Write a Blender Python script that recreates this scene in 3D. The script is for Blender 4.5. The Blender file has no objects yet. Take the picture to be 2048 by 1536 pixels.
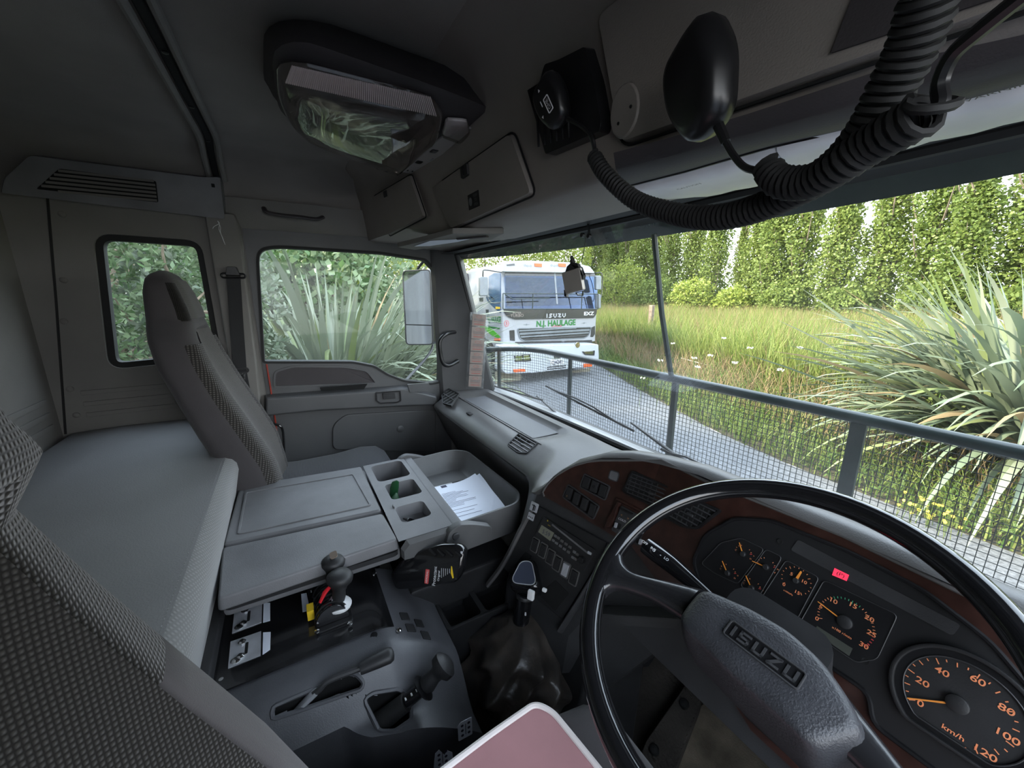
import bpy, bmesh, math, random
import numpy as np
from mathutils import Vector, Matrix
PI = math.pi
scene = bpy.context.scene
COL = scene.collection
random.seed(7); RNG = np.random.default_rng(7)

# ------------------------------------------------------------------ camera
EYE = np.array([.79, 0., 2.30])
FPX = 770.
RT = np.array([.50222756, .86473549, 0.]); UP = np.array([-.19476363, .11311628, .97430582]); FW = np.array([-.84251683, .48932324, -.22522914])
cam = bpy.data.objects.new('camera', bpy.data.cameras.new('camera')); COL.objects.link(cam)
cam.data.sensor_width = 36; cam.data.lens = 36 * FPX / 2048; cam.data.clip_start = .01; cam.data.clip_end = 500
cam.matrix_world = Matrix(((RT[0], UP[0], -FW[0], EYE[0]), (RT[1], UP[1], -FW[1], EYE[1]), (RT[2], UP[2], -FW[2], EYE[2]), (0, 0, 0, 1)))
scene.camera = cam
# ------------------------------------------------------------------ world, sun, exposure
scene.view_settings.view_transform = 'Standard'; scene.view_settings.look = 'None'
scene.view_settings.gamma = 1; scene.view_settings.use_curve_mapping = False
scene.view_settings.exposure = 0.9
wd = bpy.data.worlds.new('sky'); scene.world = wd; wd.use_nodes = True
_t = wd.node_tree; _bg = _t.nodes['Background']
_tc = _t.nodes.new('ShaderNodeTexCoord'); _sp = _t.nodes.new('ShaderNodeSeparateXYZ'); _cr = _t.nodes.new('ShaderNodeValToRGB')
_t.links.new(_tc.outputs['Generated'], _sp.inputs[0]); _t.links.new(_sp.outputs[2], _cr.inputs[0])
_cr.color_ramp.elements[0].position = 0.0; _cr.color_ramp.elements[0].color = (.96, .98, 1, 1)
_cr.color_ramp.elements[1].position = .5; _cr.color_ramp.elements[1].color = (.72, .84, 1, 1)
_t.links.new(_cr.outputs[0], _bg.inputs['Color']); _bg.inputs['Strength'].default_value = 3.4
sun = bpy.data.objects.new('sun', bpy.data.lights.new('sun', 'SUN')); COL.objects.link(sun)
sun.data.energy = 9.0; sun.data.angle = math.radians(3); sun.data.color = (1, .9, .72)
sun.rotation_euler = Vector((.42, .80, -.55)).to_track_quat('-Z', 'Y').to_euler()

# ------------------------------------------------------------------ helpers
def ray(px, py):
    return RT * (px - 1024) + UP * (768 - py) + FW * FPX
def at(px, py, ax, v):                       # the point where a sight line meets the plane ax = v
    r = ray(px, py); i = 'xyz'.index(ax); return EYE + r * ((v - EYE[i]) / r[i])
V3 = lambda *a: np.array(a, float)
def nrm(v): v = np.asarray(v, float); return v / np.linalg.norm(v)

class Fr:                                     # a flat frame: origin, right, up, outward normal
    def __init__(s, o, n, u=None):
        s.o = np.array(o, float); s.n = nrm(n)
        if u is None: u = np.cross((0, 0, 1), s.n)
        u = np.array(u, float); u = u - s.n * (u @ s.n); s.u = nrm(u); s.v = np.cross(s.n, s.u)
    def p(s, a, b, c=0.): return s.o + s.u * a + s.v * b + s.n * c
    def uv(s, px, py, c=0.):
        r = ray(px, py); o = s.o + s.n * c; q = EYE + r * (((o - EYE) @ s.n) / (r @ s.n)) - s.o
        return (q @ s.u, q @ s.v)
    def poly(s, pts, c=0.): return [s.uv(*q, c) for q in pts]
    def off(s, a, b, c=0., rot=0.):
        f = Fr(s.p(a, b, c), s.n, s.u * math.cos(rot) + s.v * math.sin(rot)); return f

def ccw(p):
    a = sum(p[i][0] * p[(i + 1) % len(p)][1] - p[(i + 1) % len(p)][0] * p[i][1] for i in range(len(p)))
    return list(p) if a > 0 else list(p)[::-1]
def rrect(cx, cy, w, h, r, n=4):
    r = min(r, w / 2 - 1e-5, h / 2 - 1e-5); out = []
    for k, (sx, sy) in enumerate(((1, 1), (-1, 1), (-1, -1), (1, -1))):
        for i in range(n + 1):
            t = PI / 2 * k + PI / 2 * i / n
            out.append((cx + sx * (w / 2 - r) + r * math.cos(t), cy + sy * (h / 2 - r) + r * math.sin(t)))
    return out
def rpoly(pts, r, n=4):                       # round the corners of a polygon
    pts = ccw(pts); out = []; N = len(pts)
    for i in range(N):
        a, b, c = (np.array(pts[j % N], float) for j in (i - 1, i, i + 1))
        la, lc = np.linalg.norm(a - b), np.linalg.norm(c - b); d = min(r, la * .45, lc * .45)
        p0 = b + (a - b) / la * d; p2 = b + (c - b) / lc * d
        for k in range(n + 1):
            t = k / n; out.append(tuple(p0 * (1 - t) ** 2 + b * 2 * t * (1 - t) + p2 * t * t))
    return out
def circ(cx, cy, r, n=24, a0=0, a1=2 * PI, ry=None):
    ry = ry or r
    return [(cx + r * math.cos(a0 + (a1 - a0) * i / n), cy + ry * math.sin(a0 + (a1 - a0) * i / n)) for i in range(n)]
def inset(poly, d):
    poly = ccw(poly); N = len(poly); out = []
    for i in range(N):
        a, b, c = (np.array(poly[j % N], float) for j in (i - 1, i, i + 1))
        e1, e2 = b - a, c - b
        if np.linalg.norm(e1) < 1e-9: e1 = e2
        if np.linalg.norm(e2) < 1e-9: e2 = e1
        m = nrm(nrm((-e1[1], e1[0])) + nrm((-e2[1], e2[0]))); out.append(tuple(b + m * d))
    return out
def cr(pts, n=8, closed=False):               # catmull-rom through points
    P = [np.array(p, float) for p in pts]; N = len(P); out = []
    rng = range(N if closed else N - 1)
    for i in rng:
        if closed: a, b, c, d = P[i - 1], P[i], P[(i + 1) % N], P[(i + 2) % N]
        else: a, b, c, d = P[max(i - 1, 0)], P[i], P[i + 1], P[min(i + 2, N - 1)]
        for k in range(n):
            t = k / n
            out.append(.5 * ((2 * b) + (c - a) * t + (2 * a - 5 * b + 4 * c - d) * t * t + (3 * b - a - 3 * c + d) * t ** 3))
    if not closed: out.append(P[-1])
    return out

WPOS = {}
def _reg(o, par, loc):
    COL.objects.link(o); base = np.zeros(3)
    if par is not None: o.parent = par; base = WPOS[par.name]
    o.location = Vector(np.array(loc, float) - base); WPOS[o.name] = np.array(loc, float)
def tag(o, label=None, cat=None, group=None, kind=None):
    if label: o['label'] = label
    if cat: o['category'] = cat
    if group: o['group'] = group
    if kind: o['kind'] = kind
    return o
def thing(name, loc, label, cat, group=None, kind=None):
    o = bpy.data.objects.new(name, None); o.empty_display_size = .02; _reg(o, None, loc); return tag(o, label, cat, group, kind)

class M:
    def __init__(s): s.v = []; s.f = []
    def add(s, vs, fs):
        k = len(s.v); s.v += [tuple(map(float, v)) for v in vs]; s.f += [tuple(i + k for i in f) for f in fs]; return s
    def box(s, c, size, fr=None):
        hx, hy, hz = (q / 2 for q in size); vs = []
        for dz in (-hz, hz):
            for dx, dy in ((-hx, -hy), (hx, -hy), (hx, hy), (-hx, hy)):
                vs.append(fr.p(c[0] + dx, c[1] + dy, c[2] + dz) if fr else (c[0] + dx, c[1] + dy, c[2] + dz))
        return s.add(vs, [(3, 2, 1, 0), (4, 5, 6, 7), (0, 1, 5, 4), (1, 2, 6, 5), (2, 3, 7, 6), (3, 0, 4, 7)])
    def prism(s, fr, poly, w0, w1, top=True, bot=True, taper=0.):
        poly = ccw(poly); n = len(poly); up = inset(poly, taper) if taper else poly
        vs = [fr.p(a, b, w0) for a, b in poly] + [fr.p(a, b, w1) for a, b in up]
        fs = [(i, (i + 1) % n, n + (i + 1) % n, n + i) for i in range(n)]
        if top: fs.append(tuple(range(n, 2 * n)))
        if bot: fs.append(tuple(range(n - 1, -1, -1)))
        return s.add(vs, fs)
    def face(s, fr, poly, w): poly = ccw(poly); return s.add([fr.p(a, b, w) for a, b in poly], [tuple(range(len(poly)))])
    def ring(s, fr, outer, inner, w0, w1):     # matched rings: flat band between them, with walls on both sides
        n = len(outer); vs = [fr.p(a, b, w1) for a, b in outer] + [fr.p(a, b, w1) for a, b in inner] + [fr.p(a, b, w0) for a, b in outer] + [fr.p(a, b, w0) for a, b in inner]
        fs = []
        for i in range(n):
            j = (i + 1) % n
            fs += [(i, j, n + j, n + i), (2 * n + j, 2 * n + i, 3 * n + i, 3 * n + j), (2 * n + i, 2 * n + j, j, i), (n + i, n + j, 3 * n + j, 3 * n + i)]
        return s.add(vs, fs)
    def cell(s, fr, rect, inner, depth, w=0., taper=0., bottom=True, front=0.):
        # a plate x0,y0,x1,y1 with a recess (inner polygon) of that depth
        x0, y0, x1, y1 = rect; inner = ccw(inner); n = len(inner); cx = sum(p[0] for p in inner) / n; cy = sum(p[1] for p in inner) / n
        out = []
        for a, b in inner:
            dx, dy = a - cx, b - cy; t = 1e9
            if dx > 1e-9: t = min(t, (x1 - cx) / dx)
            if dx < -1e-9: t = min(t, (x0 - cx) / dx)
            if dy > 1e-9: t = min(t, (y1 - cy) / dy)
            if dy < -1e-9: t = min(t, (y0 - cy) / dy)
            out.append([cx + dx * t, cy + dy * t])
        for X, Y in ((x0, y0), (x1, y0), (x1, y1), (x0, y1)):
            ang = math.atan2(Y - cy, X - cx)
            k = min(range(n), key=lambda i: abs((math.atan2(out[i][1] - cy, out[i][0] - cx) - ang + PI) % (2 * PI) - PI)); out[k] = [X, Y]
        low = inset(inner, taper) if taper else inner
        vs = [fr.p(a, b, w) for a, b in out] + [fr.p(a, b, w) for a, b in inner] + [fr.p(a, b, w - depth) for a, b in low]
        fs = []
        for i in range(n):
            j = (i + 1) % n; fs += [(i, j, n + j, n + i), (n + i, n + j, 2 * n + j, 2 * n + i)]
        if bottom: fs.append(tuple(range(2 * n, 3 * n)))
        return s.add(vs, fs)
    def tube(s, path, r, n=8, closed=False, caps=True, sq=None):
        P = [np.array(p, float) for p in path]; N = len(P); R = r if hasattr(r, '__len__') else [r] * N
        up = None; vs = []
        for i in range(N):
            if closed: t = P[(i + 1) % N] - P[i - 1]
            else: t = P[min(i + 1, N - 1)] - P[max(i - 1, 0)]
            t = nrm(t)
            if up is None:
                up = np.cross(t, (0, 0, 1.)) if abs(t[2]) < .9 else np.cross(t, (1., 0, 0))
            up = nrm(up - t * (up @ t)); b = np.cross(t, up)
            for k in range(n):
                a = 2 * PI * k / n; ca, sa = math.cos(a), math.sin(a)
                if sq: ca, sa = ca * sq[0], sa * sq[1]
                vs.append(P[i] + (up * ca + b * sa) * R[i])
        fs = []
        for i in range(N if closed else N - 1):
            j = (i + 1) % N
            for k in range(n): fs.append((i * n + k, i * n + (k + 1) % n, j * n + (k + 1) % n, j * n + k))
        if caps and not closed: fs += [tuple(range(n - 1, -1, -1)), tuple((N - 1) * n + k for k in range(n))]
        return s.add(vs, fs)
    def lathe(s, o, d, prof, n=20, u=None):    # profile (radius, height) along d
        f = Fr(o, d, u if u is not None else ((1, 0, 0) if abs(nrm(d)[0]) < .9 else (0, 1, 0))); vs = []
        for r, h in prof: vs += [f.p(r * math.cos(2 * PI * k / n), r * math.sin(2 * PI * k / n), h) for k in range(n)]
        fs = []
        for i in range(len(prof) - 1):
            for k in range(n): fs.append((i * n + k, i * n + (k + 1) % n, (i + 1) * n + (k + 1) % n, (i + 1) * n + k))
        fs += [tuple(range(n - 1, -1, -1)), tuple((len(prof) - 1) * n + k for k in range(n))]
        return s.add(vs, fs)
    def loft(s, secs, closed=True, caps=True):
        n = len(secs[0]); vs = [p for sec in secs for p in sec]; fs = []
        for i in range(len(secs) - 1):
            for k in range(n if closed else n - 1): fs.append((i * n + k, i * n + (k + 1) % n, (i + 1) * n + (k + 1) % n, (i + 1) * n + k))
        if caps and closed: fs += [tuple(range(n - 1, -1, -1)), tuple((len(secs) - 1) * n + k for k in range(n))]
        return s.add(vs, fs)
    def grid(s, P):                             # P[i][j] points
        a, b = len(P), len(P[0])
        return s.add([p for r in P for p in r], [(i * b + j, (i + 1) * b + j, (i + 1) * b + j + 1, i * b + j + 1) for i in range(a - 1) for j in range(b - 1)])
    def text(s, fr, txt, a, b, size, w=.0006, rot=0., sx=1., align='CENTER', shear=0., bold=0.):
        vs, fs, (x0, x1) = glyphs(txt, bold); cx = {'CENTER': (x0 + x1) / 2, 'LEFT': x0, 'RIGHT': x1}[align]; c, sn = math.cos(rot), math.sin(rot)
        out = []
        for x, y in vs:
            X = ((x - cx) + shear * y) * size * sx; Y = (y - .34) * size
            out.append(fr.p(a + X * c - Y * sn, b + X * sn + Y * c, w))
        return s.add(out, fs)
    def stroke(s, fr, lines, a, b, sx, sy, th, w0, w1):   # thick polylines of box strokes
        for ln in lines:
            for (x0, y0), (x1, y1) in zip(ln, ln[1:]):
                p, q = np.array((a + x0 * sx, b + y0 * sy)), np.array((a + x1 * sx, b + y1 * sy)); d = nrm(q - p); m = np.array((-d[1], d[0])) * th / 2; p = p - d * th / 2; q = q + d * th / 2
                s.prism(fr, [tuple(p - m), tuple(q - m), tuple(q + m), tuple(p + m)], w0, w1)
        return s
    def build(s, name, mat, par=None, loc=None, bevel=0., seg=2, smooth=True, ang=38, flip=False, recalc=True):
        vs = np.array(s.v, float)
        if loc is None:
            loc = WPOS[par.name] if par is not None else (*(((vs.min(0) + vs.max(0)) / 2)[:2]), vs[:, 2].min())
        me = bpy.data.meshes.new(name); me.from_pydata((vs - np.array(loc)).tolist(), [], s.f)
        if bevel or recalc:
            bm = bmesh.new(); bm.from_mesh(me)
            if bevel:
                bmesh.ops.remove_doubles(bm, verts=bm.verts, dist=1e-5)
                bmesh.ops.recalc_face_normals(bm, faces=bm.faces)
                ed = [e for e in bm.edges if len(e.link_faces) == 2 and e.calc_face_angle(0) > .6]
                try: bmesh.ops.bevel(bm, geom=ed, offset=bevel, segments=seg, affect='EDGES', profile=.5, clamp_overlap=True)
                except Exception: pass
            elif recalc: bmesh.ops.recalc_face_normals(bm, faces=bm.faces)
            bm.to_mesh(me); bm.free()
        wn = bool(bevel)
        if smooth:
            me.shade_smooth(); me.set_sharp_from_angle(angle=math.radians(ang))
        me.materials.append(mat); o = bpy.data.objects.new(name, me); _reg(o, par, loc)
        if wn: w_ = o.modifiers.new('weighted', 'WEIGHTED_NORMAL'); w_.keep_sharp = True; w_.weight = 80
        return o

_G = {}
def glyphs(txt, bold=0.):
    if (txt, bold) not in _G:
        cu = bpy.data.curves.new('t', 'FONT'); cu.body = txt; cu.size = 1; cu.resolution_u = 3; cu.offset = bold
        o = bpy.data.objects.new('t', cu); COL.objects.link(o); dg = bpy.context.evaluated_depsgraph_get(); dg.update()
        me = bpy.data.meshes.new_from_object(o.evaluated_get(dg)); vs = [(v.co.x, v.co.y) for v in me.vertices]; fs = [tuple(p.vertices) for p in me.polygons]
        xs = [v[0] for v in vs] or [0, 1]; _G[(txt, bold)] = (vs, fs, (min(xs), max(xs)))
        bpy.data.objects.remove(o); bpy.data.curves.remove(cu); bpy.data.meshes.remove(me)
    return _G[(txt, bold)]

# ------------------------------------------------------------------ materials
def mat(name, col, rough=.5, metal=0., bump=0., bscale=200., var=0., vscale=8., spec=.5, coat=0., sheen=0., trans=0., col2=None, emit=None, es=1., bdist=.001, det=3.):
    m = bpy.data.materials.new(name); m.use_nodes = True; t = m.node_tree; b = t.nodes['Principled BSDF']
    b.inputs['Roughness'].default_value = rough; b.inputs['Metallic'].default_value = metal; b.inputs['Specular IOR Level'].default_value = spec
    b.inputs['Base Color'].default_value = (*col, 1); b.inputs['Coat Weight'].default_value = coat; b.inputs['Sheen Weight'].default_value = sheen; b.inputs['Transmission Weight'].default_value = trans
    if emit: b.inputs['Emission Color'].default_value = (*emit, 1); b.inputs['Emission Strength'].default_value = es
    if var or bump or col2:
        tc = t.nodes.new('ShaderNodeTexCoord')
    if var or col2:
        n = t.nodes.new('ShaderNodeTexNoise'); n.inputs['Scale'].default_value = vscale; n.inputs['Detail'].default_value = 6; t.links.new(tc.outputs['Object'], n.inputs['Vector'])
        r = t.nodes.new('ShaderNodeValToRGB'); t.links.new(n.outputs['Fac'], r.inputs[0]); c2 = col2 or tuple(c * (1 + var) for c in col)
        r.color_ramp.elements[0].position = .35; r.color_ramp.elements[1].position = .68
        r.color_ramp.elements[0].color = (*[c * (1 - var) for c in col], 1); r.color_ramp.elements[1].color = (*c2, 1); t.links.new(r.outputs[0], b.inputs['Base Color'])
    if bump:
        n = t.nodes.new('ShaderNodeTexNoise'); n.inputs['Scale'].default_value = bscale; n.inputs['Detail'].default_value = det; t.links.new(tc.outputs['Object'], n.inputs['Vector'])
        u = t.nodes.new('ShaderNodeBump'); u.inputs['Strength'].default_value = bump; u.inputs['Distance'].default_value = bdist; t.links.new(n.outputs['Fac'], u.inputs['Height']); t.links.new(u.outputs[0], b.inputs['Normal'])
    m.diffuse_color = (*col, 1); return m
def knit(name, c1, c2, su, sv, rot=(0, 0, 0), kind='chevron', bump=.6):
    # ribbed / woven cloth: dark grooves between raised stitches
    m = mat(name, c1, .9, sheen=.3, spec=.15); t = m.node_tree; b = t.nodes['Principled BSDF']
    tc = t.nodes.new('ShaderNodeTexCoord'); mp = t.nodes.new('ShaderNodeMapping'); mp.inputs['Rotation'].default_value = rot; t.links.new(tc.outputs['Object'], mp.inputs[0])
    def wave(scale, axis, dist=0., prof='SIN'):
        w = t.nodes.new('ShaderNodeTexWave'); w.bands_direction = axis; w.inputs['Scale'].default_value = scale; w.inputs['Distortion'].default_value = dist; w.inputs['Detail'].default_value = 1; w.wave_profile = prof
        t.links.new(mp.outputs[0], w.inputs[0]); return w.outputs['Fac']
    a = wave(su, 'X'); c = wave(sv, 'Z' if kind != 'diag' else 'DIAGONAL', .6)
    mx = t.nodes.new('ShaderNodeMath'); mx.operation = 'MULTIPLY'; t.links.new(a, mx.inputs[0]); t.links.new(c, mx.inputs[1])
    r = t.nodes.new('ShaderNodeMix'); r.data_type = 'RGBA'; r.inputs[6].default_value = (*c2, 1); r.inputs[7].default_value = (*c1, 1); t.links.new(mx.outputs[0], r.inputs[0]); t.links.new(r.outputs[2], b.inputs['Base Color'])
    u = t.nodes.new('ShaderNodeBump'); u.inputs['Strength'].default_value = bump; u.inputs['Distance'].default_value = .002; t.links.new(mx.outputs[0], u.inputs['Height']); t.links.new(u.outputs[0], b.inputs['Normal'])
    return m
def glass(name, dirt=.03, refl=.5, tint=(1, 1, 1), dscale=6.):
    m = bpy.data.materials.new(name); m.use_nodes = True; t = m.node_tree; t.nodes.clear(); out = t.nodes.new('ShaderNodeOutputMaterial')
    tr = t.nodes.new('ShaderNodeBsdfTransparent'); tr.inputs[0].default_value = (*tint, 1); gl = t.nodes.new('ShaderNodeBsdfGlossy'); gl.inputs['Roughness'].default_value = .02
    fr = t.nodes.new('ShaderNodeFresnel'); fr.inputs[0].default_value = 1.45; ml = t.nodes.new('ShaderNodeMath'); ml.operation = 'MULTIPLY'; ml.inputs[1].default_value = refl; t.links.new(fr.outputs[0], ml.inputs[0])
    mx = t.nodes.new('ShaderNodeMixShader'); t.links.new(ml.outputs[0], mx.inputs[0]); t.links.new(tr.outputs[0], mx.inputs[1]); t.links.new(gl.outputs[0], mx.inputs[2])
    df = t.nodes.new('ShaderNodeBsdfTranslucent'); df.inputs[0].default_value = (.8, .8, .78, 1)
    n = t.nodes.new('ShaderNodeTexNoise'); n.inputs['Scale'].default_value = dscale; n.inputs['Detail'].default_value = 8; tc = t.nodes.new('ShaderNodeTexCoord'); t.links.new(tc.outputs['Object'], n.inputs[0])
    mr = t.nodes.new('ShaderNodeMapRange'); mr.inputs[1].default_value = .4; mr.inputs[2].default_value = .75; mr.inputs[3].default_value = dirt * .3; mr.inputs[4].default_value = dirt * 2; t.links.new(n.outputs['Fac'], mr.inputs[0])
    m2 = t.nodes.new('ShaderNodeMixShader'); t.links.new(mr.outputs[0], m2.inputs[0]); t.links.new(mx.outputs[0], m2.inputs[1]); t.links.new(df.outputs[0], m2.inputs[2]); t.links.new(m2.outputs[0], out.inputs[0]); return m
def leafmat(name, c1, c2, rough=.5, tl=.35, nscale=3., per=.0):
    m = bpy.data.materials.new(name); m.use_nodes = True; t = m.node_tree; b = t.nodes['Principled BSDF']; out = t.nodes['Material Output']
    geo = t.nodes.new('ShaderNodeNewGeometry'); oi = t.nodes.new('ShaderNodeObjectInfo'); ad = t.nodes.new('ShaderNodeMath'); ad.operation = 'ADD'
    m1 = t.nodes.new('ShaderNodeMath'); m1.operation = 'MULTIPLY'; m1.inputs[1].default_value = per; t.links.new(oi.outputs['Random'], m1.inputs[0])
    m2 = t.nodes.new('ShaderNodeMath'); m2.operation = 'MULTIPLY'; m2.inputs[1].default_value = 1 - per; t.links.new(geo.outputs['Random Per Island'], m2.inputs[0])
    t.links.new(m1.outputs[0], ad.inputs[0]); t.links.new(m2.outputs[0], ad.inputs[1])
    r = t.nodes.new('ShaderNodeMix'); r.data_type = 'RGBA'; r.inputs[6].default_value = (*c1, 1); r.inputs[7].default_value = (*c2, 1); t.links.new(ad.outputs[0], r.inputs[0])
    b.inputs['Roughness'].default_value = rough; b.inputs['Specular IOR Level'].default_value = .4; t.links.new(r.outputs[2], b.inputs['Base Color'])
    tr = t.nodes.new('ShaderNodeBsdfTranslucent'); t.links.new(r.outputs[2], tr.inputs[0]); mx = t.nodes.new('ShaderNodeMixShader'); mx.inputs[0].default_value = tl
    t.links.new(b.outputs[0], mx.inputs[1]); t.links.new(tr.outputs[0], mx.inputs[2]); t.links.new(mx.outputs[0], out.inputs[0]); return m

K = {}
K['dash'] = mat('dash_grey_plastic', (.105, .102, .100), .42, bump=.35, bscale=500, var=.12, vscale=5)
K['dashtop'] = mat('dash_shelf_plastic', (.11, .112, .12), .5, bump=.3, bscale=400, var=.12, vscale=6)
K['dark'] = mat('dark_plastic', (.021, .021, .022), .5, spec=.4, bump=.2, bscale=500, var=.25, vscale=15)
K['black'] = mat('black_plastic', (.010, .010, .011), .3, var=.3, vscale=20)
K['blackgloss'] = mat('gloss_black_plastic', (.008, .008, .009), .12, coat=.4)
K['rubber'] = mat('black_rubber', (.012, .012, .012), .7)
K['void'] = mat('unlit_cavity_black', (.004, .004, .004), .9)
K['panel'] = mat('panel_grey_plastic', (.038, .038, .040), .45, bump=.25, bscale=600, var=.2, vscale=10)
K['lid'] = mat('console_grey_plastic', (.15, .15, .155), .5, bump=.35, bscale=450, var=.18, vscale=7)
K['tunnel'] = mat('tunnel_grey_plastic', (.072, .073, .080), .4, bump=.3, bscale=450, var=.2, vscale=9)
K['door'] = mat('door_grey_plastic', (.075, .076, .078), .42, bump=.3, bscale=500, var=.08, vscale=5)
K['trim'] = mat('cab_trim_grey', (.19, .182, .168), .8, bump=.4, bscale=350, var=.07, vscale=5)
K['liner'] = mat('headliner_felt', (.23, .212, .195), .95, bump=.5, bscale=600, var=.1, vscale=4)
K['over'] = mat('overhead_beige_plastic', (.235, .21, .19), .6, bump=.4, bscale=450, var=.08, vscale=5)
K['overdark'] = mat('overhead_console_brown', (.045, .04, .042), .6, bump=.3, bscale=450)
K['tray'] = mat('tray_dark_grey_plastic', (.095, .095, .095), .5, bump=.3, bscale=450, var=.15, vscale=8)
K['palegrey'] = mat('pale_switch_panel', (.42, .40, .38), .5)
K['vinyl'] = mat('bunk_grey_vinyl', (.25, .25, .255), .55, bump=.35, bscale=300, var=.08, vscale=3)
K['floor'] = mat('floor_mat_rubber', (.065, .056, .047), .75, bump=.9, bscale=130, var=.4, vscale=9, bdist=.003)
K['carpet'] = mat('dirty_tan_carpet', (.23, .19, .14), .95, bump=.8, bscale=300, var=.5, vscale=10, bdist=.003)
K['cloth'] = mat('plain_grey_cloth', (.058, .052, .054), .95, bump=.5, bscale=700, sheen=.15, var=.08, vscale=6)
K['pink'] = mat('dusty_pink_vinyl', (.40, .20, .21), .7, bump=.3, bscale=300, var=.08, vscale=8)
K['piping'] = mat('cream_piping', (.72, .66, .64), .7, bump=.2, bscale=500)
K['leather'] = mat('worn_brown_black_leather', (.040, .036, .033), .32, bump=.5, bscale=90, var=.3, vscale=22, col2=(.075, .062, .052), bdist=.002)
K['alu'] = mat('brushed_aluminium', (.52, .53, .56), .42, metal=.35, var=.15, vscale=25)
K['chrome'] = mat('chrome', (.8, .8, .8), .08, metal=1.)
K['white'] = mat('white_plastic', (.7, .7, .7), .4)
K['paper'] = mat('white_paper', (.78, .82, .92), .8)
K['ink'] = mat('dark_print', (.05, .05, .09), .8)
K['inkw'] = mat('white_print', (.75, .75, .75), .6)
K['amber'] = mat('orange_dial_print', (.85, .28, .12), .6)
K['amberd'] = mat('amber_symbol_print', (.55, .28, .08), .6)
K['needle'] = mat('orange_needle', (.9, .32, .05), .5)
K['green'] = mat('green_dial_print', (.05, .35, .18), .6)
K['redlamp'] = mat('red_warning_lamp', (.75, .03, .06), .4, emit=(1, .04, .10), es=.55)
K['redink'] = mat('red_dial_print', (.5, .05, .05), .6)
K['lcd'] = mat('lcd_olive', (.20, .20, .15), .35)
K['wood'] = mat('burr_wood_trim', (.030, .012, .009), .3, var=.15, vscale=45, col2=(.050, .021, .016), coat=.2)
K['rail'] = mat('dark_green_rail_paint', (.018, .030, .030), .35, var=.2, vscale=30)
K['visor'] = mat('dark_green_acrylic_visor', (.022, .035, .032), .25, var=.25, vscale=6)
K['wire'] = mat('dark_wire', (.03, .033, .03), .5)
K['silver'] = mat('silver_sun_blind', (.86, .87, .89), .38, var=.12, vscale=6)
K['lens'] = glass('clear_lamp_lens', .12, 1.5, (.9, .85, .83), 10)
K['screen'] = glass('windscreen_glass', .018, .18, (.97, 1, .985), 4)
K['pane'] = glass('side_window_glass', .018, .5, (.93, .97, .97), 9)
K['mirror'] = mat('mirror_glass', (.75, .77, .78), .03, metal=1.)
K['diallens'] = glass('dial_cover', .01, .35)
K['greencase'] = mat('dark_green_case', (.01, .06, .02), .45)
K['blue'] = mat('blue_hose_plastic', (.01, .03, .4), .4)
K['red'] = mat('red_plastic', (.6, .01, .02), .4)
K['yellow'] = mat('yellow_label', (.75, .5, .02), .5)
K['orangelamp'] = mat('orange_lamp_lens', (.75, .12, .02), .25)
K['door_edge'] = mat('red_orange_body_paint', (.30, .03, .015), .3, coat=.5)
K['webbing'] = mat('black_seat_belt_webbing', (.02, .02, .021), .8, bump=.4, bscale=500)
K['asphalt'] = mat('grey_gravel_seal', (.125, .13, .14), .9, bump=.8, bscale=60, var=.35, vscale=30, bdist=.01)
K['concrete'] = mat('field_soil', (.05, .042, .022), .95, bump=.8, bscale=20, var=.4, vscale=3, bdist=.03)
K['tpaint'] = mat('white_truck_paint', (.36, .365, .38), .35, coat=.2)
K['tdark'] = mat('truck_dark_panel', (.035, .035, .038), .15, coat=.5)
K['tgrey'] = mat('truck_grey_metal', (.20, .22, .24), .35, metal=.3, var=.1, vscale=5)
K['tglass'] = mat('truck_cab_glass', (.035, .075, .15), .10, spec=.5)
K['twind'] = glass('tinted_truck_windscreen', .03, 1.3, (.35, .50, .72), 5)
K['tyre'] = mat('tyre_rubber', (.02, .02, .02), .8)
K['mud'] = mat('cream_mudflap', (.34, .30, .22), .7, var=.12, vscale=6)
K['tgreen'] = mat('green_signwriting', (.01, .16, .02), .5)
K['tlime'] = mat('lime_green_swoosh', (.06, .36, .01), .45)
K['tred'] = mat('red_signwriting', (.6, .03, .05), .5)
K['card'] = mat('registration_label_card', (.30, .25, .22), .6, var=.1, vscale=40)
K['cardred'] = mat('faded_red_label_print', (.40, .13, .11), .6)
K['plasticfilm'] = glass('clear_plastic_holder', .15, .8, (.9, .9, .9), 30)
K['crinkle'] = glass('clear_nozzle_plastic', .5, 1., (.85, .85, .85), 60)
K['bark'] = mat('grey_brown_bark', (.14, .11, .08), .9, bump=.6, bscale=20, var=.3, vscale=8, bdist=.01)
K['twig'] = mat('tan_bare_branch', (.26, .20, .14), .85, var=.3, vscale=20)
K['post'] = mat('weathered_fence_post', (.20, .15, .11), .9, bump=.6, bscale=40, var=.3, vscale=12, bdist=.004)
K['skin'] = mat('skin', (.55, .34, .26), .6)
K['shirt'] = mat('orange_work_shirt', (.6, .12, .03), .8)
K['hair'] = mat('brown_hair', (.06, .04, .03), .8)
K['body'] = mat('grey_steel_body', (.30, .30, .31), .6, var=.15, vscale=3)
K['petalw'] = mat('white_petal', (.8, .8, .75), .7); K['petaly'] = mat('yellow_petal', (.85, .65, .03), .6)
K['poplar'] = leafmat('poplar_leaf', (.12, .175, .04), (.235, .285, .075), .5, .45, per=.35)
K['wattle'] = leafmat('yellow_green_leaf', (.20, .27, .045), (.33, .36, .08), .5, .4)
K['shrub'] = leafmat('shrub_leaf', (.08, .155, .05), (.25, .31, .17), .35, .3)
K['shrubpale'] = leafmat('pale_grey_green_leaf', (.13, .18, .11), (.27, .30, .22), .4, .3)
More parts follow.
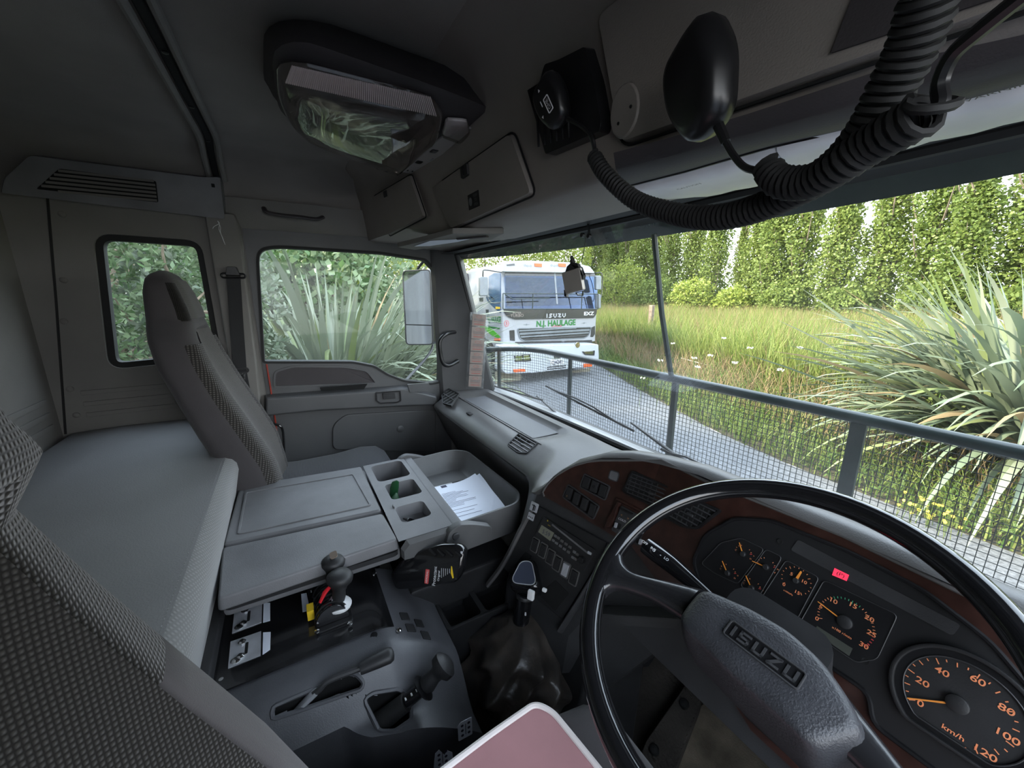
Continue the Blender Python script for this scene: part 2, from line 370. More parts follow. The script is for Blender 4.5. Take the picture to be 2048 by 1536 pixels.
K['flax'] = leafmat('flax_leaf', (.09, .14, .04), (.24, .265, .12), .38, .2, per=.7)
K['flaxgrey'] = leafmat('grey_green_flax_leaf', (.14, .18, .11), (.29, .31, .22), .4, .2, per=.7)
K['flaxdry'] = leafmat('dry_flax_leaf', (.22, .15, .07), (.30, .23, .13), .7, .2, per=.7)
K['flaxorange'] = leafmat('orange_dead_flax_leaf', (.45, .15, .02), (.5, .22, .05), .6, .2)
K['grass'] = leafmat('meadow_grass_blade', (.11, .165, .025), (.23, .25, .07), .6, .4)
K['drygrass'] = leafmat('dry_grass_stalk', (.26, .20, .10), (.20, .13, .07), .8, .3)
K['weed'] = leafmat('verge_weed_leaf', (.06, .12, .022), (.17, .20, .05), .6, .35)
K['cord1'] = knit('ribbed_bolster_cloth', (.036, .033, .028), (.007, .006, .005), 105, 78, (0, .10, .8), 'rib', .6)
K['cord2'] = knit('ribbed_insert_cloth', (.115, .105, .095), (.02, .018, .016), 44, 50, (0, .3, .8), 'rib', .9)
K['weave'] = knit('woven_seat_cloth', (.125, .112, .098), (.05, .045, .04), 110, 110, (0, 0, .3), 'weave', .4)
K['weaveblue'] = knit('woven_cushion_cloth', (.075, .08, .095), (.02, .021, .026), 60, 60, (PI / 2, 0, .3), 'weave', .5)
K['perf'] = knit('perforated_vinyl_edge', (.23, .23, .23), (.17, .17, .17), 60, 60, (0, .3, PI / 4), 'weave', .3)
# ================================================================== THE CAB SHELL
def st(o): return tag(o, kind='structure')
WL = Fr((-1.10, 0, 0), (1, 0, 0))             # left wall: a = y, b = z
m = M(); m.box((0, .12, 1.185), (2.3, 1.9, .03)); st(m.build('floor', K['floor']))
def roofprof(y):
    pts = [(-1.16, 2.60), (-1.13, 2.62)] + [(-1.12 + .16 * (1 - math.cos(t)), 2.64 + .15 * math.sin(t)) for t in np.linspace(0, PI / 2, 8)]
    pts += [(x, 2.79 + .008 * math.cos(x * 1.4)) for x in np.linspace(-.9, .9, 13)]
    pts += [(1.12 - .16 * (1 - math.cos(t)), 2.64 + .15 * math.sin(t)) for t in np.linspace(PI / 2, 0, 8)] + [(1.16, 2.60)]
    return [V3(x, y, z) for x, z in pts]
m = M(); m.grid([roofprof(y) for y in (-.78, -.4, 0, .3, .5)]); m.box((0, 0, 2.86), (2.34, 1.7, .04)); st(m.build('ceiling', K['liner'], ang=60))
# left wall round the quarter window
q1 = rpoly(WL.poly([(184, 465), (402, 481), (444, 716), (216, 740)]), .05, 6)
m = M(); m.cell(WL, (-.74, 1.2, -.20, 2.66), q1, .05, 0, bottom=False)
m.prism(WL, [(-.20, 1.2), (-.105, 1.2), (-.105, 2.66), (-.20, 2.66)], -.05, 0); m.prism(WL, [(-.105, 2.53), (.84, 2.53), (.84, 2.66), (-.105, 2.66)], -.05, 0)
m.prism(WL, [(.70, 1.2), (.95, 1.2), (.95, 1.80), (.70, 1.80)], -.05, 0)
st(m.build('wall_left', K['trim'], ang=50))
m = M(); pil = [(-.215, 2.60), (-.215, 1.95), (-.19, 1.75), (-.18, 1.55), (-.115, 1.55), (-.13, 1.80), (-.118, 2.05), (-.108, 2.55), (-.12, 2.60)]
m.prism(WL, pil, 0, .03, taper=.006); st(m.build('trim_1', K['trim'], bevel=.006))
# ribs pressed into the wall by the bunk and its fasteners
wl = bpy.data.objects['wall_left']
for k, z in enumerate((1.965, 1.925, 1.885)):
    m = M(); m.box((-.44, z, .002), (.42, .016, .006), WL); m.build('moulded_rib', K['trim'], wl, bevel=.002)
for px, py in ((124, 428), (127, 560), (128, 643), (140, 778), (153, 830)):
    a, b = WL.uv(px, py); m = M(); m.lathe(WL.p(a, b, -.001), WL.n, [(.010, 0), (.010, .003), (.006, .006), (.001, .0065)], 12); m.build('trim_fastener', K['trim'], wl)
m = M(); m.tube([WL.p(*WL.uv(95, 395), 0), WL.p(*WL.uv(112, 600), 0), WL.p(*WL.uv(131, 868), 0)], .0035, 6); m.build('corner_seam', K['rubber'], wl)
# back wall with its pressed ribs
WB = Fr((0, -.72, 0), (0, 1, 0))
m = M(); m.prism(WB, [(-1.16, 1.2), (1.16, 1.2), (1.16, 2.8), (-1.16, 2.8)], -.03, 0); wb = st(m.build('wall_back', K['trim']))
for z in (1.955, 1.91, 1.868):
    m = M(); m.box((.83, z, .002), (.44, .018, .007), WB); m.build('moulded_rib', K['trim'], wb, bevel=.002)
# right wall with the driver's door window beside the camera
WR = Fr((1.10, 0, 0), (-1, 0, 0))
m = M(); m.cell(WR, (-.95, 1.2, .74, 2.66), rrect(-.24, 2.14, .92, .90, .08, 5), .05, 0, bottom=False); st(m.build('wall_right', K['trim'], ang=50))
# firewall under and beyond the dash
m = M(); m.box((0, .99, 1.49), (2.3, .03, .62)); st(m.build('wall_front', K['panel']))

# quarter window: rubber seal and pane
def seal(m, fr, poly, w, r=.009): m.tube([fr.p(a, b, w) for a, b in poly], r, 8, closed=True)
w1 = st(thing('window_1', (-1.12, -.4, 2.08), None, None)); m = M(); m.ring(WL, q1, inset(q1, .020), -.045, -.012); m.build('rubber_seal', K['rubber'], w1)
m = M(); m.face(WL, inset(q1, .012), -.035); m.build('pane', K['pane'], w1)

# passenger door
D1 = Fr((-1.095, 0, 0), (1, 0, 0)); door = st(thing('door_1', (-1.1, .28, 1.2), None, None))
gl = [(512, 522), (514, 505), (524, 495), (545, 491), (570, 491), (760, 503), (852, 517), (877, 545), (884, 700), (882, 766), (862, 770), (806, 764), (775, 752), (748, 735), (705, 727), (524, 727)]
gp = rpoly(D1.poly(gl), .016, 4)
m = M(); m.cell(D1, (-.105, 1.2, .71, 2.55), gp, .05, 0, bottom=False); m.build('door_skin', K['door'], door, ang=50)
m = M(); m.ring(D1, gp, inset(gp, .010), -.045, .004); m.build('window_seal', K['rubber'], door)
w2 = st(thing('window_2', (-1.13, .3, 2.2), None, None)); m = M(); m.face(D1, inset(gp, .004), -.03); m.build('pane', K['pane'], w2)
ab = D1.poly([(527, 792), (640, 784), (760, 776), (808, 772), (876, 790), (878, 812), (780, 818), (640, 826), (527, 836)], .04)
m = M(); m.prism(D1, ab, 0, .045, taper=.012); m.build('armrest', K['door'], door, bevel=.008)
m = M(); o_ = rpoly(D1.poly([(546, 776), (548, 742), (585, 731), (690, 732), (735, 740), (757, 768)], .004), .02, 4); m.ring(D1, o_, inset(o_, .008), 0, .006); m.build('upper_moulding', K['door'], door, bevel=.0015)
m = M(); m.prism(D1, inset(o_, .008), .0, .0015); m.build('upper_insert', K['cloth'], door)
m = M(); m.prism(D1, D1.poly([(640, 776), (735, 768), (728, 778), (642, 782)], .048), .040, .047); m.build('pull_pocket', K['void'], door)
m = M(); o_ = rpoly(D1.poly([(664, 900), (664, 850), (690, 828), (872, 818), (872, 905)], .004), .03, 4); m.prism(D1, o_, 0, .008, taper=.004); m.build('lower_panel', K['door'], door, bevel=.003)
a, b = D1.uv(800, 857); m = M(); m.lathe(D1.p(a, b, .006), D1.n, [(.018, 0), (.018, .004), (.015, .006), (.002, .006)], 20); m.build('speaker_plug', K['door'], door)
m = M(); m.prism(D1, rpoly(D1.poly([(815, 769), (858, 766), (860, 776), (852, 783), (820, 785)], .05), .004, 3), .038, .050); m.build('ashtray', K['door'], door, bevel=.002)
hp = rpoly(D1.poly([(751, 785), (801, 781), (803, 802), (795, 806), (760, 808), (752, 802)], .05), .006, 3)
m = M(); m.ring(D1, hp, inset(hp, .006), .04, .052); h = m.build('door_handle', K['black'], door, bevel=.001)
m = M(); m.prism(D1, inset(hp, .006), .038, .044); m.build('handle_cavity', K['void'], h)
m = M(); m.prism(D1, rpoly(D1.poly([(765, 788), (790, 787), (791, 797), (767, 799)], .055), .003, 3), .044, .056); m.build('handle_lever', K['dark'], h, bevel=.002)
m = M(); m.tube([WL.p(-.10 + .012 * math.sin((z - 1.3) * 3), z, .012) for z in np.linspace(1.3, 2.02, 14)], .0032, 6); m.build('door_edge', K['door_edge'], door)
m = M(); m.tube(cr([at(525, 846, 'x', -1.03), at(552, 849, 'x', -1.03), at(565, 860, 'x', -1.03), at(568, 905, 'x', -1.03)], 6), .005, 8); m.build('black_door_bar', K['blackgloss'], door)

# A-pillar trim and its grab handle
def asec(t):
    lo = [(-1.10, .655), (-1.07, .67), (-1.045, .76), (-1.02, .85), (-.995, .90), (-.985, .925), (-1.03, .96), (-1.10, .90)]
    hi = [(-1.10, .635), (-1.07, .645), (-1.04, .675), (-1.02, .69), (-1.00, .705), (-.985, .72), (-1.03, .76), (-1.10, .75)]
    z = 1.76 + .80 * t; return [V3(a[0] * (1 - t) + b[0] * t, a[1] * (1 - t) + b[1] * t, z) for a, b in zip(lo, hi)]
m = M(); m.loft([asec(t) for t in np.linspace(0, 1, 9)]); st(m.build('trim_2', K['door'], ang=30))
m = M(); m.loft([[p * (-1, 1, 1) for p in asec(t)][::-1] for t in np.linspace(0, 1, 9)]); st(m.build('trim_3', K['door'], ang=30))
gh = thing('grab_handle', at(895, 730, 'x', -1.02), 'black grab handle on the windscreen pillar beside the passenger door', 'handle')
m = M(); m.tube(cr([at(912, 664, 'x', -1.05), at(893, 668, 'x', -1.0), at(880, 682, 'x', -.99), at(881, 708, 'x', -.99), at(886, 726, 'x', -.99), at(898, 731, 'x', -1.0), at(916, 722, 'x', -1.03)], 6), .0095, 10); m.build('grip', K['black'], gh)
for px, py in ((911, 664), (914, 722)):
    m = M(); m.lathe(at(px, py, 'x', -1.055), (1, -.5, 0), [(.013, 0), (.013, .012), (.008, .016)], 12); m.build('mount', K['black'], gh)

# windscreen: pane, rubber seal, header
ys = lambda x, z: (.735 + .035 * (1 - x * x)) + (2.49 - z) * .26
P = [[V3(x, ys(x, z), z) for x in np.linspace(-1.0, 1.0, 17)] for z in np.linspace(1.79, 2.49, 5)]
w3 = st(thing('window_3', (0, .9, 1.79), None, None)); m = M(); m.grid(P); m.build('pane', K['screen'], w3)
edge = [P[0][i] for i in range(17)] + [P[j][16] for j in range(1, 5)] + [P[4][i] for i in range(15, -1, -1)] + [P[j][0] for j in range(3, 0, -1)]
m = M(); m.tube(edge, .013, 8, closed=True); m.build('rubber_seal', K['rubber'], w3)
m = M(); m.grid([[V3(x, ys(x, 2.49) + .03, 2.47), V3(x, ys(x, 2.49) - .005, 2.49), V3(x, ys(x, 2.49) - .03, 2.487), V3(x, ys(x, 2.49) - .06, 2.49)] for x in np.linspace(-1.05, 1.05, 17)]); st(m.build('trim_4', K['rubber'], ang=60))
# white cowl under the glass, outside
m = M(); m.loft([[V3(x, .95 - .03 * abs(x) ** 3, 1.80), V3(x, .985, 1.802), V3(x, 1.02, 1.78), V3(x, 1.05, 1.5), V3(x, .95, 1.5)] for x in np.linspace(-1.08, 1.08, 13)]); st(m.build('trim_5', K['tpaint']))

# ================================================================== DASHBOARD
KT = .42
S = Fr((.0375, .523, 1.722), (.234, -1, KT), (1, .234, 0)); D = Fr((.28, .5797, 1.722), (0, -1, KT), (1, 0, 0))
dash = thing('dashboard', (0, .75, 1.25), 'grey moulded dashboard with a burr-wood instrument surround under the windscreen', 'dashboard')
zt_t = [(-.02, 1.765), (.0, 1.775), (.023, 1.80), (.044, 1.834), (.09, 1.88), (.15, 1.913), (.21, 1.93), (.37, 1.95), (.6, 1.952), (.8, 1.948), (1.0, 1.90), (1.08, 1.87)]
def zt(x): return float(np.interp(x, [a for a, _ in zt_t], [b for _, b in zt_t]))
def yp(x, z): return (.523 + .234 * (x - .0375) if x < .28 else .5797) + KT * (z - 1.722)
PA = [(.86, 1.25), (.77, 1.40), (.675, 1.58), (.608, 1.728), (.598, 1.742), (.602, 1.758), (.65, 1.785), (.70, 1.803), (.715, 1.797), (.78, 1.795), (.840, 1.795), (.855, 1.815), (.89, 1.812), (.935, 1.785)]
def PBf(x):
    t = zt(x); y = yp(x, t); L = [(.80, 1.25), (yp(x, 1.44) + .03, 1.42), (yp(x, 1.52) + .012, 1.52), (yp(x, 1.62) + .012, 1.62), (yp(x, min(1.74, t - .03)) + .012, min(1.74, t - .03)), (y + .010, t - .006), (y - .006, t + .004), (y + .006, t + .014), (y + .035, t + .014)]
    if x > .245: L[0] = (.97, 1.68); L[1] = (yp(x, 1.60) + .05, 1.615); L[2] = (yp(x, 1.615) + .012, 1.615); L[3] = (yp(x, 1.67) + .012, 1.67)
    for k in range(1, 6): s = k / 5; L.append((y + .035 + (.935 - y - .035) * s, (t + .014) * (1 - s) + 1.79 * s + .018 * math.sin(PI * s)))
    return L
def dsec(x):
    a = PA
    f = min(1, max(0, (x + 1.0) / .08)) * min(1, max(0, (-.24 - x) / .05)); f = f * f * (3 - 2 * f)
    a = [list(p) for p in PA]
    for i in (8, 9, 10): a[i][1] = a[i][1] * f + (1 - f) * 1.812
    a[7][1] += (1 - f) * .003
    t = min(1, max(0, (x + .16) / .17)); t = t * t * (3 - 2 * t)
    r = [(p[0] * (1 - t) + q[0] * t, p[1] * (1 - t) + q[1] * t) for p, q in zip(a, PBf(max(x, -.02)))]
    if x < -1.03:
        s = ((-1.03 - x) / .055) ** 2 * .22; r = [(p[0] + (.74 - p[0]) * s, p[1] + (1.66 - p[1]) * s) for p in r]
    return [V3(x, *p) for p in r]
xs = [-1.085, -1.075, -1.06, -1.04, -1.02, -1.0, -.98, -.96, -.94, -.9, -.7, -.5, -.32, -.29, -.27, -.25, -.22, -.19, -.16, -.14, -.12, -.10, -.08, -.06, -.04, -.02, -.01, 0, .01, .02, .03, .045, .06, .09, .12, .15, .18, .21, .25, .28, .32, .37, .45, .6, .7, .8, .9, 1.0, 1.08]
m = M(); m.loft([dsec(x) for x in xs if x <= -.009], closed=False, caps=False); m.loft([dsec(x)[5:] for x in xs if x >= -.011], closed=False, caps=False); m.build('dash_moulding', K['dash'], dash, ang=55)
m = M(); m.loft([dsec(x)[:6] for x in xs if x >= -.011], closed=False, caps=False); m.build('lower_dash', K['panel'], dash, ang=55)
m = M(); m.loft([[V3(x, .720, 1.7985), V3(x, .78, 1.7975), V3(x, .835, 1.7985)] for x in np.linspace(-.925, -.30, 6)], closed=False, caps=False); m.build('shelf_mat', K['dashtop'], dash)
m = M(); m.tube([V3(x, .5985, 1.744) for x in np.linspace(-.97, -.14, 12)], .0022, 6); m.build('seam', K['black'], dash)
m = M(); m.tube([dsec(x)[7] + (0, 0, .001) for x in xs if -.98 < x < -.2], .0012, 5); m.build('shelf_edge_line', K['dark'], dash)
m = M(); m.box((-.71, .655, 1.789), (.035, .02, .008)); m.build('catch', K['dark'], dash, bevel=.002)

def clipspan(poly, b):
    xs_ = []
    for i in range(len(poly)):
        (x0, y0), (x1, y1) = poly[i], poly[(i + 1) % len(poly)]
        if (y0 - b) * (y1 - b) < 0: xs_.append(x0 + (x1 - x0) * (b - y0) / (y1 - y0))
    return (min(xs_), max(xs_)) if len(xs_) > 1 else None
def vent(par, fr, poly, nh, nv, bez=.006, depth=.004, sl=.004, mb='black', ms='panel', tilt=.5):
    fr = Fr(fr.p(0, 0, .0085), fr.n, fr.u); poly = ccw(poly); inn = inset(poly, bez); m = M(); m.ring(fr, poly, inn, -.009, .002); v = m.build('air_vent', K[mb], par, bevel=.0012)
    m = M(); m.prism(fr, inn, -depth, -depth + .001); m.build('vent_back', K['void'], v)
    bs = [p[1] for p in inn]
    for k in range(nh):
        b = min(bs) + (max(bs) - min(bs)) * (k + .5) / nh; sp = clipspan(inn, b)
        if sp: m = M(); f2 = fr.off((sp[0] + sp[1]) / 2, b, -.001); m.box((0, 0, 0), (sp[1] - sp[0], sl * .7, .005), Fr(f2.o, f2.n + f2.v * tilt, f2.u)); m.build('slat', K[ms], v)
    T = [(p[1], p[0]) for p in inn]; as_ = [p[0] for p in inn]
    for k in range(nv):
        a = min(as_) + (max(as_) - min(as_)) * (k + .5) / nv; sp = clipspan(T, a)
        if sp: m = M(); m.box((a, (sp[0] + sp[1]) / 2, -.003), (.0022, sp[1] - sp[0], .002), fr); m.build('vane', K[ms], v)
    ca = sum(as_) / len(as_); cb = sum(bs) / len(bs); m = M(); m.box((ca, cb, .001), (.014, .006, .005), fr); m.build('vent_tab', K['panel'], v, bevel=.002)
    return v
# passenger-side vents in the sloping top
SH = Fr((0, .605, 1.758), (0, -.40, .92), (1, 0, 0))
SH2 = Fr((0, .60, 1.774), (0, -.40, .92), (1, 0, 0))
vent(dash, SH2, rpoly([SH2.uv(*p, .003) for p in ((886, 808), (884, 792), (898, 778), (920, 789), (903, 813))], .006, 3), 1, 6, .004, mb='dark', ms='lid', tilt=0, sl=.002)
vent(dash, SH, rpoly([SH.uv(*p, .003) for p in ((1015, 893), (1040, 867), (1078, 888), (1055, 910), (1035, 908))], .008, 3), 5, 3, .004, mb='dark', ms='lid')
# burr wood surround
def W2(fr, p): d = np.array(p) - fr.o; return (d @ fr.u, d @ fr.v)
cz = lambda z: V3(.28, .5797 + KT * (z - 1.722), z)
arc = [(1090, 993), (1087, 984), (1096, 969), (1110, 954), (1128, 941), (1150, 931), (1175, 924), (1200, 921), (1250, 921)]
wp = [S.uv(*p) for p in arc] + [W2(S, cz(1.948)), W2(S, cz(1.767))] + [S.uv(1240, 1079), S.uv(1165, 1034)]
m = M(); m.prism(S, wp, -.004, .003)
wp2 = [W2(D, cz(1.767)), W2(D, cz(1.948)), (.10, D.uv(1400, 957)[1]), (.32, D.uv(1700, 1077)[1]), (.5, .24), (.72, .20), (.72, -.08), (.30, -.08), (.08, .02)]
m.prism(D, wp2, -.004, .003); wood = m.build('wood_panel', K['wood'], dash, ang=20)
m = M(); m.tube([S.p(*S.uv(*p), .003) for p in arc] + [cz(1.95) + (0, -.002, 0), D.p(.10, D.uv(1400, 957)[1], .003), D.p(.32, D.uv(1700, 1077)[1], .003), D.p(.5, .24, .003)], .003, 8); m.build('panel_edge_bead', K['dash'], dash)
# stack face, ridge, metal clip
sf = S.poly([(1068, 1008), (1214, 1086), (1204, 1112), (1124, 1240), (1060, 1190), (1006, 1136)])
m = M(); m.prism(S, sf, -.012, -.001); m.build('stack_face', K['dark'], dash, bevel=.003)
m = M(); m.tube(cr([S.p(*S.uv(1066, 1012), .0), S.p(*S.uv(1040, 1062), .0), S.p(*S.uv(1006, 1128), .0), S.p(*S.uv(975, 1170), .0)], 5), .010, 8, sq=(1, .6)); m.build('stack_edge', K['dash'], dash)
m = M(); m.tube(cr([S.p(*S.uv(1222, 1088), .0), S.p(*S.uv(1196, 1140), .0), S.p(*S.uv(1160, 1200), .0), S.p(*S.uv(1120, 1262), .0)], 5), .010, 8, sq=(1, .6)); m.build('stack_edge', K['panel'], dash)
def switch(par, fr, a, b, w, h, mt='dark', name='rocker_switch', z=.003, sy=None):
    m = M(); m.prism(fr, rrect(a, b, w, h, .003, 2), z - .004, z + .006, taper=.0016); s = m.build(name, K[mt], par, bevel=.0008)
    return s
def row(fr, p0, p1, n, w, h, par, bezel='panel', z=.003, mats=None, hole=None, name='rocker_switch'):
    A, B = np.array(fr.uv(*p0)), np.array(fr.uv(*p1)); out = []
    if bezel:
        c = (A + B) / 2; L = np.linalg.norm(B - A); r = math.atan2(*(B - A)[::-1]); f2 = fr.off(c[0], c[1], 0, r)
        m = M(); q = rrect(0, 0, L + w + .008, h + .008, .006); m.ring(f2, q, inset(q, .0035), z - .002, z + .004); par = m.build('switch_bezel', K[bezel], par, bevel=.0008)
        m = M(); m.prism(f2, inset(q, .003), z - .003, z); m.build('bezel_back', K['void'], par)
    for k in range(n):
        p = A + (B - A) * k / max(1, n - 1); s = switch(par, fr, p[0], p[1], w, h, (mats or {}).get(k, 'dark'), z=z, name=name); out.append(s)
        if hole == k: m = M(); m.prism(fr, circ(p[0], p[1], .0035, 12), z + .006, z + .0066); m.build('button', K['void'], s)
    return out
row(S, (1175, 965), (1208, 982), 3, .0205, .030, dash, hole=1)
r4 = row(S, (1140, 986), (1187, 1020), 4, .0185, .031, dash)
a, b = S.uv(1138, 992); m = M(); m.text(S, '4', a, b, .006, .0098); m.build('symbol', K['amberd'], r4[0])
a, b = S.uv(1229, 952); m = M(); q = rrect(a, b, .026, .024, .007); m.ring(S, q, inset(q, .002), .002, .005); o = m.build('sensor_cap', K['panel'], dash); m = M(); m.prism(S, inset(q, .0025), .002, .0045); m.build('cap_face', K['lid'], o)
vent(dash, S, rpoly([S.uv(*p, .003) for p in ((1266, 940), (1362, 984), (1338, 1016), (1320, 1020), (1246, 984))], .008, 3), 6, 9, .004)
vent(dash, D, rpoly([D.uv(*p, .003) for p in ((1400, 1001), (1447, 1021), (1397, 1060), (1370, 1056), (1332, 1037), (1360, 1005))], .008, 3), 6, 8, .004)
# climate panel
cl = S.poly([(1243, 1011), (1368, 1079), (1347, 1134), (1222, 1060)], .006); m = M(); m.prism(S, rpoly(cl, .004), .002, .007); cp = m.build('climate_panel', K['panel'], dash, bevel=.001)
m = M(); m.prism(S, rpoly([S.uv(*p, .006) for p in ((1236, 1000), (1243, 1004), (1226, 1056), (1206, 1058), (1218, 1030))], .008), .0, .012, taper=.003); m.build('wood_blister', K['wood'], dash, bevel=.003)
m = M(); m.tube([S.p(*S.uv(*p), .006) for p in ((1236, 998), (1300, 1030), (1374, 1076))], .0035, 8); m.build('wood_lip', K['wood'], dash)
for p in ((1250, 1019), (1262, 1025), (1333, 1069), (1351, 1078)): a, b = S.uv(*p); m = M(); m.prism(S, rrect(a, b, .017, .004, .0015), .007, .010); m.build('button', K['black'], cp)
for p in ((1236, 1050), (1285, 1083)): a, b = S.uv(*p); m = M(); m.prism(S, rrect(a, b, .022, .013, .002), .0065, .0075); s_ = m.build('slider_slot', K['void'], cp); m = M(); m.prism(S, rrect(a, b, .005, .011, .001), .0075, .013); m.build('slider', K['alu'], s_)
m = M(); m.box((*S.uv(1330, 1052, .007), .0075), (.060, .010, .001), S); m.build('smooth_strip', K['lid'], cp)
m = M(); a, b = S.uv(1244, 1040, .008); m.text(S, 'COLD', a, b, .0065, .0076, sx=1.1); m.build('lettering', K['inkw'], cp)
m = M()
for t, p, s in (('A/C', (1347, 1094), .008), ('1', (1320, 1085), .006), ('2', (1325, 1089), .006), ('3', (1331, 1094), .006), ('4', (1338, 1100), .006), ('+', (1299, 1076), .010), ('o', (1328, 1082), .010), ('<', (1243, 1030), .008), ('>', (1256, 1037), .008)): a, b = S.uv(*p, .008); m.text(S, t, a, b, s, .0077)
m.build('symbol', K['amberd'], cp)
# radio
rd = S.poly([(1087, 1033), (1191, 1100), (1167, 1143), (1070, 1068)], .004); m = M(); m.prism(S, rpoly(rd, .003), -.002, .004); rad = m.build('radio', K['dark'], dash, bevel=.001)
tag(rad, 'black car radio with an olive clock display reading 5:59')
m = M(); m.prism(S, rpoly(S.poly([(1083, 1050), (1108, 1066), (1100, 1082), (1076, 1064)], .005), .001), .004, .0045); l = m.build('display', K['lcd'], rad)
a, b = S.uv(1092, 1066, .005); m = M(); m.text(S, '5:59', a, b, .015, .0048, shear=.1); m.build('digits', K['ink'], l)
p0, p1 = np.array(S.uv(1104, 1049, .005)), np.array(S.uv(1178, 1108, .005)); m = M(); c = (p0 + p1) / 2; d = p1 - p0; f2 = S.off(c[0], c[1], 0, math.atan2(d[1], d[0])); m.prism(f2, rrect(0, 0, np.linalg.norm(d), .004, .001), .004, .0055); m.build('disc_slot', K['lid'], rad)
for i, (px, py) in enumerate(((1111, 1072), (1107, 1081), (1117, 1076), (1113, 1086), (1124, 1082), (1121, 1092), (1132, 1088), (1129, 1098), (1140, 1094), (1137, 1104), (1149, 1104), (1146, 1115), (1155, 1109), (1151, 1118))):
    a, b = S.uv(px, py, .005); m = M(); m.prism(S, rrect(a, b, .0085, .006, .001), .004, .0068); m.build('button', K['lid' if i in (0, 1, 3, 5, 7, 10, 11) else 'dash'], rad, bevel=.0006)
a, b = S.uv(1165, 1120, .005); m = M(); m.lathe(S.p(a, b, .004), S.n, [(.008, 0), (.008, .009), (.0065, .011), (.001, .011)], 16); m.build('volume_knob', K['black'], rad)
m = M(); a, b = S.uv(1179, 1106, .005); m.prism(S, rrect(a, b, .010, .006, .001), .004, .006); m.build('eject_button', K['alu'], rad)
m = M(); a, b = S.uv(1095, 1041, .005); m.prism(S, [(a - .002, b - .002), (a + .002, b - .002), (a, b + .002)], .004, .0045); a, b = S.uv(1098, 1051, .005); m.text(S, 'AUDIO', a, b, .003, .0045); m.build('yellow_mark', K['yellow'], rad)
for i, (px, py) in enumerate(((1068, 1090), (1084, 1101), (1099, 1114), (1113, 1127), (1129, 1140), (1146, 1155))):
    a, b = S.uv(px, py, .004); m = M(); q = rrect(a, b, .0235, .037, .004); m.ring(S, q, inset(q, .0025), -.002, .002); s_ = m.build('blank_switch', K['dash'], dash, bevel=.0006); m = M(); m.prism(S, inset(q, .0035), -.002, .004, taper=.001); m.build('blank_cap', K['alu' if i == 4 else 'dark'], s_, bevel=.0008)
for q in (((1050, 1104), (1063, 1112), (1044, 1141), (1026, 1134)), ((1110, 1160), (1137, 1187), (1110, 1222), (1076, 1188))): m = M(); m.prism(S, rpoly(S.poly(q, .001), .003), -.001, .0008); m.build('open_pocket', K['void'], dash)
# chrome-plated bracket clipped over the edge of the stack
cb = thing('metal_clip', S.p(*S.uv(1062, 1035), 0), 'small silver metal bracket clipped over the dash edge above the radio', 'bracket')
a, b = S.uv(1068, 1014, .012); c1, d1 = S.uv(1060, 1033, .012)
m = M(); m.prism(S, rrect(a, b, .026, .024, .002), .010, .0125); m.build('plate', K['alu'], cb, bevel=.0006)
m = M(); m.prism(S, rrect(c1, d1, .022, .018, .002), .006, .0085); pl = m.build('tab', K['alu'], cb, bevel=.0006)
for k in (-.006, 0, .006): m = M(); m.prism(S, circ(c1 + k, d1 - .002, .0016, 10), .0085, .009); m.build('hole', K['void'], pl)
m = M(); m.prism(S, rrect(a, b - .002, .004, .016, .001), .0125, .0135); m.tube([S.p(a - .006, b + .004, .014), S.p(a + .006, b + .004, .014), S.p(a + .006, b - .008, .014)], .0012, 6); m.build('catch_spring', K['dark'], cb)

# ================================================================== INSTRUMENTS
clu = thing('instrument_cluster', D.p(.3, -.08, 0), 'black instrument cluster with orange dial markings behind the steering wheel', 'gauges')
hood = rpoly(D.poly([(1386, 1122), (1410, 1070), (1468, 1037), (1540, 1040), (1700, 1104), (1850, 1182), (1980, 1282), (2080, 1400), (2110, 1600), (1950, 1600), (1745, 1448), (1737, 1385), (1640, 1320), (1400, 1168)], .006), .012, 3)
m = M(); m.prism(D, hood, -.01, .005); m.build('cluster_face', mat('cluster_black', (.013, .013, .014), .5, spec=.35), clu, bevel=.002)
m = M(); m.tube([D.p(a, b, .006) for a, b in hood], .003, 6, closed=True); m.build('cluster_rim', K['black'], clu)
m = M(); q = rpoly(D.poly([(1581, 1100), (1596, 1079), (1922, 1250), (1905, 1272)], .006), .004); m.prism(D, q, .005, .0062); strip = m.build('warning_lamp_strip', K['panel'], clu)
m = M(); q = D.poly([(1669, 1136), (1698, 1150), (1693, 1162), (1664, 1150)], .007); m.prism(D, q, .0062, .0070); lamp = m.build('park_brake_lamp', K['redlamp'], strip)
a, b = D.uv(1681, 1149, .008); m = M(); m.text(D, '(P)', a, b, .0075, .0073, sx=1.15); m.build('symbol', K['tdark'], lamp)
def dialpanel(pts, label=None):
    m = M(); q = rpoly(D.poly(pts, .007), .006, 4); m.prism(D, q, .005, .0065); p = m.build('dial_panel', K['black'], clu, bevel=.0004)
    m = M(); m.tube([D.p(a, b, .0068) for a, b in q], .0007, 5, closed=True); m.build('panel_outline', K['panel'], p); return p
def needle(par, hub, tip, w=.0016, hubr=.006):
    h = np.array(D.uv(*hub, .008)); t = np.array(D.uv(*tip, .008)); d = nrm(t - h); nn = np.array((-d[1], d[0])) * w / 2
    m = M(); h2 = h + d * hubr * .7; m.prism(D, [tuple(h2 - nn), tuple(h2 + nn), tuple(t + nn * .6), tuple(t - nn * .6)], .0085, .0095); m.build('needle', K['needle'], par)
    m = M(); m.lathe(D.p(h[0], h[1], .0068), D.n, [(hubr, 0), (hubr, .004), (hubr * .8, .005), (.0005, .005)], 18); m.build('needle_hub', K['dark'], par)
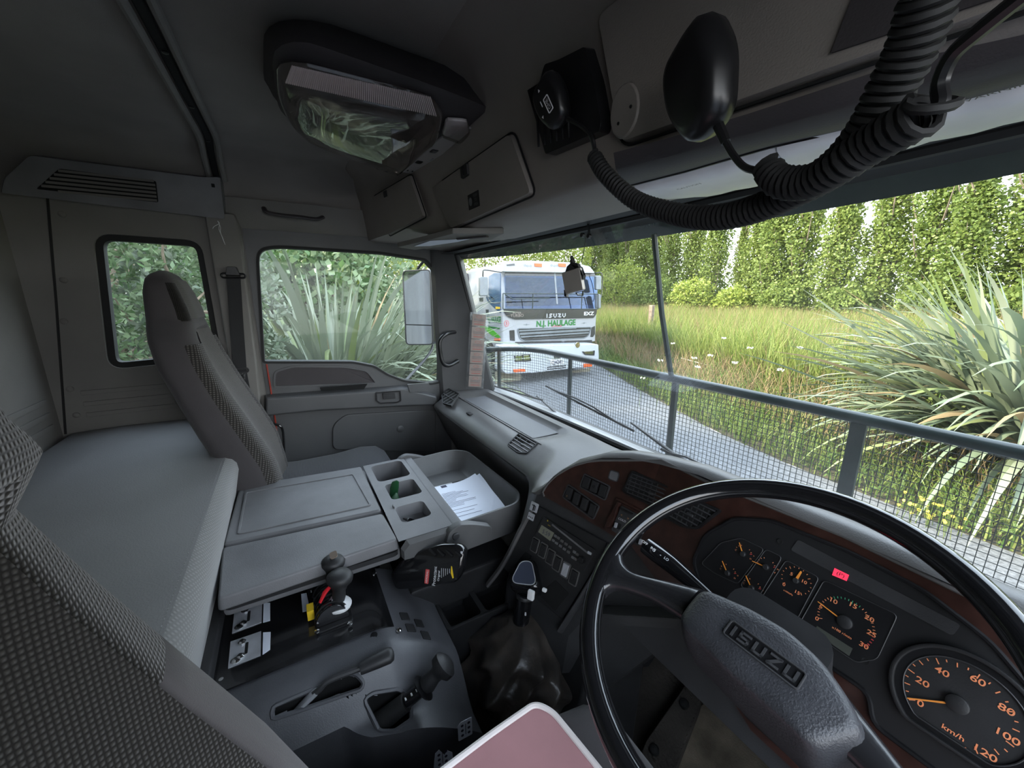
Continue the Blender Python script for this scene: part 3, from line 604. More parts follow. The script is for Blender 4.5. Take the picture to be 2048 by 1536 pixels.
def ticks(par, hub, r0, r1, angs, mt='amber', w=.0007):
    h = D.uv(*hub, .007); m = M()
    for a, s in angs:
        c, sn = math.cos(a), math.sin(a); q = r0 + (r1 - r0) * (1 - s); nn = (-sn * w / 2, c * w / 2)
        m.prism(D, [(h[0] + c * q + nn[0], h[1] + sn * q + nn[1]), (h[0] + c * q - nn[0], h[1] + sn * q - nn[1]), (h[0] + c * r1 - nn[0], h[1] + sn * r1 - nn[1]), (h[0] + c * r1 + nn[0], h[1] + sn * r1 + nn[1])], .0066, .0070)
    if angs: m.build('dial_ticks', K[mt], par)
def nums(par, L, mt='amber', name='numerals'):
    m = M()
    for t, px, py, s in L: a, b = D.uv(px, py, .007); m.text(D, t, a, b, s * .88, .0070, sx=1.2, bold=.012)
    m.build(name, K[mt], par)
def ang(hub, p): h = D.uv(*hub, .007); q = D.uv(*p, .007); return math.atan2(q[1] - h[1], q[0] - h[0]), math.hypot(q[0] - h[0], q[1] - h[1])
P1 = dialpanel([(1402, 1127), (1442, 1085), (1482, 1076), (1528, 1098), (1475, 1168), (1428, 1146)])
P2 = dialpanel([(1532, 1098), (1564, 1114), (1516, 1196), (1480, 1171)])
P3 = dialpanel([(1572, 1120), (1638, 1155), (1594, 1238), (1521, 1198)])
P4 = dialpanel([(1648, 1160), (1795, 1230), (1754, 1318), (1712, 1325), (1598, 1248)])
def mini(par, hub, tip, mats, lab):
    needle(par, hub, tip, .0016, .0045); h = D.uv(*hub, .007)
    ticks(par, hub, .011, .0145, [(math.radians(t), .5) for t in (160, 140, 120, 60, 40)]); ticks(par, hub, .011, .0145, [(math.radians(30), 1)], 'redink', .0012)
    m = M(); m.text(D, 'C', h[0] - .0125, h[1], .004, .0070); m.text(D, 'H', h[0] + .013, h[1] - .001, .004, .0070); m.text(D, lab, h[0] + .016, h[1] + .006, .004, .0070); m.build('symbol', K['amber'], par)
mini(P1, (1486, 1108), (1479, 1085), 0, '=')
mini(P1, (1455, 1146), (1445, 1122), 0, 'o')
mini(P2, (1532, 1134), (1505, 1122), 0, 'H')
mini(P2, (1503, 1176), (1492, 1151), 0, 'F')
hub = (1592, 1161); needle(P3, hub, (1603, 1143), .0035, .004)
a0, r0 = ang(hub, (1557, 1168)); a1, r1 = ang(hub, (1605, 1195)); a1 -= 2 * PI if a1 > a0 else 0
if a0 < 0: a0 += 2 * PI; 
a1 = ang(hub, (1605, 1195))[0]; ticks(P3, hub, .0165, .0200, [(a0 + (a1 - a0) * k / 15, 1 if k % 5 == 0 else .5) for k in range(16)])
nums(P3, [('0', 1568, 1169, .0075), ('5', 1583, 1148, .0075), ('10', 1609, 1164, .0075), ('15', 1595, 1185, .0075), ('x100kPa', 1576, 1185, .0036)])
hub = (1690, 1244); needle(P4, hub, (1636, 1203), .0016, .0085)
a0, r0 = ang(hub, (1622, 1234)); a1, r1 = ang(hub, (1741, 1303)); a0 += 2 * PI if a0 < 0 else 0
allk = [(a0 + (a1 - a0) * k / 30, 1 if k % 5 == 0 else .5, k) for k in range(31)]
ticks(P4, hub, .0265, .0315, [(a, s) for a, s, k in allk if k < 10 or 17 < k <= 25]); ticks(P4, hub, .0265, .0315, [(a, s) for a, s, k in allk if 10 <= k <= 17], 'green'); ticks(P4, hub, .0265, .0315, [(a, s) for a, s, k in allk if k > 25], 'redink', .0011)
nums(P4, [('0', 1634, 1237, .0085), ('5', 1642, 1213, .0085), ('10', 1668, 1202, .0095), ('15', 1707, 1211, .0095), ('20', 1739, 1237, .0095), ('25', 1743, 1267, .0095), ('30', 1728, 1291, .0095), ('x100 r/min', 1683, 1265, .0048)])
m = M(); m.prism(D, D.poly([(1634, 1252), (1705, 1297), (1698, 1312), (1628, 1264)], .007), .0066, .0072); l = m.build('trip_display', K['lcd'], P4); bpy.data.objects[l.name].data.materials[0] = mat('dim_lcd', (.06, .065, .055), .35)
for p in ((1560, 1083), (1731, 1322)): a, b = D.uv(*p, .006); m = M(); m.lathe(D.p(a, b, .005), D.n, [(.004, 0), (.004, .002), (.0005, .001)], 12); m.build('cluster_screw', K['void'], clu)
# speedometer
hub = (1915, 1408); ha, hb = D.uv(*hub, .007); sp = thing('speedometer', D.p(ha, hb - .06, .006), 'large round speedometer with orange numerals at the lower right', 'gauge')
shp = lambda r: [(ha + .004 + x, hb + max(y, -.80 * r)) for x, y in [(r * math.cos(t), r * math.sin(t)) for t in np.linspace(0, 2 * PI, 64, endpoint=False)]]
m = M(); m.ring(D, shp(.0615), shp(.0565), .004, .012); m.build('bezel', K['dark'], sp, bevel=.0015)
m = M(); m.ring(D, shp(.0565), shp(.0485), .004, .008); m.build('inner_bezel', K['black'], sp)
m = M(); m.tube([D.p(a, b, .0085) for a, b in shp(.0485)], .0008, 6, closed=True); m.build('dial_edge', K['panel'], sp)
m = M(); m.prism(D, shp(.049), .003, .0065); dface = m.build('dial_face', K['dark'], sp)
needle(sp, hub, (1815, 1396), .0020, .0095)
a0 = ang(hub, (1815, 1399))[0]; a0 += 2 * PI if a0 < 0 else 0; a6 = ang(hub, (1962, 1346))[0]
ticks(sp, hub, .0375, .0435, [(a0 + (a6 - a0) * k / 12, 1 if k % 4 == 0 else (.8 if k % 2 == 0 else .45)) for k in range(26)], w=.0010)
nums(sp, [('0', 1841, 1407, .0115), ('20', 1845, 1364, .0115), ('40', 1884, 1343, .0115), ('60', 1956, 1361, .0115), ('80', 2013, 1419, .0115), ('100', 2017, 1474, .0115), ('120', 1972, 1507, .0115), ('km/h', 1906, 1465, .0085)])
# ================================================================== STEERING WHEEL AND COLUMN
W = Fr((.6024, .471, 1.8908), (0, -.5075, .8616), (1, 0, 0))
sw = thing('steering_wheel', W.p(0, 0, -.02), 'large black two-spoke steering wheel in front of the driver seat', 'steering wheel')
m = M(); rim = [W.p(.225 * math.cos(t), .225 * math.sin(t), 0) for t in np.linspace(0, 2 * PI, 96, endpoint=False)]; m.tube(rim, .0155, 14, closed=True); m.build('rim', K['blackgloss'], sw)
m = M(); m.tube([W.p(.2105 * math.cos(t), .2105 * math.sin(t), .0055) for t in np.linspace(0, 2 * PI, 96, endpoint=False)], .0022, 6, closed=True); m.build('rim_seam', K['black'], sw)
pl = W.poly([(1404, 1177), (1440, 1192), (1500, 1217), (1530, 1232)], .03); pl2 = W.poly([(1358, 1232), (1362, 1255), (1420, 1310), (1470, 1362)], .03)
top = [p for p in pl if p[0] < 0]; bot = [p for p in pl2 if p[0] < 0]
outl = [(p[0], p[1]) for p in top] + [(-p[0], p[1]) for p in top[::-1]] + [(-p[0], p[1]) for p in bot[::-1]] + [(p[0], p[1]) for p in bot]
outl = rpoly(outl, .012, 4)
def dome(fr, poly, w0, hh, n=5, infl=.018):
    poly = ccw(poly); secs = [[fr.p(a, b, w0) for a, b in poly]]; p = poly; cx = sum(q[0] for q in poly) / len(poly); cy = sum(q[1] for q in poly) / len(poly)
    for k in range(n + 1):
        t = k / n * PI / 2; s = (1 - math.cos(t)) * infl
        secs.append([fr.p(cx + (a - cx) * (1 - s / .10), cy + (b - cy) * (1 - s / .05), w0 + hh * (.35 + .65 * math.sin(t))) for a, b in poly])
    return secs
outl = rpoly(W.poly([(1404, 1176), (1440, 1190), (1500, 1216), (1580, 1262), (1650, 1325), (1700, 1395), (1738, 1476), (1628, 1508), (1560, 1442), (1470, 1362), (1400, 1292), (1362, 1256), (1358, 1232), (1380, 1200)], .024), .012, 4)
ocx, ocy = sum(p[0] for p in outl) / len(outl), sum(p[1] for p in outl) / len(outl)
m = M(); m.loft([[W.p(ocx + (a - ocx) * s, ocy + (b - ocy) * s - dy, w) for a, b in outl] for w, s, dy in ((-.055, .96, .008), (-.04, 1.0, .006), (-.01, 1.02, .004), (.012, 1.01, 0), (.022, .985, 0), (.028, .94, 0), (.031, .86, 0), (.0325, .6, 0))]); pad = m.build('horn_pad', K['panel'], sw, ang=50)
pad.data.materials[0] = mat('grained_black_hub', (.040, .041, .046), .38, bump=.9, bscale=420, var=.25, vscale=18)
satin = mat('satin_black_spoke', (.018, .018, .020), .25, bump=.1, bscale=300, coat=.3)
spk = W.poly([(1182, 1170), (1205, 1120), (1240, 1085), (1249, 1122), (1272, 1143), (1330, 1160), (1404, 1176), (1362, 1230), (1300, 1196), (1250, 1174), (1222, 1172), (1204, 1195), (1183, 1225)], .008)
for sgn in (1, -1):
    prs = [((1220, 1082), (1180, 1212), .009), ((1240, 1096), (1192, 1208), .011), ((1247, 1122), (1210, 1182), .012), ((1272, 1145), (1236, 1174), .012), ((1330, 1160), (1300, 1196), .013), ((1408, 1178), (1362, 1236), .016)]; secs = []
    U_ = cr([W.uv(*p[0], .006) for p in prs], 4); L_2 = cr([W.uv(*p[1], .006) for p in prs], 4); H_ = cr([(p[2],) for p in prs], 4)
    for u_, l_2, h_ in zip(U_, L_2, H_): h_ = float(h_[0]); secs.append([W.p(sgn * (u_[0] + (l_2[0] - u_[0]) * s), u_[1] + (l_2[1] - u_[1]) * s, w * h_) for s, w in ((0, 0), (.06, .6), (.2, 1), (.5, 1.1), (.8, 1), (.94, .6), (1, 0), (.94, -.8), (.5, -1), (.06, -.8))])
    m = M(); m.loft(secs); m.build('spoke', satin, sw, ang=60)
tp = .0330
# raised badge reading ISUZU in a rounded frame
bc = W.uv(1524, 1305, .033); 
fb = W.off(bc[0], bc[1], 0, 0)
q = rrect(0, 0, .082, .022, .004); m = M(); m.ring(fb, q, inset(q, .0018), tp - .003, tp + .0022); bd = m.build('badge', K['panel'], sw, bevel=.0005)
m = M(); m.prism(fb, inset(q, .0016), tp - .003, tp + .0004); m.build('badge_field', K['black'], bd)
LI, LS, LU, LZ = [[(0, 0), (0, 1)]], [[(1, 1), (0, 1), (0, .5), (1, .5), (1, 0), (0, 0)]], [[(0, 1), (0, 0), (1, 0), (1, 1)]], [[(0, 1), (1, 1), (0, 0), (1, 0)]]
def isuzu(m, fr, cx, cy, w, h, th, w0, w1):
    g = w / 4.9; x = cx - w / 2 + th / 2
    for L, ww in ((LI, 0), (LS, .66), (LU, .66), (LZ, .66), (LU, .66)):
        m.stroke(fr, L, x, cy - h / 2 + th / 2, ww * g, h - th, th, w0, w1); x += ww * g + g * (.50 if ww else .56)
m = M(); isuzu(m, fb, .001, 0, .070, .0130, .0027, tp, tp + .002); m.build('badge_lettering', K['panel'], bd)
# column shroud, stalk
cd = -W.n
m = M(); secs = []
for h, w, d, oy in ((-.02, .06, .05, 0), (-.05, .060, .048, -.005), (-.16, .060, .050, -.005), (-.24, .056, .050, 0), (-.42, .045, .045, 0), (-.62, .04, .04, 0)): secs.append([W.p(a, b + oy, h) for a, b in rrect(0, 0, w * 2, d * 2, .025, 4)])
m.loft(secs); col_ = thing('steering_column', W.p(0, 0, -.62), 'dark steering column shroud beneath the wheel hub', 'steering column'); m.build('shroud', K['dark'], col_, ang=50)
m = M(); p0 = W.p(*W.uv(1420, 1195, -.05), -.05); tipp = W.p(*W.uv(1292, 1090, -.045), -.045); midp = W.p(*W.uv(1345, 1130, -.047), -.047)
m.tube([p0, p0 * .6 + midp * .4, midp, midp * .5 + tipp * .5, tipp * .95 + midp * .05, tipp], [.011, .013, .0165, .0180, .0175, .012], 12, sq=(1, .8))
stk = m.build('wiper_stalk', K['blackgloss'], col_, ang=40)
dd = nrm(tipp - midp); nn_ = nrm(EYE - midp); fs_ = Fr(midp, nn_, -dd)
m = M()
for t, a, s in (('OFF', -.052, .006), ('INT', -.036, .0055), ('o', -.034, .009), ('LO', -.012, .006), ('-', -.022, .008), ('HI', .0, .006), ('1', .02, .005)): m.text(fs_, t, a, .002, s, .0125, rot=-PI / 2 * 0)
m.build('lettering', K['inkw'], stk)

# ================================================================== SEATS
def seat(name, cx, label, drv=False, rec=.028, pw=2, group=None, hoff=0., cushmat='weaveblue', yoff=0.):
    s = thing(name, (cx, .1 + yoff, 1.2), label, 'seat')
    #        z, halfw, yf, yb
    T = [(1.56, .205, -.035, -.165), (1.66, .225, -.045, -.19), (1.76, .232, -.060, -.21), (1.88, .236, -.105, -.25), (2.00, .230, -.155, -.285), (2.10, .215, -.190, -.315), (2.17, .195, -.208, -.325), (2.205, .165, -.214, -.328), (2.225, .140, -.216, -.329), (2.26, .132, -.222, -.328), (2.31, .124, -.236, -.325), (2.345, .105, -.25, -.318), (2.365, .07, -.262, -.305), (2.372, .03, -.275, -.292)]
    zs = np.array([t[0] for t in T]); f = lambda z, i: float(np.interp(z, zs, [t[i] for t in T]))
    Z = list(np.linspace(1.56, 2.17, 22)) + list(np.linspace(2.18, 2.372, 16))
    def sec(z):
        hw, yf, yb = f(z, 1), f(z, 2), f(z, 3); out = []
        if drv: e_ = min(1, max(0, (z - 2.17) / .04)); hw *= .93 + .19 * e_; yf += .028 * e_; yb += .028 * e_
        my = (yf + yb) / 2; hy = (yf - yb) / 2
        for k in range(56):
            t = 2 * PI * k / 56; c, sn = math.cos(t), math.sin(t); x = hw * math.copysign(abs(c) ** .38, c); y = my + hy * math.copysign(abs(sn) ** .55, sn)
            if sn > 0 and abs(x) < hw * .62 and z < 2.2: y -= rec * (1 - (abs(x) / (hw * .62)) ** pw)
            out.append(V3(cx + x, y + yoff, z + hoff))
        return out
    m = M(); m.loft([sec(z) for z in (Z if not drv else [z for z in Z if z < 2.04])]); m.build('backrest', K['cloth'], s, ang=80)
    if drv: m = M(); m.loft([sec(z) for z in Z if z > 2.0]); m.build('ribbed_upper', K['cord1'], s, ang=80)
    # woven centre and ribbed strips lie a few millimetres proud of the cloth
    def strip(x0, x1, za, zb, n=22, lift=.006, wrap=False):
        P = []
        for z in np.linspace(za, zb, n):
            hw, yf, yb = f(z, 1) * (.93 if drv else 1), f(z, 2), f(z, 3); rowp = []
            for t in np.linspace(0, 1, 9):
                xx = (x0 + (x1 - x0) * t); x = xx * hw; e = min(1, abs(xx)); c = e ** (1 / .38); sn = math.sqrt(max(0, 1 - c * c)); y = (yf + yb) / 2 + (yf - yb) / 2 * sn ** .55
                if abs(xx) < .62 and z < 2.2: y -= rec * (1 - (abs(xx) / .62) ** pw)
                ee = lift * (1 - (2 * t - 1) ** 6); rowp.append(V3(cx + x * (1 + .0 * ee) + (ee * .8 if wrap and x > 0 else -ee * .8 if wrap else 0), y + ee + .001 + yoff, z + hoff))
            P.append(rowp)
        m = M(); m.grid(P); return m
    strip(-.62, .62, 1.58, 2.19 if not drv else 2.165, lift=.006 if not drv else .004).build('centre_panel', K['cord1' if drv else 'weave'], s, ang=80)
    if not drv: strip(-.80, .80, 2.23, 2.345, 12).build('headrest_panel', K['weave'], s, ang=80)
    for g in (() if drv else (-1, 1)): strip(g * .63, g * .985, 1.60 if not drv else 2.03, 2.16, 24 if not drv else 10, .007, True).build('ribbed_bolster', K['cord2' if not drv else 'cord1'], s, ang=80); strip(g * .80, g * .99, 2.225, 2.335, 12, .005, True).build('ribbed_headrest_edge', K['cord1'], s, ang=80)
    # cushion
    m = M(); secs = []
    for y, hw, t, b in ((-.14, .20, 1.60, 1.47), (-.12, .225, 1.615, 1.46), (.0, .232, 1.60, 1.46), (.15, .235, 1.60, 1.46), (.26, .235, 1.612, 1.465), (.325, .228, 1.605, 1.47), (.36, .215, 1.58, 1.48), (.372, .19, 1.55, 1.50)): secs.append([V3(cx + a, y + yoff, b_) for a, b_ in rrect(0, (t + b) / 2, hw * 2, t - b, .045, 5)])
    m.loft(secs); m.build('cushion', K[cushmat], s, ang=80)
    m = M(); m.box((cx, .08 + yoff, 1.415), (.40, .40, .09)); m.build('seat_base', K['dark'], s, bevel=.01); m = M(); m.box((cx, .08 + yoff, 1.28), (.28, .34, .18)); m.build('pedestal', K['black'], s, bevel=.01)
    return s
ps = seat('passenger_seat', -.82, 'grey cloth passenger seat with built-in headrest beside the door', yoff=-.025)
m = M(); m.loft([[at(x, y, 'z', 1.612) + (0, 0, h * .006) for x, y in ((528, 951), (540, 946), (552, 948), (545, 953), (534, 954))] for h in (0, 1)]); m.build('pale_scuff', K['paper'], ps)
ds = seat('driver_seat', .605, 'dark ribbed-cloth driver seat backrest at the left edge of the photo', True, rec=.075, pw=5, yoff=.058, cushmat='cloth')
# pink quilted pad with cream piping lying on the driver cushion
pc = [(.62, -.05), (.40, -.05), (.378, .20), (.374, .285), (.40, .304), (.50, .316), (.70, .33), (.86, .33), (.86, -.05)]
FZ = Fr((0, 0, 0), (0, 0, 1), (1, 0, 0)); pk = thing('pink_seat_pad', (.61, .14, 1.612), 'dusty pink seat pad with cream piping at the bottom edge of the photo', 'cushion')
m = M(); q = rpoly(pc, .022, 6); m.prism(FZ, q, 1.614, 1.645, taper=.004); m.build('pad', K['pink'], pk, bevel=.006)
m = M(); m.tube([V3(a, b, 1.643) for a, b in inset(ccw(q), .003)], .0052, 8, closed=True); m.build('piping', K['piping'], pk)

# ================================================================== BUNK
bk = thing('sleeper_bunk', (0, -.45, 1.2), 'grey vinyl bunk mattress across the back of the cab', 'bunk')
secs = []
for x in np.linspace(-1.085, 1.085, 12): secs.append([V3(x, y, z) for y, z in ((-.715, 1.62), (-.715, 1.80), (-.69, 1.828), (-.55, 1.832), (-.40, 1.828), (-.205, 1.819))])
m = M(); m.loft(secs, closed=False, caps=False); m.build('mattress_top', K['vinyl'], bk, ang=60)
m = M(); m.loft([[V3(x, y, z) for y, z in ((-.212, 1.8195), (-.205, 1.818), (-.190, 1.811), (-.180, 1.797), (-.178, 1.775), (-.195, 1.70), (-.212, 1.62))] for x in np.linspace(-1.085, 1.085, 12)], closed=False, caps=False); m.build('perforated_edge', K['perf'], bk, ang=60)
m = M(); m.box((0, -.455, 1.41), (2.17, .52, .42)); m.build('bunk_base', K['panel'], bk, bevel=.01)

# ================================================================== CENTRE CONSOLE (folded middle seat back)
FC = Fr((0, 0, 1.70), (0, 0, 1), (1, 0, 0))
cc = thing('centre_console', (-.36, .1, 1.45), 'grey folded-down centre console with two flat lids and cup bins', 'console')
U = lambda px, py, c=0.: FC.uv(px, py, c)
base = rpoly([U(458, 985, -.02), U(738, 930, -.02), U(800, 915), U(830, 925), U(930, 1055), U(905, 1070), U(802, 1085, -.03), U(425, 1215, -.03)], .012)
m = M(); m.prism(FC, [(-.63, -.185), (-.63, .19), (-.10, .19), (-.10, -.185)], -.065, -.028, taper=.0); m.build('console_base', K['lid'], cc, bevel=.012)
def lid(pts, name, inner):
    m = M(); q = rpoly([U(*p) for p in pts], .014, 4); m.prism(FC, q, -.030, 0, taper=.004); l = m.build(name, K['lid'], cc, bevel=.006, seg=3)
    return q, l
q, l1 = lid([(477, 972), (724, 931), (766, 1020), (442, 1090)], 'rear_lid', 1)
rr = rpoly([U(*p) for p in ((490, 985), (708, 948), (744, 1011), (474, 1070))], .012, 4); m = M(); m.ring(FC, rr, inset(rr, .006), -.001, .0028); m.build('raised_border', K['lid'], l1, bevel=.001)
q, l2 = lid([(441, 1094), (767, 1024), (799, 1078), (430, 1202)], 'front_lid', 0)
m = M(); m.prism(FC, rpoly([(-.632, -.182), (-.632, .17), (-.095, .185), (-.095, -.182)], .02), -.045, -.033); m.build('shadow_gap', K['dark'], cc)
# bins
def cellpx(outer, inner, depth, mt='lid', par=cc, name='bin', w=0.):
    o4 = [U(*p, w) for p in outer]; x0, x1 = sum(sorted(p[0] for p in o4)[:2]) / 2, sum(sorted(p[0] for p in o4)[2:]) / 2; y0, y1 = sum(sorted(p[1] for p in o4)[:2]) / 2, sum(sorted(p[1] for p in o4)[2:]) / 2
    i4 = [U(*p, w) for p in inner]; xs_ = [p[0] for p in i4]; ys_ = [p[1] for p in i4]
    inn = rrect((min(xs_) + max(xs_)) / 2, (min(ys_) + max(ys_)) / 2, max(xs_) - min(xs_), max(ys_) - min(ys_), .018, 5)
    m = M(); m.cell(FC, (min(x0, min(xs_) - .006), min(y0, min(ys_) - .006), max(x1, max(xs_) + .006), max(y1, max(ys_) + .006)), inn, depth, w, taper=.004); return m.build(name, K[mt], par, ang=50), inn
X0, X1, X2, X3 = -.59, -.42, -.275, -.085; Y0, Y1 = .181, .325
for (xa, xb, yb, inn, dp) in ((X0, X1, Y1, rrect(-.503, .257, .138, .108, .018, 5), .07), (X1, X2, Y1, rrect(-.350, .262, .108, .094, .014, 5), .06), (X2, X3, Y1, rrect(-.205, .252, .090, .084, .016, 5), .035)):
    m = M(); m.cell(FC, (xa, Y0, xb, yb), inn, dp, 0, taper=.004); m.build('bin', K['lid'], cc, ang=50)
m = M(); m.prism(FC, [(X0, Y1), (X3, Y1), (X3, Y1 + .03), (X0, Y1 + .03)], -.10, -.001); m.build('bin_lip', K['lid'], cc, bevel=.006)
m = M(); m.loft([[V3(X3, y, z) for y, z in ((.185, 1.655), (.185, 1.68), (.20, 1.699), (.34, 1.699), (.35, 1.675), (.30, 1.662), (.25, 1.650))], [V3(X3 + .012, y, z) for y, z in ((.19, 1.652), (.19, 1.675), (.205, 1.69), (.335, 1.69), (.345, 1.673), (.30, 1.658), (.25, 1.648))]]); m.build('bin_side', K['tray'], cc)
for x in (X0 - .004, X3 + .014):
    m = M(); m.prism(Fr((x, 0, 0), (1, 0, 0)), rpoly([(.29, 1.655), (.305, 1.70), (.335, 1.712), (.375, 1.700), (.43, 1.675), (.43, 1.63), (.33, 1.63)], .012), -.012, .012); m.build('hinge_arm', K['tray'], cc, bevel=.004)
    m = M(); m.lathe((x + .012, .322, 1.683), (1, 0, 0), [(.010, 0), (.010, .004), (.008, .006), (.001, .006)], 16); m.build('hinge_pin', K['panel'], cc)
# tray (its own moulding, hinged to the console)
ty = thing('document_tray', (-.34, .45, 1.60), 'deep grey document tray between the centre console and the dash', 'tray')
tq = lambda L: rpoly(L, .035, 5)
rimo = tq([(-.585, .335), (-.60, .52), (-.555, .575), (-.16, .585), (-.105, .545), (-.095, .335)]); 
def prj(poly, z): return [V3(a, b, z) for a, b in poly]
rimi = inset(rimo, .010); flo = inset(rimo, .045)
m = M(); m.loft([prj(rimo, 1.60), prj(rimo, 1.685), prj(inset(rimo, .002), 1.690), prj(inset(rimo, .008), 1.690), prj(rimi, 1.686), prj(inset(rimo, .028), 1.63), prj(flo, 1.622)], caps=False)
n_ = len(rimo); m.add(prj(flo, 1.622), [tuple(range(n_))]); m.add(prj(rimo, 1.60), [tuple(range(n_))]); m.build('tray_shell', K['tray'], ty, ang=50)
# clipboard and papers
cbp = thing('clipboard', (-.30, .43, 1.624), 'clipboard lying in the grey tray under loose papers', 'clipboard')
fcb = Fr((-.30, .445, 1.624), (0, 0, 1), (-.97, .10, 0)); fcb = Fr((-.305, .450, 1.624), (.0, 0, 1), (.985, .0, 0))
m = M(); m.box((0, 0, .002), (.28, .165, .003), fcb); m.build('board', K['black'], cbp)
m = M(); m.box((-.118, -.035, .0065), (.028, .085, .004), fcb); c_ = m.build('spring_clip', K['alu'], cbp, bevel=.001); m = M(); m.box((-.112, -.03, .0095), (.016, .02, .003), fcb); m.build('clip_lever', K['ink'], c_)
def sheet(z0, curl, dx, dy, rot, label, w=.29, h=.185):
    c, s = math.cos(rot), math.sin(rot); P = []
    for i in range(13):
        r = []
        for j in range(9):
            a = -w / 2 + w * i / 12; b = -h / 2 + h * j / 8; e = max(0, b - .01) / h
            z = z0 + curl * e * e + .0012 * math.sin(a * 40 + rot * 9) + max(0, a - .09) ** 2 * curl * 8
            r.append(V3(-.295 + dx + a * c - b * s, .447 + dy + a * s + b * c, z))
        P.append(r)
    m = M(); m.grid(P); return m.build('paper_sheet', K['paper'], None, recalc=False), P
sh, P1_ = sheet(1.634, .10, .014, -.004, -.06, ''); tag(sh, 'printed white sheet on top of the clipboard in the tray', 'paper')
s2, _ = sheet(1.631, .13, .020, .0, -.12, ''); tag(s2, 'under sheet whose curled corner shows behind the printed page', 'paper')
fp = Fr((-.278, .443, 1.6362), (0, 0, 1), (1, -.06, 0)); m = M(); rr_ = random.Random(3)
for k in range(15):
    a = -.085 + k * .0085 if k < 12 else .03 + (k - 12) * .02
    L_ = rr_.uniform(.03, .11) if k not in (2, 8) else .13; m.box((a, .02 - (.13 - L_) / 2 - .01, 0), (.0010 if k not in (2, 8) else .0014, L_, .0004), fp)
m.build('printed_lines', K['ink'], sh)
# things in the bins
gc = thing('glasses_case', (-.37, .25, 1.645), 'dark green folded spectacles case standing in the middle bin', 'case')
m = M(); m.tube([(-.385, .235, 1.645), (-.372, .24, 1.70), (-.365, .243, 1.722), (-.360, .245, 1.728)], [.012, .014, .011, .003], 10, sq=(1, .5)); m.build('case_arm', K['greencase'], gc)
m = M(); m.tube([(-.335, .225, 1.645), (-.345, .235, 1.68), (-.350, .24, 1.692)], [.016, .012, .003], 10, sq=(1, .4)); m.build('case_lid', K['greencase'], gc)
m = M(); m.tube(cr([(-.225, .23, 1.672), (-.205, .235, 1.678), (-.190, .25, 1.676)], 5), [.004] * 6 + [.007] * 4 + [.004], 8); tag(m.build('key_fob', K['blackgloss']), 'small black key fob in the bin nearest the gear lever', 'key')
m = M(); m.prism(Fr((0, .209, 0), (0, -1, 0), (1, 0, 0)), [(-.262, 1.662), (-.246, 1.662), (-.246, 1.706), (-.262, 1.706)], -.0015, .0015); tag(m.build('grey_latch', K['dash']), 'short grey plastic latch at the edge of the near bin', 'latch')

# ================================================================== ENGINE TUNNEL CONSOLE
tn = thing('tunnel_console', (.02, .05, 1.2), 'grey moulded engine-tunnel console carrying the lever controls', 'console')
def hz(x, y):
    b = 1.585
    if y > .11: t = (y - .11) / .15; b -= .055 * t * t + .045 * t
    if x > .075: t = min(1, (x - .075) / .10); b -= .085 * t * t * (3 - 2 * t)
    return b
def onhz(px, py, up=0.):
    z = 1.56
    for _ in range(30): p = at(px, py, 'z', z); z += .6 * (hz(p[0], p[1]) + up - z)
    return at(px, py, 'z', z)
slotA = [onhz(px, py)[:2] for px, py in ((545, 1412), (543, 1438), (600, 1420), (700, 1385), (722, 1378), (728, 1365), (714, 1348), (690, 1345), (640, 1372))]
slotB = [onhz(px, py)[:2] for px, py in ((728, 1398), (745, 1385), (800, 1378), (822, 1400), (822, 1440), (790, 1462), (760, 1462))]
def inside(p, poly):
    c = False
    for i in range(len(poly)):
        (x0, y0), (x1, y1) = poly[i], poly[i - 1]
        if (y0 > p[1]) != (y1 > p[1]) and p[0] < (x1 - x0) * (p[1] - y0) / (y1 - y0) + x0: c = not c
    return c
xe = lambda y: float(np.interp(y, [-.28, .01, .05, .10, .2, .3], [.145, .15, .185, .205, .216, .220]))
gx = np.arange(0, 1.0001, 1 / 58); gy = np.arange(-.28, .2601, .0072); m = M(); nx, ny = len(gx), len(gy)
vs = [(-.18 + (xe(y) + .18) * x, y, hz(-.18 + (xe(y) + .18) * x, y)) for x in gx for y in gy]; fs = []
for i in range(nx - 1):
    for j in range(ny - 1):
        c = (vs[i * ny + j][0] + .0034, gy[j] + .0036)
        if inside(c, slotA) or inside(c, slotB): continue
        fs.append((i * ny + j, (i + 1) * ny + j, (i + 1) * ny + j + 1, i * ny + j + 1))
m.add(vs, fs); m.build('tunnel_moulding', K['tunnel'], tn, ang=60, recalc=False)
rg = [(-.18, -.28)] + [(xe(y), y) for y in gy] + [(x, gy[-1]) for x in np.linspace(xe(gy[-1]), -.18, 16)[1:]] + [(-.18, y) for y in gy[::-1][1:-1]]
m = M(); m.loft([[V3(x, y, hz(x, y)) for x, y in rg], [V3(x * 1.01, y * 1.01, hz(x, y) - .012) for x, y in rg], [V3(x * 1.03, y * 1.04, 1.2) for x, y in rg]], caps=False); m.build('tunnel_sides', K['tunnel'], tn, ang=50)
for sl in (slotA, slotB):
    q = ccw([tuple(p) for p in sl]); q = rpoly(q, .006, 2); m = M(); m.tube([V3(a, b, hz(a, b) - .001) for a, b in q], .0042, 6, closed=True); m.build('slot_lip', K['tunnel'], tn)
    m = M(); m.loft([[V3(a, b, hz(a, b) - .003) for a, b in inset(q, -.004)], [V3(a, b, 1.38) for a, b in q]], caps=False); m.add([V3(a, b, 1.38) for a, b in q], [tuple(range(len(q)))]); m.build('slot_cavity', K['void'], tn)
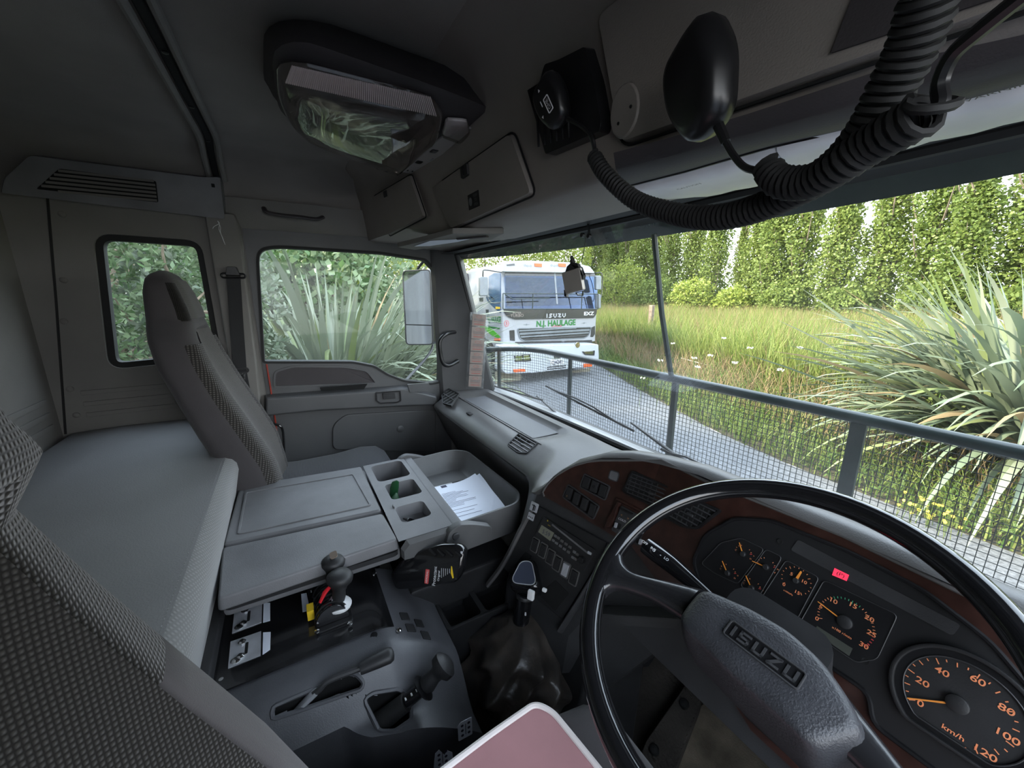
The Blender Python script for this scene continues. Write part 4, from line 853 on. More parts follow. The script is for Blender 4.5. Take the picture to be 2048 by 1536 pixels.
# control plate (bent at the front edge)
FP = Fr((0, 0, 1.588), (0, 0, 1), (1, 0, 0)); PU = lambda px, py, c=.004: FP.uv(px, py, c)
cpl = thing('control_plate', (-.05, 0, 1.588), 'glossy black metal control plate screwed onto the tunnel', 'control panel')
c4 = [PU(455, 1213), PU(745, 1137), PU(800, 1255), PU(418, 1372)]
xa, xb = (c4[0][0] + c4[1][0]) / 2, (c4[2][0] + c4[3][0]) / 2; ya = (c4[0][1] + c4[3][1]) / 2; yb = (c4[1][1] + c4[2][1]) / 2
m = M(); prof = [(ya, 0), (yb - .045, 0), (yb - .03, -.0015), (yb - .015, -.006), (yb, -.014)]
m.loft([[V3(x, y, 1.5885 + z) for y, z in prof] + [V3(x, y, 1.592 + z) for y, z in prof[::-1]] for x in (xa, xb)]); m.build('plate', mat('glossy_black_plate', (.012, .012, .013), .18, bump=.15, bscale=80, var=.6, vscale=14, coat=.3), cpl, ang=30)
for px, py in ((456, 1216), (748, 1140), (797, 1250), (442, 1358)): a, b = PU(px, py); m = M(); m.lathe((a, b, hz(a, b) + .003), (0, 0, 1), [(.006, 0), (.006, .002), (.004, .004), (.001, .0042)], 12); m.build('screw', K['chrome'], cpl)
def latch(y4, strip4):
    q = [PU(*p, .006) for p in y4]; m = M(); m.prism(FP, q, .004, .0058); l = m.build('latch_plate', K['alu'], cpl); xs_ = [p[0] for p in q]; ys_ = [p[1] for p in q]; cx, cy = sum(xs_) / 4, sum(ys_) / 4; w, h = max(xs_) - min(xs_), max(ys_) - min(ys_)
    m = M(); m.prism(FP, rrect(cx + .0, cy + .002, w * .44, .0055, .002), .0058, .0062); m.build('slot', K['void'], l)
    for dx in (-w * .28, w * .26): m = M(); m.lathe((cx + dx, cy - h * .12, 1.588 + .0058), (0, 0, 1), [(.0075, 0), (.0075, .003), (.004, .006), (.001, .006)], 8); m.build('bolt', K['chrome'], l)
    m = M(); m.lathe((cx + w * .33, cy - h * .25, 1.5938), (0, 0, 1), [(.009, 0), (.009, .0015), (.005, .004), (.001, .004)], 10); m.build('bolt', K['chrome'], l)
    m = M(); m.prism(FP, [PU(*p, .006) for p in strip4], .004, .0050); m.build('blank_label_strip', K['paper'], cpl)
latch([(469, 1219), (524, 1205), (523, 1244), (464, 1266)], [(527, 1205), (540, 1205), (540, 1240), (526, 1244)])
latch([(461, 1283), (522, 1262), (521, 1310), (456, 1336)], [(526, 1264), (541, 1263), (540, 1298), (525, 1308)])
m = M(); m.prism(FP, [PU(*p, .006) for p in ((602, 1187), (613, 1185), (620, 1219), (605, 1223))], .004, .005); m.build('blank_label_strip', K['paper'], cpl)
# lever unit with quadrant housings
lu = thing('hoist_lever_unit', (.0, .0, 1.592), 'black hoist control unit with quadrant slots and two ball-topped levers', 'lever')
c4 = [PU(614, 1176, .008), PU(690, 1158, .008), PU(706, 1240, .008), PU(634, 1268, .008)]
m = M(); m.prism(FP, rpoly(c4, .006), .004, .010); m.build('base_plate', K['black'], lu, bevel=.001)
for px, py in ((622, 1180), (700, 1248), (634, 1264), (690, 1195)): a, b = PU(px, py, .01); m = M(); m.lathe((a, b, 1.598), (0, 0, 1), [(.005, 0), (.005, .003), (.001, .004)], 10); m.build('screw', K['chrome'], lu)
def quadrant(x, y, w):
    fq = Fr((x, y, 1.598), (1, 0, 0)); q = [(.034 * math.cos(t), .042 * math.sin(t)) for t in np.linspace(0, PI, 16)]; m = M(); m.prism(fq, q, -w / 2, w / 2); o = m.build('quadrant_housing', K['blackgloss'], lu, bevel=.002)
    m = M(); m.tube([fq.p(.0345 * math.cos(t), .0425 * math.sin(t), 0) for t in np.linspace(.3, PI - .3, 12)], .0025, 6, sq=(1, .5)); m.build('quadrant_slot', K['void'], o)
xq = PU(668, 1225, .02); x1 = xq[0] + .006; y1 = xq[1] - .005
for k, x in enumerate((x1, x1 - .027, x1 - .052, x1 - .075)): quadrant(x, y1, .022)
def ball(p0, p1, p2, r, topmat='dark', white=True, nm='lever'):
    m = M(); m.tube([p0, p1], .0085, 12); lv = m.build(nm, K['alu' if white else 'black'], lu); d = nrm(p2 - p1)
    if white: m = M(); m.lathe(p1 - d * .004, d, [(.010, -.012), (.012, -.002), (.027, 0), (.028, .005), (.014, .009), (.014, .014)], 20); m.build('collar', K['white'], lv)
    L = np.linalg.norm(p2 - p1); m = M(); m.lathe(p1, d, [(.012, .006), (.0145, .02), (.0135, L * .45), (.017, L * .62), (r, L * .8), (r * 1.03, L * .93), (r * .8, L * 1.03), (r * .2, L * 1.06)], 20); m.build('knob', K['dark'], lv, ang=60); return lv
pA = V3(x1 - .012, y1, 1.637)
def zat(px, py, y): return at(px, py, 'x', x1 - .012 - (.05 if y > y1 + .005 else 0))
l_ = ball(pA, zat(677, 1208, y1), zat(680, 1148, y1 + .002), .027)
m = M(); k_ = zat(681, 1150, y1 + .002); m.lathe(k_ + (0, 0, .001), (0, 0, 1), [(.005, 0), (.005, .002)], 10); m.build('grip_slot', K['void'], l_)
l_ = ball(V3(x1 - .06, y1 + .01, 1.637), zat(664, 1170, y1 + .01), zat(667, 1118, y1 + .012), .025, white=False)
m = M(); p_ = zat(667, 1110, y1 + .012); m.prism(Fr(p_, (.1, -.2, 1), (1, 0, 0)), rrect(0, 0, .022, .016, .005), -.001, .0012); m.build('worn_cap', mat('worn_brown_cap', (.16, .12, .09), .6), l_)
a, b = PU(640, 1215, .03); m = M(); m.box((x1 - .03, y1 - .040, 1.612), (.026, .014, .024)); m.build('yellow_tag', K['yellow'], lu, bevel=.001)
m = M(); m.tube([(x1 - .012, y1 - .02, 1.640), (x1 - .02, y1 - .008, 1.655), (x1 - .022, y1 + .004, 1.664)], [.003, .005, .004], 8); m.build('red_tag', K['red'], lu)
# blank switches on the tunnel's front slope
for px, py in ((809, 1233), (838, 1247), (821, 1256), (851, 1271)):
    p = onhz(px, py); e_ = .004; nz_ = V3((hz(p[0] - e_, p[1]) - hz(p[0] + e_, p[1])) / (2 * e_), (hz(p[0], p[1] - e_) - hz(p[0], p[1] + e_)) / (2 * e_), 1); f_ = Fr(p, nz_, (1, 0, 0)); m = M(); m.prism(f_, rrect(0, 0, .025, .022, .002), -.004, .0015); m.build('blank_switch', K['dark'], tn, bevel=.0006)
p = at(750, 1290, 'z', 1.56); m = M(); m.lathe((p[0], p[1], hz(p[0], p[1]) - .001), (.2, -.1, 1), [(.0075, 0), (.0075, .002), (.004, .0015), (.001, .002)], 12); m.build('screw', K['black'], tn)
# parking brake lever
hb_ = thing('hand_lever', at(640, 1400, 'z', 1.50), 'long bent metal lever with a black plastic grip lying in its slot', 'lever')
q = [onhz(590, 1425, -.02), onhz(622, 1392, .004), onhz(640, 1378, .02), onhz(660, 1360, .03), onhz(722, 1336, .045)]
m = M(); m.tube([q[0], q[1], q[1] * .4 + q[2] * .6], [.007, .010, .008], 8, sq=(1, .6)); m.build('forged_arm', K['alu'], hb_)
m = M(); m.tube(cr(q[1:], 6), .0055, 8); m.build('bent_rod', K['chrome'], hb_).data.materials[0] = K['panel']
g0, g1 = onhz(720, 1338, .045), onhz(788, 1306, .055); dv = g1 - g0
m = M(); m.tube([g0, g0 + dv * .05, g0 + dv * .5, g0 + dv * .85, g0 + dv * .96, g1], [.0115, .0125, .015, .0165, .013, .005], 14, sq=(1, .8)); m.build('grip', K['dark'], hb_, ang=50)
# trailer brake lever
tb = thing('trailer_brake_lever', at(790, 1440, 'z', 1.42), 'short black lever with rubber sleeve, flange and waisted knob', 'lever')
q = [onhz(755, 1448, -.03), onhz(812, 1404, .02), onhz(845, 1378, .05), onhz(866, 1355, .08), onhz(884, 1335, .10)]
m = M(); m.tube([q[0], q[0] * .4 + q[1] * .6, q[1]], [.020, .0175, .017], 14); m.build('rubber_sleeve', K['rubber'], tb)
m = M(); m.tube([q[1], q[2]], [.013, .0125], 14); s_ = m.build('shaft', K['blackgloss'], tb)
d = nrm(q[3] - q[2]); m = M(); m.lathe(q[2], d, [(.024, 0), (.026, .003), (.012, .006)], 20, ); m.build('flange', K['black'], tb)
m = M(); m.lathe(q[2], d, [(.013, .004), (.018, .014), (.014, .032), (.015, .040), (.025, .048), (.026, .062), (.016, .070), (.002, .072)], 18); m.build('knob', K['dark'], tb, ang=50)
m = M()
for t in (.15, .5, .8): c = q[1] * (1 - t) + q[2] * t; m.box(tuple(c + (.004, -.006, .011)), (.006, .003, .001))
m.build('white_marks', K['inkw'], s_)
# shift-pattern stickers
for (px, py), z, lab in (((931, 1457), 1.25, 'white gear-pattern sticker on the side of the tunnel'), ((885, 1515), 1.25, 'torn white sticker low on the side of the tunnel')):
    f_ = Fr(at(px, py, 'x', .2235), (1, -.05, .02)); m = M(); h_ = .045 if px > 900 else .06
    if px > 900: m.prism(f_, rpoly([(-.016, -.022), (.014, -.022), (.014, .022), (-.010, .022), (-.016, .016)], .003), 0, .0008)
    else: m.prism(f_, [(-.02, -.03), (.022, -.028), (.020, .0), (.010, .012), (.004, .004), (-.006, .024), (-.014, .020), (-.017, .0)], 0, .0008)
    o = m.build('gear_sticker', K['paper']); tag(o, lab, 'sticker'); m = M()
    for i in (-1, 0, 1):
        for j in (-1, 1): m.prism(f_, circ(j * .007, i * .012, .003, 10), .0008, .0012)
    m.box((0, 0, .001), (.0012, .026, .0004), f_); m.build('shift_diagram', K['ink'], o)

# ================================================================== CUP BOX, GEAR LEVER
cx_ = thing('cup_box', (-.02, .40, 1.35), 'black two-compartment cup box in front of the gear lever', 'cup holder')
FB = Fr((0, 0, 1.475), (0, 0, 1), (1, 0, 0))
q = [at(*p, 'z', 1.475)[:2] for p in ((862, 1187), (1000, 1135), (1050, 1188), (905, 1262))]; 
bx0, bx1, by0, by1 = -.132, .012, .268, .492; mid = (by0 + by1) / 2
def cup(x0, y0, x1, y1):
    m = M(); m.cell(FB, (x0, y0, x1, y1), rrect((x0 + x1) / 2, (y0 + y1) / 2, x1 - x0 - .014, y1 - y0 - .014, .01, 4), .07, 0, taper=.004); m.build('compartment', K['dark'], cx_, ang=50)
cup(bx0, by0, bx1, mid - .01); cup(bx0, mid - .01, bx1, by1)
m = M(); m.ring(FB, rrect((bx0 + bx1) / 2, (by0 + by1) / 2, bx1 - bx0 + .01, by1 - by0 + .01, .012), rrect((bx0 + bx1) / 2, (by0 + by1) / 2, bx1 - bx0 - .006, by1 - by0 - .006, .008), -.22, .003); m.build('box_wall', K['dark'], cx_, bevel=.002)
gl_ = thing('gear_lever', (.12, .39, 1.25), 'black gear lever with a glossy triangular knob in a creased leather boot', 'gear lever')
b0 = V3(.125, .385, 1.26); b1 = at(1042, 1240, 'y', .43)
m = M(); secs = []
for k, t in enumerate(np.linspace(0, 1, 56)):
    c = b0 * (1 - t) + b1 * t; r = float(np.interp(t, [0, .06, .2, .45, .65, .8, .92, 1], [.140, .139, .132, .132, .120, .098, .062, .030])); row_ = []
    for j in range(128):
        a = 2 * PI * j / 128; fold = .016 * (1 - 2 * abs(math.sin(a * 2.5 + t * 4))) * math.sin(PI * min(1, t * 1.1)) + .010 * (1 - 2 * abs(math.sin(a * 4.5 - t * 9 + 1))) * math.sin(PI * t) + .006 * math.sin(t * 26 + 2 * math.sin(a * 2)) * math.sin(PI * t)
        sq_ = 1 + (.14 * abs(math.sin(2 * a)) if t < .15 else 0) * (1 - t / .15); row_.append(c + V3(math.cos(a), math.sin(a), .25 * math.sin(a * 2 + 1) * t * (1 - t)) * (r * sq_ + fold))
    secs.append(row_)
m.loft(secs); boot = m.build('leather_boot', K['leather'], gl_, ang=80)
m = M(); m.tube(cr([b1 + V3(.02, -.03, -.01), b1 + V3(.03, -.055, -.035), b1 + V3(.035, -.07, -.07)], 5), .0016, 6); m.build('draw_cord', K['black'], boot)
p = b1 + V3(.036, -.074, -.055); m = M(); m.lathe(p, (.3, -1, .35), [(.011, 0), (.011, .004), (.007, .007), (.007, .009), (.002, .009)], 16); m.build('press_stud', K['chrome'], boot)
m = M(); m.prism(FZ, rrect(.125, .385, .29, .27, .03), 1.235, 1.262); m.build('boot_flange', K['dark'], gl_, bevel=.004)
k0 = at(1050, 1185, 'y', .445); k1 = at(1072, 1150, 'y', .455)
d = nrm(k0 - b1); d = nrm(d)
m = M(); m.tube([b1 - d * .02, b1 * .5 + k0 * .5, k0], [.021, .021, .0205], 16); sl_ = m.build('grip_sleeve', K['blackgloss'], gl_)
m = M(); m.lathe(k0 - d * .012, d, [(.0225, 0), (.0225, .006), (.021, .008)], 18); m.build('ring', K['dark'], gl_)
# triangular knob
fk = Fr(k0 + d * .03, nrm(V3(.25, -.45, 1.)), (.62, .78, 0)); tri = lambda s: rpoly([(-.044 * s, -.026 * s), (.046 * s, -.034 * s), (.022 * s, .046 * s), (-.016 * s, .046 * s)], .028 * s, 6)
secs = [[fk.p(a, b, w) for a, b in tri(s)] for w, s in ((-.040, .55), (-.030, .72), (-.012, .98), (.006, 1.06), (.018, 1.03), (.027, .90), (.031, .76))]
m = M(); m.loft(secs); kn = m.build('knob', K['blackgloss'], gl_, ang=60)
m = M(); m.prism(fk, tri(.74), .0305, .0325); m.build('knob_cap', mat('glossy_grey_cap', (.05, .06, .09), .12, coat=.6), kn, bevel=.0006)
m = M(); m.tube([fk.p(a, b, .0325) for a, b in tri(.75)], .0011, 6, closed=True); m.build('cap_ring', K['alu'], kn)
p = at(1062, 1190, 'y', .41); m = M(); m.box((0, 0, 0), (.016, .022, .010), Fr(p, (.5, -1, .2))); m.build('white_button', K['white'], gl_, bevel=.003)
p = at(1089, 1180, 'y', .42); m = M(); m.box((0, 0, 0), (.010, .007, .008), Fr(p, (.5, -1, .2))); m.build('white_button', K['white'], gl_, bevel=.002)
p = at(1051, 1228, 'y', .405); m = M(); m.text(Fr(p, nrm(EYE - p)), '8', 0, 0, .010, 0, sx=.8); m.build('white_symbol', K['inkw'], sl_)
# lower console skirt between stack and floor, knee panel, toe board
m = M(); m.loft([[V3(x, y, z) for x, y, z in ((.07, .50, 1.47), (.21, .53, 1.49), (.26, .50, 1.42), (.27, .42, 1.20), (.07, .42, 1.20))], [V3(x, y, z) for x, y, z in ((.05, .62, 1.56), (.20, .60, 1.57), (.30, .66, 1.50), (.33, .60, 1.20), (.05, .60, 1.20))]]); m.build('lower_stack', K['dark'], dash, bevel=.008)
m = M(); m.loft([[V3(.26, .50, 1.62), V3(.45, .55, 1.74), V3(.45, .72, 1.74), V3(.26, .70, 1.62)], [V3(.27, .525, 1.38), V3(.385, .62, 1.60), V3(.385, .78, 1.60), V3(.27, .70, 1.38)]]); m.build('knee_panel', K['panel'], dash, bevel=.006)
# ================================================================== FOOTWELL
m = M(); P = []
for t in np.linspace(0, 1, 8): P.append([V3(x, .60 + .42 * t, 1.203 + .30 * t ** 2.2) for x in np.linspace(.05, 1.08, 9)])
m.grid(P); st(m.build('trim_6', K['floor'], ang=80))
tp_ = V3(.40, .78, 1.262); FT = Fr(tp_, (0, -.42, .9), (1, 0, 0))
m = M(); m.prism(FT, rpoly([(-.045, -.17), (.19, -.17), (.19, .16), (.03, .22), (-.03, .10)], .02), .0, .006); tag(m.build('carpet_mat', K['carpet']), 'dirty tan carpet showing beside the ribbed foot pad', 'carpet')
fr_ = thing('foot_rest', FT.p(-.09, -.02, 0), 'worn ribbed rubber foot pad with two round studs on the footwell floor', 'pedal')
FPd = Fr(at(1345, 1440, 'z', 1.27), (0, -.42, .9), (.90, -.36, 0)); pp = FPd.poly([(1372, 1364), (1404, 1392), (1398, 1420), (1350, 1545), (1300, 1560), (1268, 1545), (1290, 1480)], .012)
m = M(); m.prism(FPd, rpoly(pp, .008), -.002, .010, taper=.002); m.build('pad', K['floor'], fr_, bevel=.002)
bs_ = [p[1] for p in pp]
for k in range(26):
    b = min(bs_) + (max(bs_) - min(bs_)) * (k + .7) / 27; sp_ = clipspan(pp, b)
    if sp_ and sp_[1] - sp_[0] > .02: m = M(); m.box(((sp_[0] + sp_[1]) / 2, b, .0115), (sp_[1] - sp_[0] - .010, .0035, .004), FPd); m.build('rib', K['floor'], fr_)
for px, py in ((1368, 1407), (1308, 1499)): a, b = FPd.uv(px, py, .014); m = M(); m.lathe(FPd.p(a, b, .010), FPd.n, [(.012, 0), (.012, .004), (.009, .009), (.002, .011)], 14); m.build('stud', K['rubber'], fr_)
p = at(1385, 1333, 'z', 1.33); m = M(); f_ = Fr(p, (.1, -.8, .5), (1, 0, 0)); m.box((0, 0, 0), (.028, .036, .02), f_); wc = tag(m.build('wire_connector', K['white'], bevel=.002), 'white plug connector hanging behind the steering column', 'connector')
m = M()
for k in range(5): m.tube(cr([f_.p(-.01 + k * .005, .018, 0), f_.p(-.012 + k * .005, .04, .006), f_.p(-.02 + k * .004, .075, -.02)], 5), .0013, 5)
m.build('wires', K['twig'], wc)
p = at(1335, 1305, 'z', 1.35); m = M(); m.loft([[p + V3(-.05, .02, .0), p + V3(.03, .02, .02), p + V3(.035, .0, .0), p + V3(-.04, -.01, -.02)], [p + V3(-.05, .05, .01), p + V3(.03, .05, .03), p + V3(.035, .03, .01), p + V3(-.04, .02, -.01)]]); tag(m.build('pale_bracket', K['piping'], bevel=.002), 'pale plastic bracket glimpsed between the column and the foot pad', 'bracket')
m = M(); m.tube(cr([at(1153, 1372, 'z', 1.235), at(1142, 1400, 'z', 1.225), at(1133, 1425, 'z', 1.22), at(1122, 1450, 'z', 1.22), at(1105, 1500, 'z', 1.22)], 5), .0045, 8); tag(m.build('blue_hose', K['blue']), 'thin blue hose on the floor beside the pink seat pad', 'hose')

# ================================================================== OVERHEAD LOCKERS
ov = thing('overhead_console', (0, .5, 2.47), 'beige overhead locker console above the windscreen', 'console')
def osec(x):
    s = max(0., (-.36 - x) / .75); dy = .10 * min(1, s) ; up = .05 * min(1, max(0, (-.45 - x) / .25))
    return [V3(x, y - (dy if y < .6 else 0), z) for y, z in ((.33, 2.80), (.40, 2.765), (.435, 2.69), (.448, 2.60), (.455, 2.51 + up * .5), (.462, 2.487 + up), (.475, 2.480 + up), (.56, 2.480 + up), (.66, 2.484 + up * .5), (.74, 2.492), (.78, 2.52))]
m = M(); m.loft([osec(x) for x in np.linspace(-1.12, 1.12, 33)], closed=False, caps=False); m.build('overhead_moulding', K['over'], ov, ang=60)
LF = Fr((0, .446, 2.60), (0, -1, -.09), (1, 0, 0))
def door_lid(fr, pts, name='locker_lid', mt='over', r=.02, th=.010):
    q = rpoly([fr.uv(*p, .008) for p in pts], r, 5); m = M(); m.prism(fr, q, -.004, th, taper=.004); l = m.build(name, K[mt], ov, bevel=.003, seg=3)
    m = M(); m.tube([fr.p(a, b, .001) for a, b in inset(q, -.0015)], .002, 5, closed=True); m.build('lid_gap', K['void'], l); return q, l
q, L1 = door_lid(LF, [(862, 375), (1022, 262), (1066, 388), (902, 460)])
a, b = LF.uv(931, 342, .01); m = M(); m.prism(LF, rrect(a, b, .045, .030, .006), .008, .016, taper=.002); h = m.build('locker_latch', K['dark'], L1, bevel=.001); m = M(); m.box((a, b, .017), (.004, .022, .003), LF); m.build('latch_bar', K['black'], h)
a, b = LF.uv(946, 401, .012); m = M(); m.prism(LF, rrect(a, b, .065, .036, .002), .010, .0106); sk = m.build('warning_sticker', K['black'], L1); m = M()
for k, t in enumerate(('PUSH', 'TO', 'OPEN')): m.text(LF, t, a + .012, b + .010 - k * .010, .009, .0108)
m.prism(LF, circ(a - .018, b, .010, 12), .0106, .0109); m.build('sticker_print', K['lid'], sk)
LG = Fr((-.72, .385, 2.62), (.12, -1, -.09), (1, .12, 0))
q, L0 = door_lid(LG, [(744, 393), (820, 348), (849, 433), (776, 472)], r=.014)
a, b = LG.uv(771, 388, .01); m = M(); m.prism(LG, rrect(a, b, .03, .02, .003), .008, .013); m.build('locker_latch', K['dark'], L0, bevel=.001)
q, L2 = door_lid(LF, [(1192, 30), (1238, 292), (2200, -40), (2100, -160), (1300, -60)], r=.02)
a, b = LF.uv(1247, 222, .012); m = M(); m.prism(LF, circ(a, b, .028, 20, ry=.034), .009, .0125, taper=.003); m.build('blanking_cover', K['over'], L2, bevel=.001)
for px, py in ((1236, 247), (1261, 213)): a, b = LF.uv(px, py, .013); m = M(); m.prism(LF, circ(a, b, .0022, 10), .0125, .0130); m.build('screw_hole', K['void'], L2)
m = M(); m.prism(LF, LF.poly([(1660, 105), (1700, 0), (1740, -60), (2048, -60), (2010, -12)], .014), .009, .0125); m.build('dark_recess', K['overdark'], L2)
# dark retractable blind housing and silver sun visors under the lockers
bl = thing('blind_housing', (.6, .52, 2.46), 'dark padded roller housing under the driver-side locker', 'sun blind')
def us(px, py, z=2.476): return at(px, py, 'z', z)
m = M(); A_ = [us(*p) for p in ((1226, 322), (1330, 296), (1500, 247), (1700, 185), (1900, 122), (2100, 58))]; B_ = [us(*p) for p in ((1262, 366), (1370, 338), (1540, 288), (1740, 243), (1900, 203), (2100, 150))]
secs = []
for a_, b_ in zip(A_, B_): secs.append([a_ + (0, 0, .01), a_ * .85 + b_ * .15 - (0, 0, .006), a_ * .4 + b_ * .6 - (0, 0, .009), b_ - (0, 0, .003), b_ + (0, 0, .01)])
m.loft(secs); m.build('roller_cover', K['overdark'], bl, ang=60)
m = M(); m.tube([p - (0, 0, .003) for p in B_], .0025, 6); m.build('stitched_edge', K['black'], bl)
def visor(nm, top, bot, lab, mt='silver', z=2.472, th=.008, crease=None):
    T = cr([us(*p, z) for p in top], 4); B = cr([us(*p, z) for p in bot], 4); n = min(len(T), len(B)); T, B = T[:n], B[:n]; P = []
    for i in range(n): P.append([T[i] + (0, 0, .004), *[T[i] * (1 - s) + B[i] * s - (0, 0, .004 + .004 * math.sin(PI * s) + .0012 * math.sin(i * 1.9 + s * 4)) for s in (.05, .25, .5, .75, .95)], B[i] + (0, 0, .004)])
    m = M(); m.loft(P); o = m.build(nm, K[mt], ang=70); tag(o, lab, 'sun visor'); return o
v1 = visor('sun_visor', [(1268, 372), (1370, 346), (1470, 318), (1548, 292)], [(1300, 392), (1390, 392), (1500, 372), (1600, 344)], 'short silver sun visor section left of the fold, under the lockers')
v2 = visor('sun_visor', [(1552, 291), (1740, 246), (1900, 206), (2110, 152)], [(1606, 342), (1760, 305), (1900, 270), (2110, 222)], 'long silver sun visor section with faint printed warnings at the top right')
FV = Fr(us(1980, 195, 2.462), (0, 0, -1), (1, 0, 0)); m = M(); m.text(FV, 'TRAVELLER WARNING', -.02, .012, .010, .001, rot=0); m.build('faint_print', K['panel'], v2); m = M(); m.text(FV, 'CAUTION', -.30, -.02, .009, .001); m.build('faint_print', K['panel'], v2)
# passenger sun visor folded at the header
v3 = thing('passenger_visor', (-.55, .5, 2.46), 'dark folded passenger sun visor with a white label above the pillar', 'sun visor')
q = [(795, 491), (850, 478), (905, 463), (1008, 463), (985, 475), (900, 488), (830, 497)]
m = M(); zz = 2.470; m.loft([[at(*p, 'z', zz) + (0, 0, dz) for p in q] for dz in (-.006, .010)]); m.build('visor_panel', K['trim'], v3, bevel=.003)
m = M(); m.loft([[at(*p, 'z', zz - .008) + (0, 0, dz) for p in ((828, 493), (860, 482), (940, 478), (915, 484), (860, 492))] for dz in (0, .001)]); m.build('white_label', K['paper'], v3)
m = M(); m.tube([at(915, 478, 'z', zz - .010), at(975, 473, 'z', zz - .010)], .007, 8, sq=(1, .4)); m.build('vanity_flap', K['overdark'], v3)

# ================================================================== DOME LIGHT CONSOLE
dl = thing('dome_light', (-.45, .25, 2.66), 'large roof console with a clear ribbed lamp lens and switches', 'light')
def cpz(pts, z): return [at(*p, 'z', z) for p in pts]
def resamp(P, n):
    P = [np.array(p) for p in P]; P = P + [P[0]]; L = [0]
    for a, b in zip(P, P[1:]): L.append(L[-1] + np.linalg.norm(b - a))
    return [np.array([np.interp(t, L, [p[k] for p in P]) for k in range(3)]) for t in np.linspace(0, L[-1], n, endpoint=False)]
def rnd3(pts, z, r): return [V3(a, b, z) for a, b in rpoly([tuple(at(*p, 'z', z)[:2]) for p in pts], r, 6)]
outer = rnd3([(527, 175), (527, 62), (560, 38), (640, 40), (985, 165), (1022, 205), (1005, 262), (860, 350)], 2.785, .06)
lowr = rnd3([(543, 150), (548, 95), (600, 78), (870, 172), (985, 218), (990, 250), (935, 300), (850, 352), (795, 340), (620, 268), (560, 225)], 2.70, .035)
n = 72; A_ = resamp(outer, n); B_ = resamp(lowr, n)
def align(A, B):
    ca = sum(A) / len(A); cb = sum(B) / len(B)
    ga = [math.atan2(*(p - ca)[:2]) for p in A]; k0 = min(range(len(B)), key=lambda k: abs((math.atan2(*(B[k] - cb)[:2]) - ga[0] + PI) % (2 * PI) - PI)); return B[k0:] + B[:k0]
B_ = align(A_, B_)
cB = sum(B_) / n; m = M(); m.loft([A_, [a * .5 + b * .5 - (0, 0, .005) for a, b in zip(A_, B_)], B_, [b * .97 + cB * .03 - (0, 0, .006) for b in B_]]); m.build('lamp_housing', K['overdark'], dl, ang=50)
ln_ = rnd3([(553, 128), (590, 120), (862, 190), (886, 225), (878, 268), (797, 340), (612, 268), (572, 232), (556, 190)], 2.688, .022); ln = resamp(ln_, 60); cl_ = sum(ln) / 60
m = M(); secs = [ln] + [[p * (1 - s) + cl_ * s - (0, 0, h) for p in ln] for s, h in ((.02, .012), (.08, .026), (.20, .034), (.45, .038), (.75, .038), (.97, .038))]; m.loft(secs); m.build('clear_lens', K['lens'], dl, ang=80)
m = M(); m.loft([[p - (0, 0, .001) for p in ln], [p * .96 + cl_ * .04 + (0, 0, .006) for p in ln]]); m.build('reflector', mat('dull_reflector', (.62, .57, .55), .06, metal=.95), dl)
m = M()
for k in range(74):
    t = k / 73; a = at(585 + 275 * t, 132 + 62 * t, 'z', 2.664); b = at(572 + 300 * t, 166 + 66 * t, 'z', 2.654); m.tube([a, b], .0014, 4)
o = m.build('lens_flutes', K['lens'], dl, kind=None) if False else m.build('lens_flutes', mat('frosted_flutes', (.5, .42, .41), .3, spec=.8), dl)
FD = Fr(at(850, 290, 'z', 2.690), (0, 0, -1), nrm(at(900, 262, 'z', 2.69) - at(800, 345, 'z', 2.69)))
m = M(); m.prism(FD, rpoly([FD.uv(*p, .001) for p in ((800, 342), (848, 352), (935, 302), (985, 250), (898, 262))], .004), -.002, .003); sp2 = m.build('switch_panel', K['palegrey'], dl, bevel=.001)
for px, py, mt in ((868, 303, 'lid'), (838, 325, 'black')):
    a, b = FD.uv(px, py, .004); m = M(); m.prism(FD, rrect(a, b, .026, .019, .004), .003, .0042); o = m.build('lamp_switch', K['black'], sp2, bevel=.0006); m = M(); m.prism(FD, rrect(a, b, .017, .011, .002), .004, .0062); m.build('rocker', K[mt], o, bevel=.0006)
m = M(); a, b = FD.uv(856, 318, .004); m.text(FD, 'ON OFF', a, b - .012, .007, .0033); m.build('lettering', K['ink'], sp2)
for k in range(4): a, b = FD.uv(806 + k * 9.5, 340 + k * 1.5, .004); m = M(); m.box((a, b, .0034), (.010, .0035, .001), FD); m.build('sound_slot', K['void'], sp2)
m = M(); q = rnd3([(890, 235), (935, 238), (940, 262), (928, 285), (882, 268)], 2.688, .01); q2 = resamp(q, 30); c_ = sum(q2) / 30; m.loft([q2, [p - (0, 0, .008) for p in q2], [p * .8 + c_ * .2 - (0, 0, .012) for p in q2]]); o = m.build('small_map_lens', K['lens'], dl, ang=80); m = M(); m.loft([[p * .95 + c_ * .05 + (0, 0, .002) for p in q2], [p * .9 + c_ * .1 - (0, 0, .003) for p in q2]]); m.build('bulb_tray', K['white'], o)

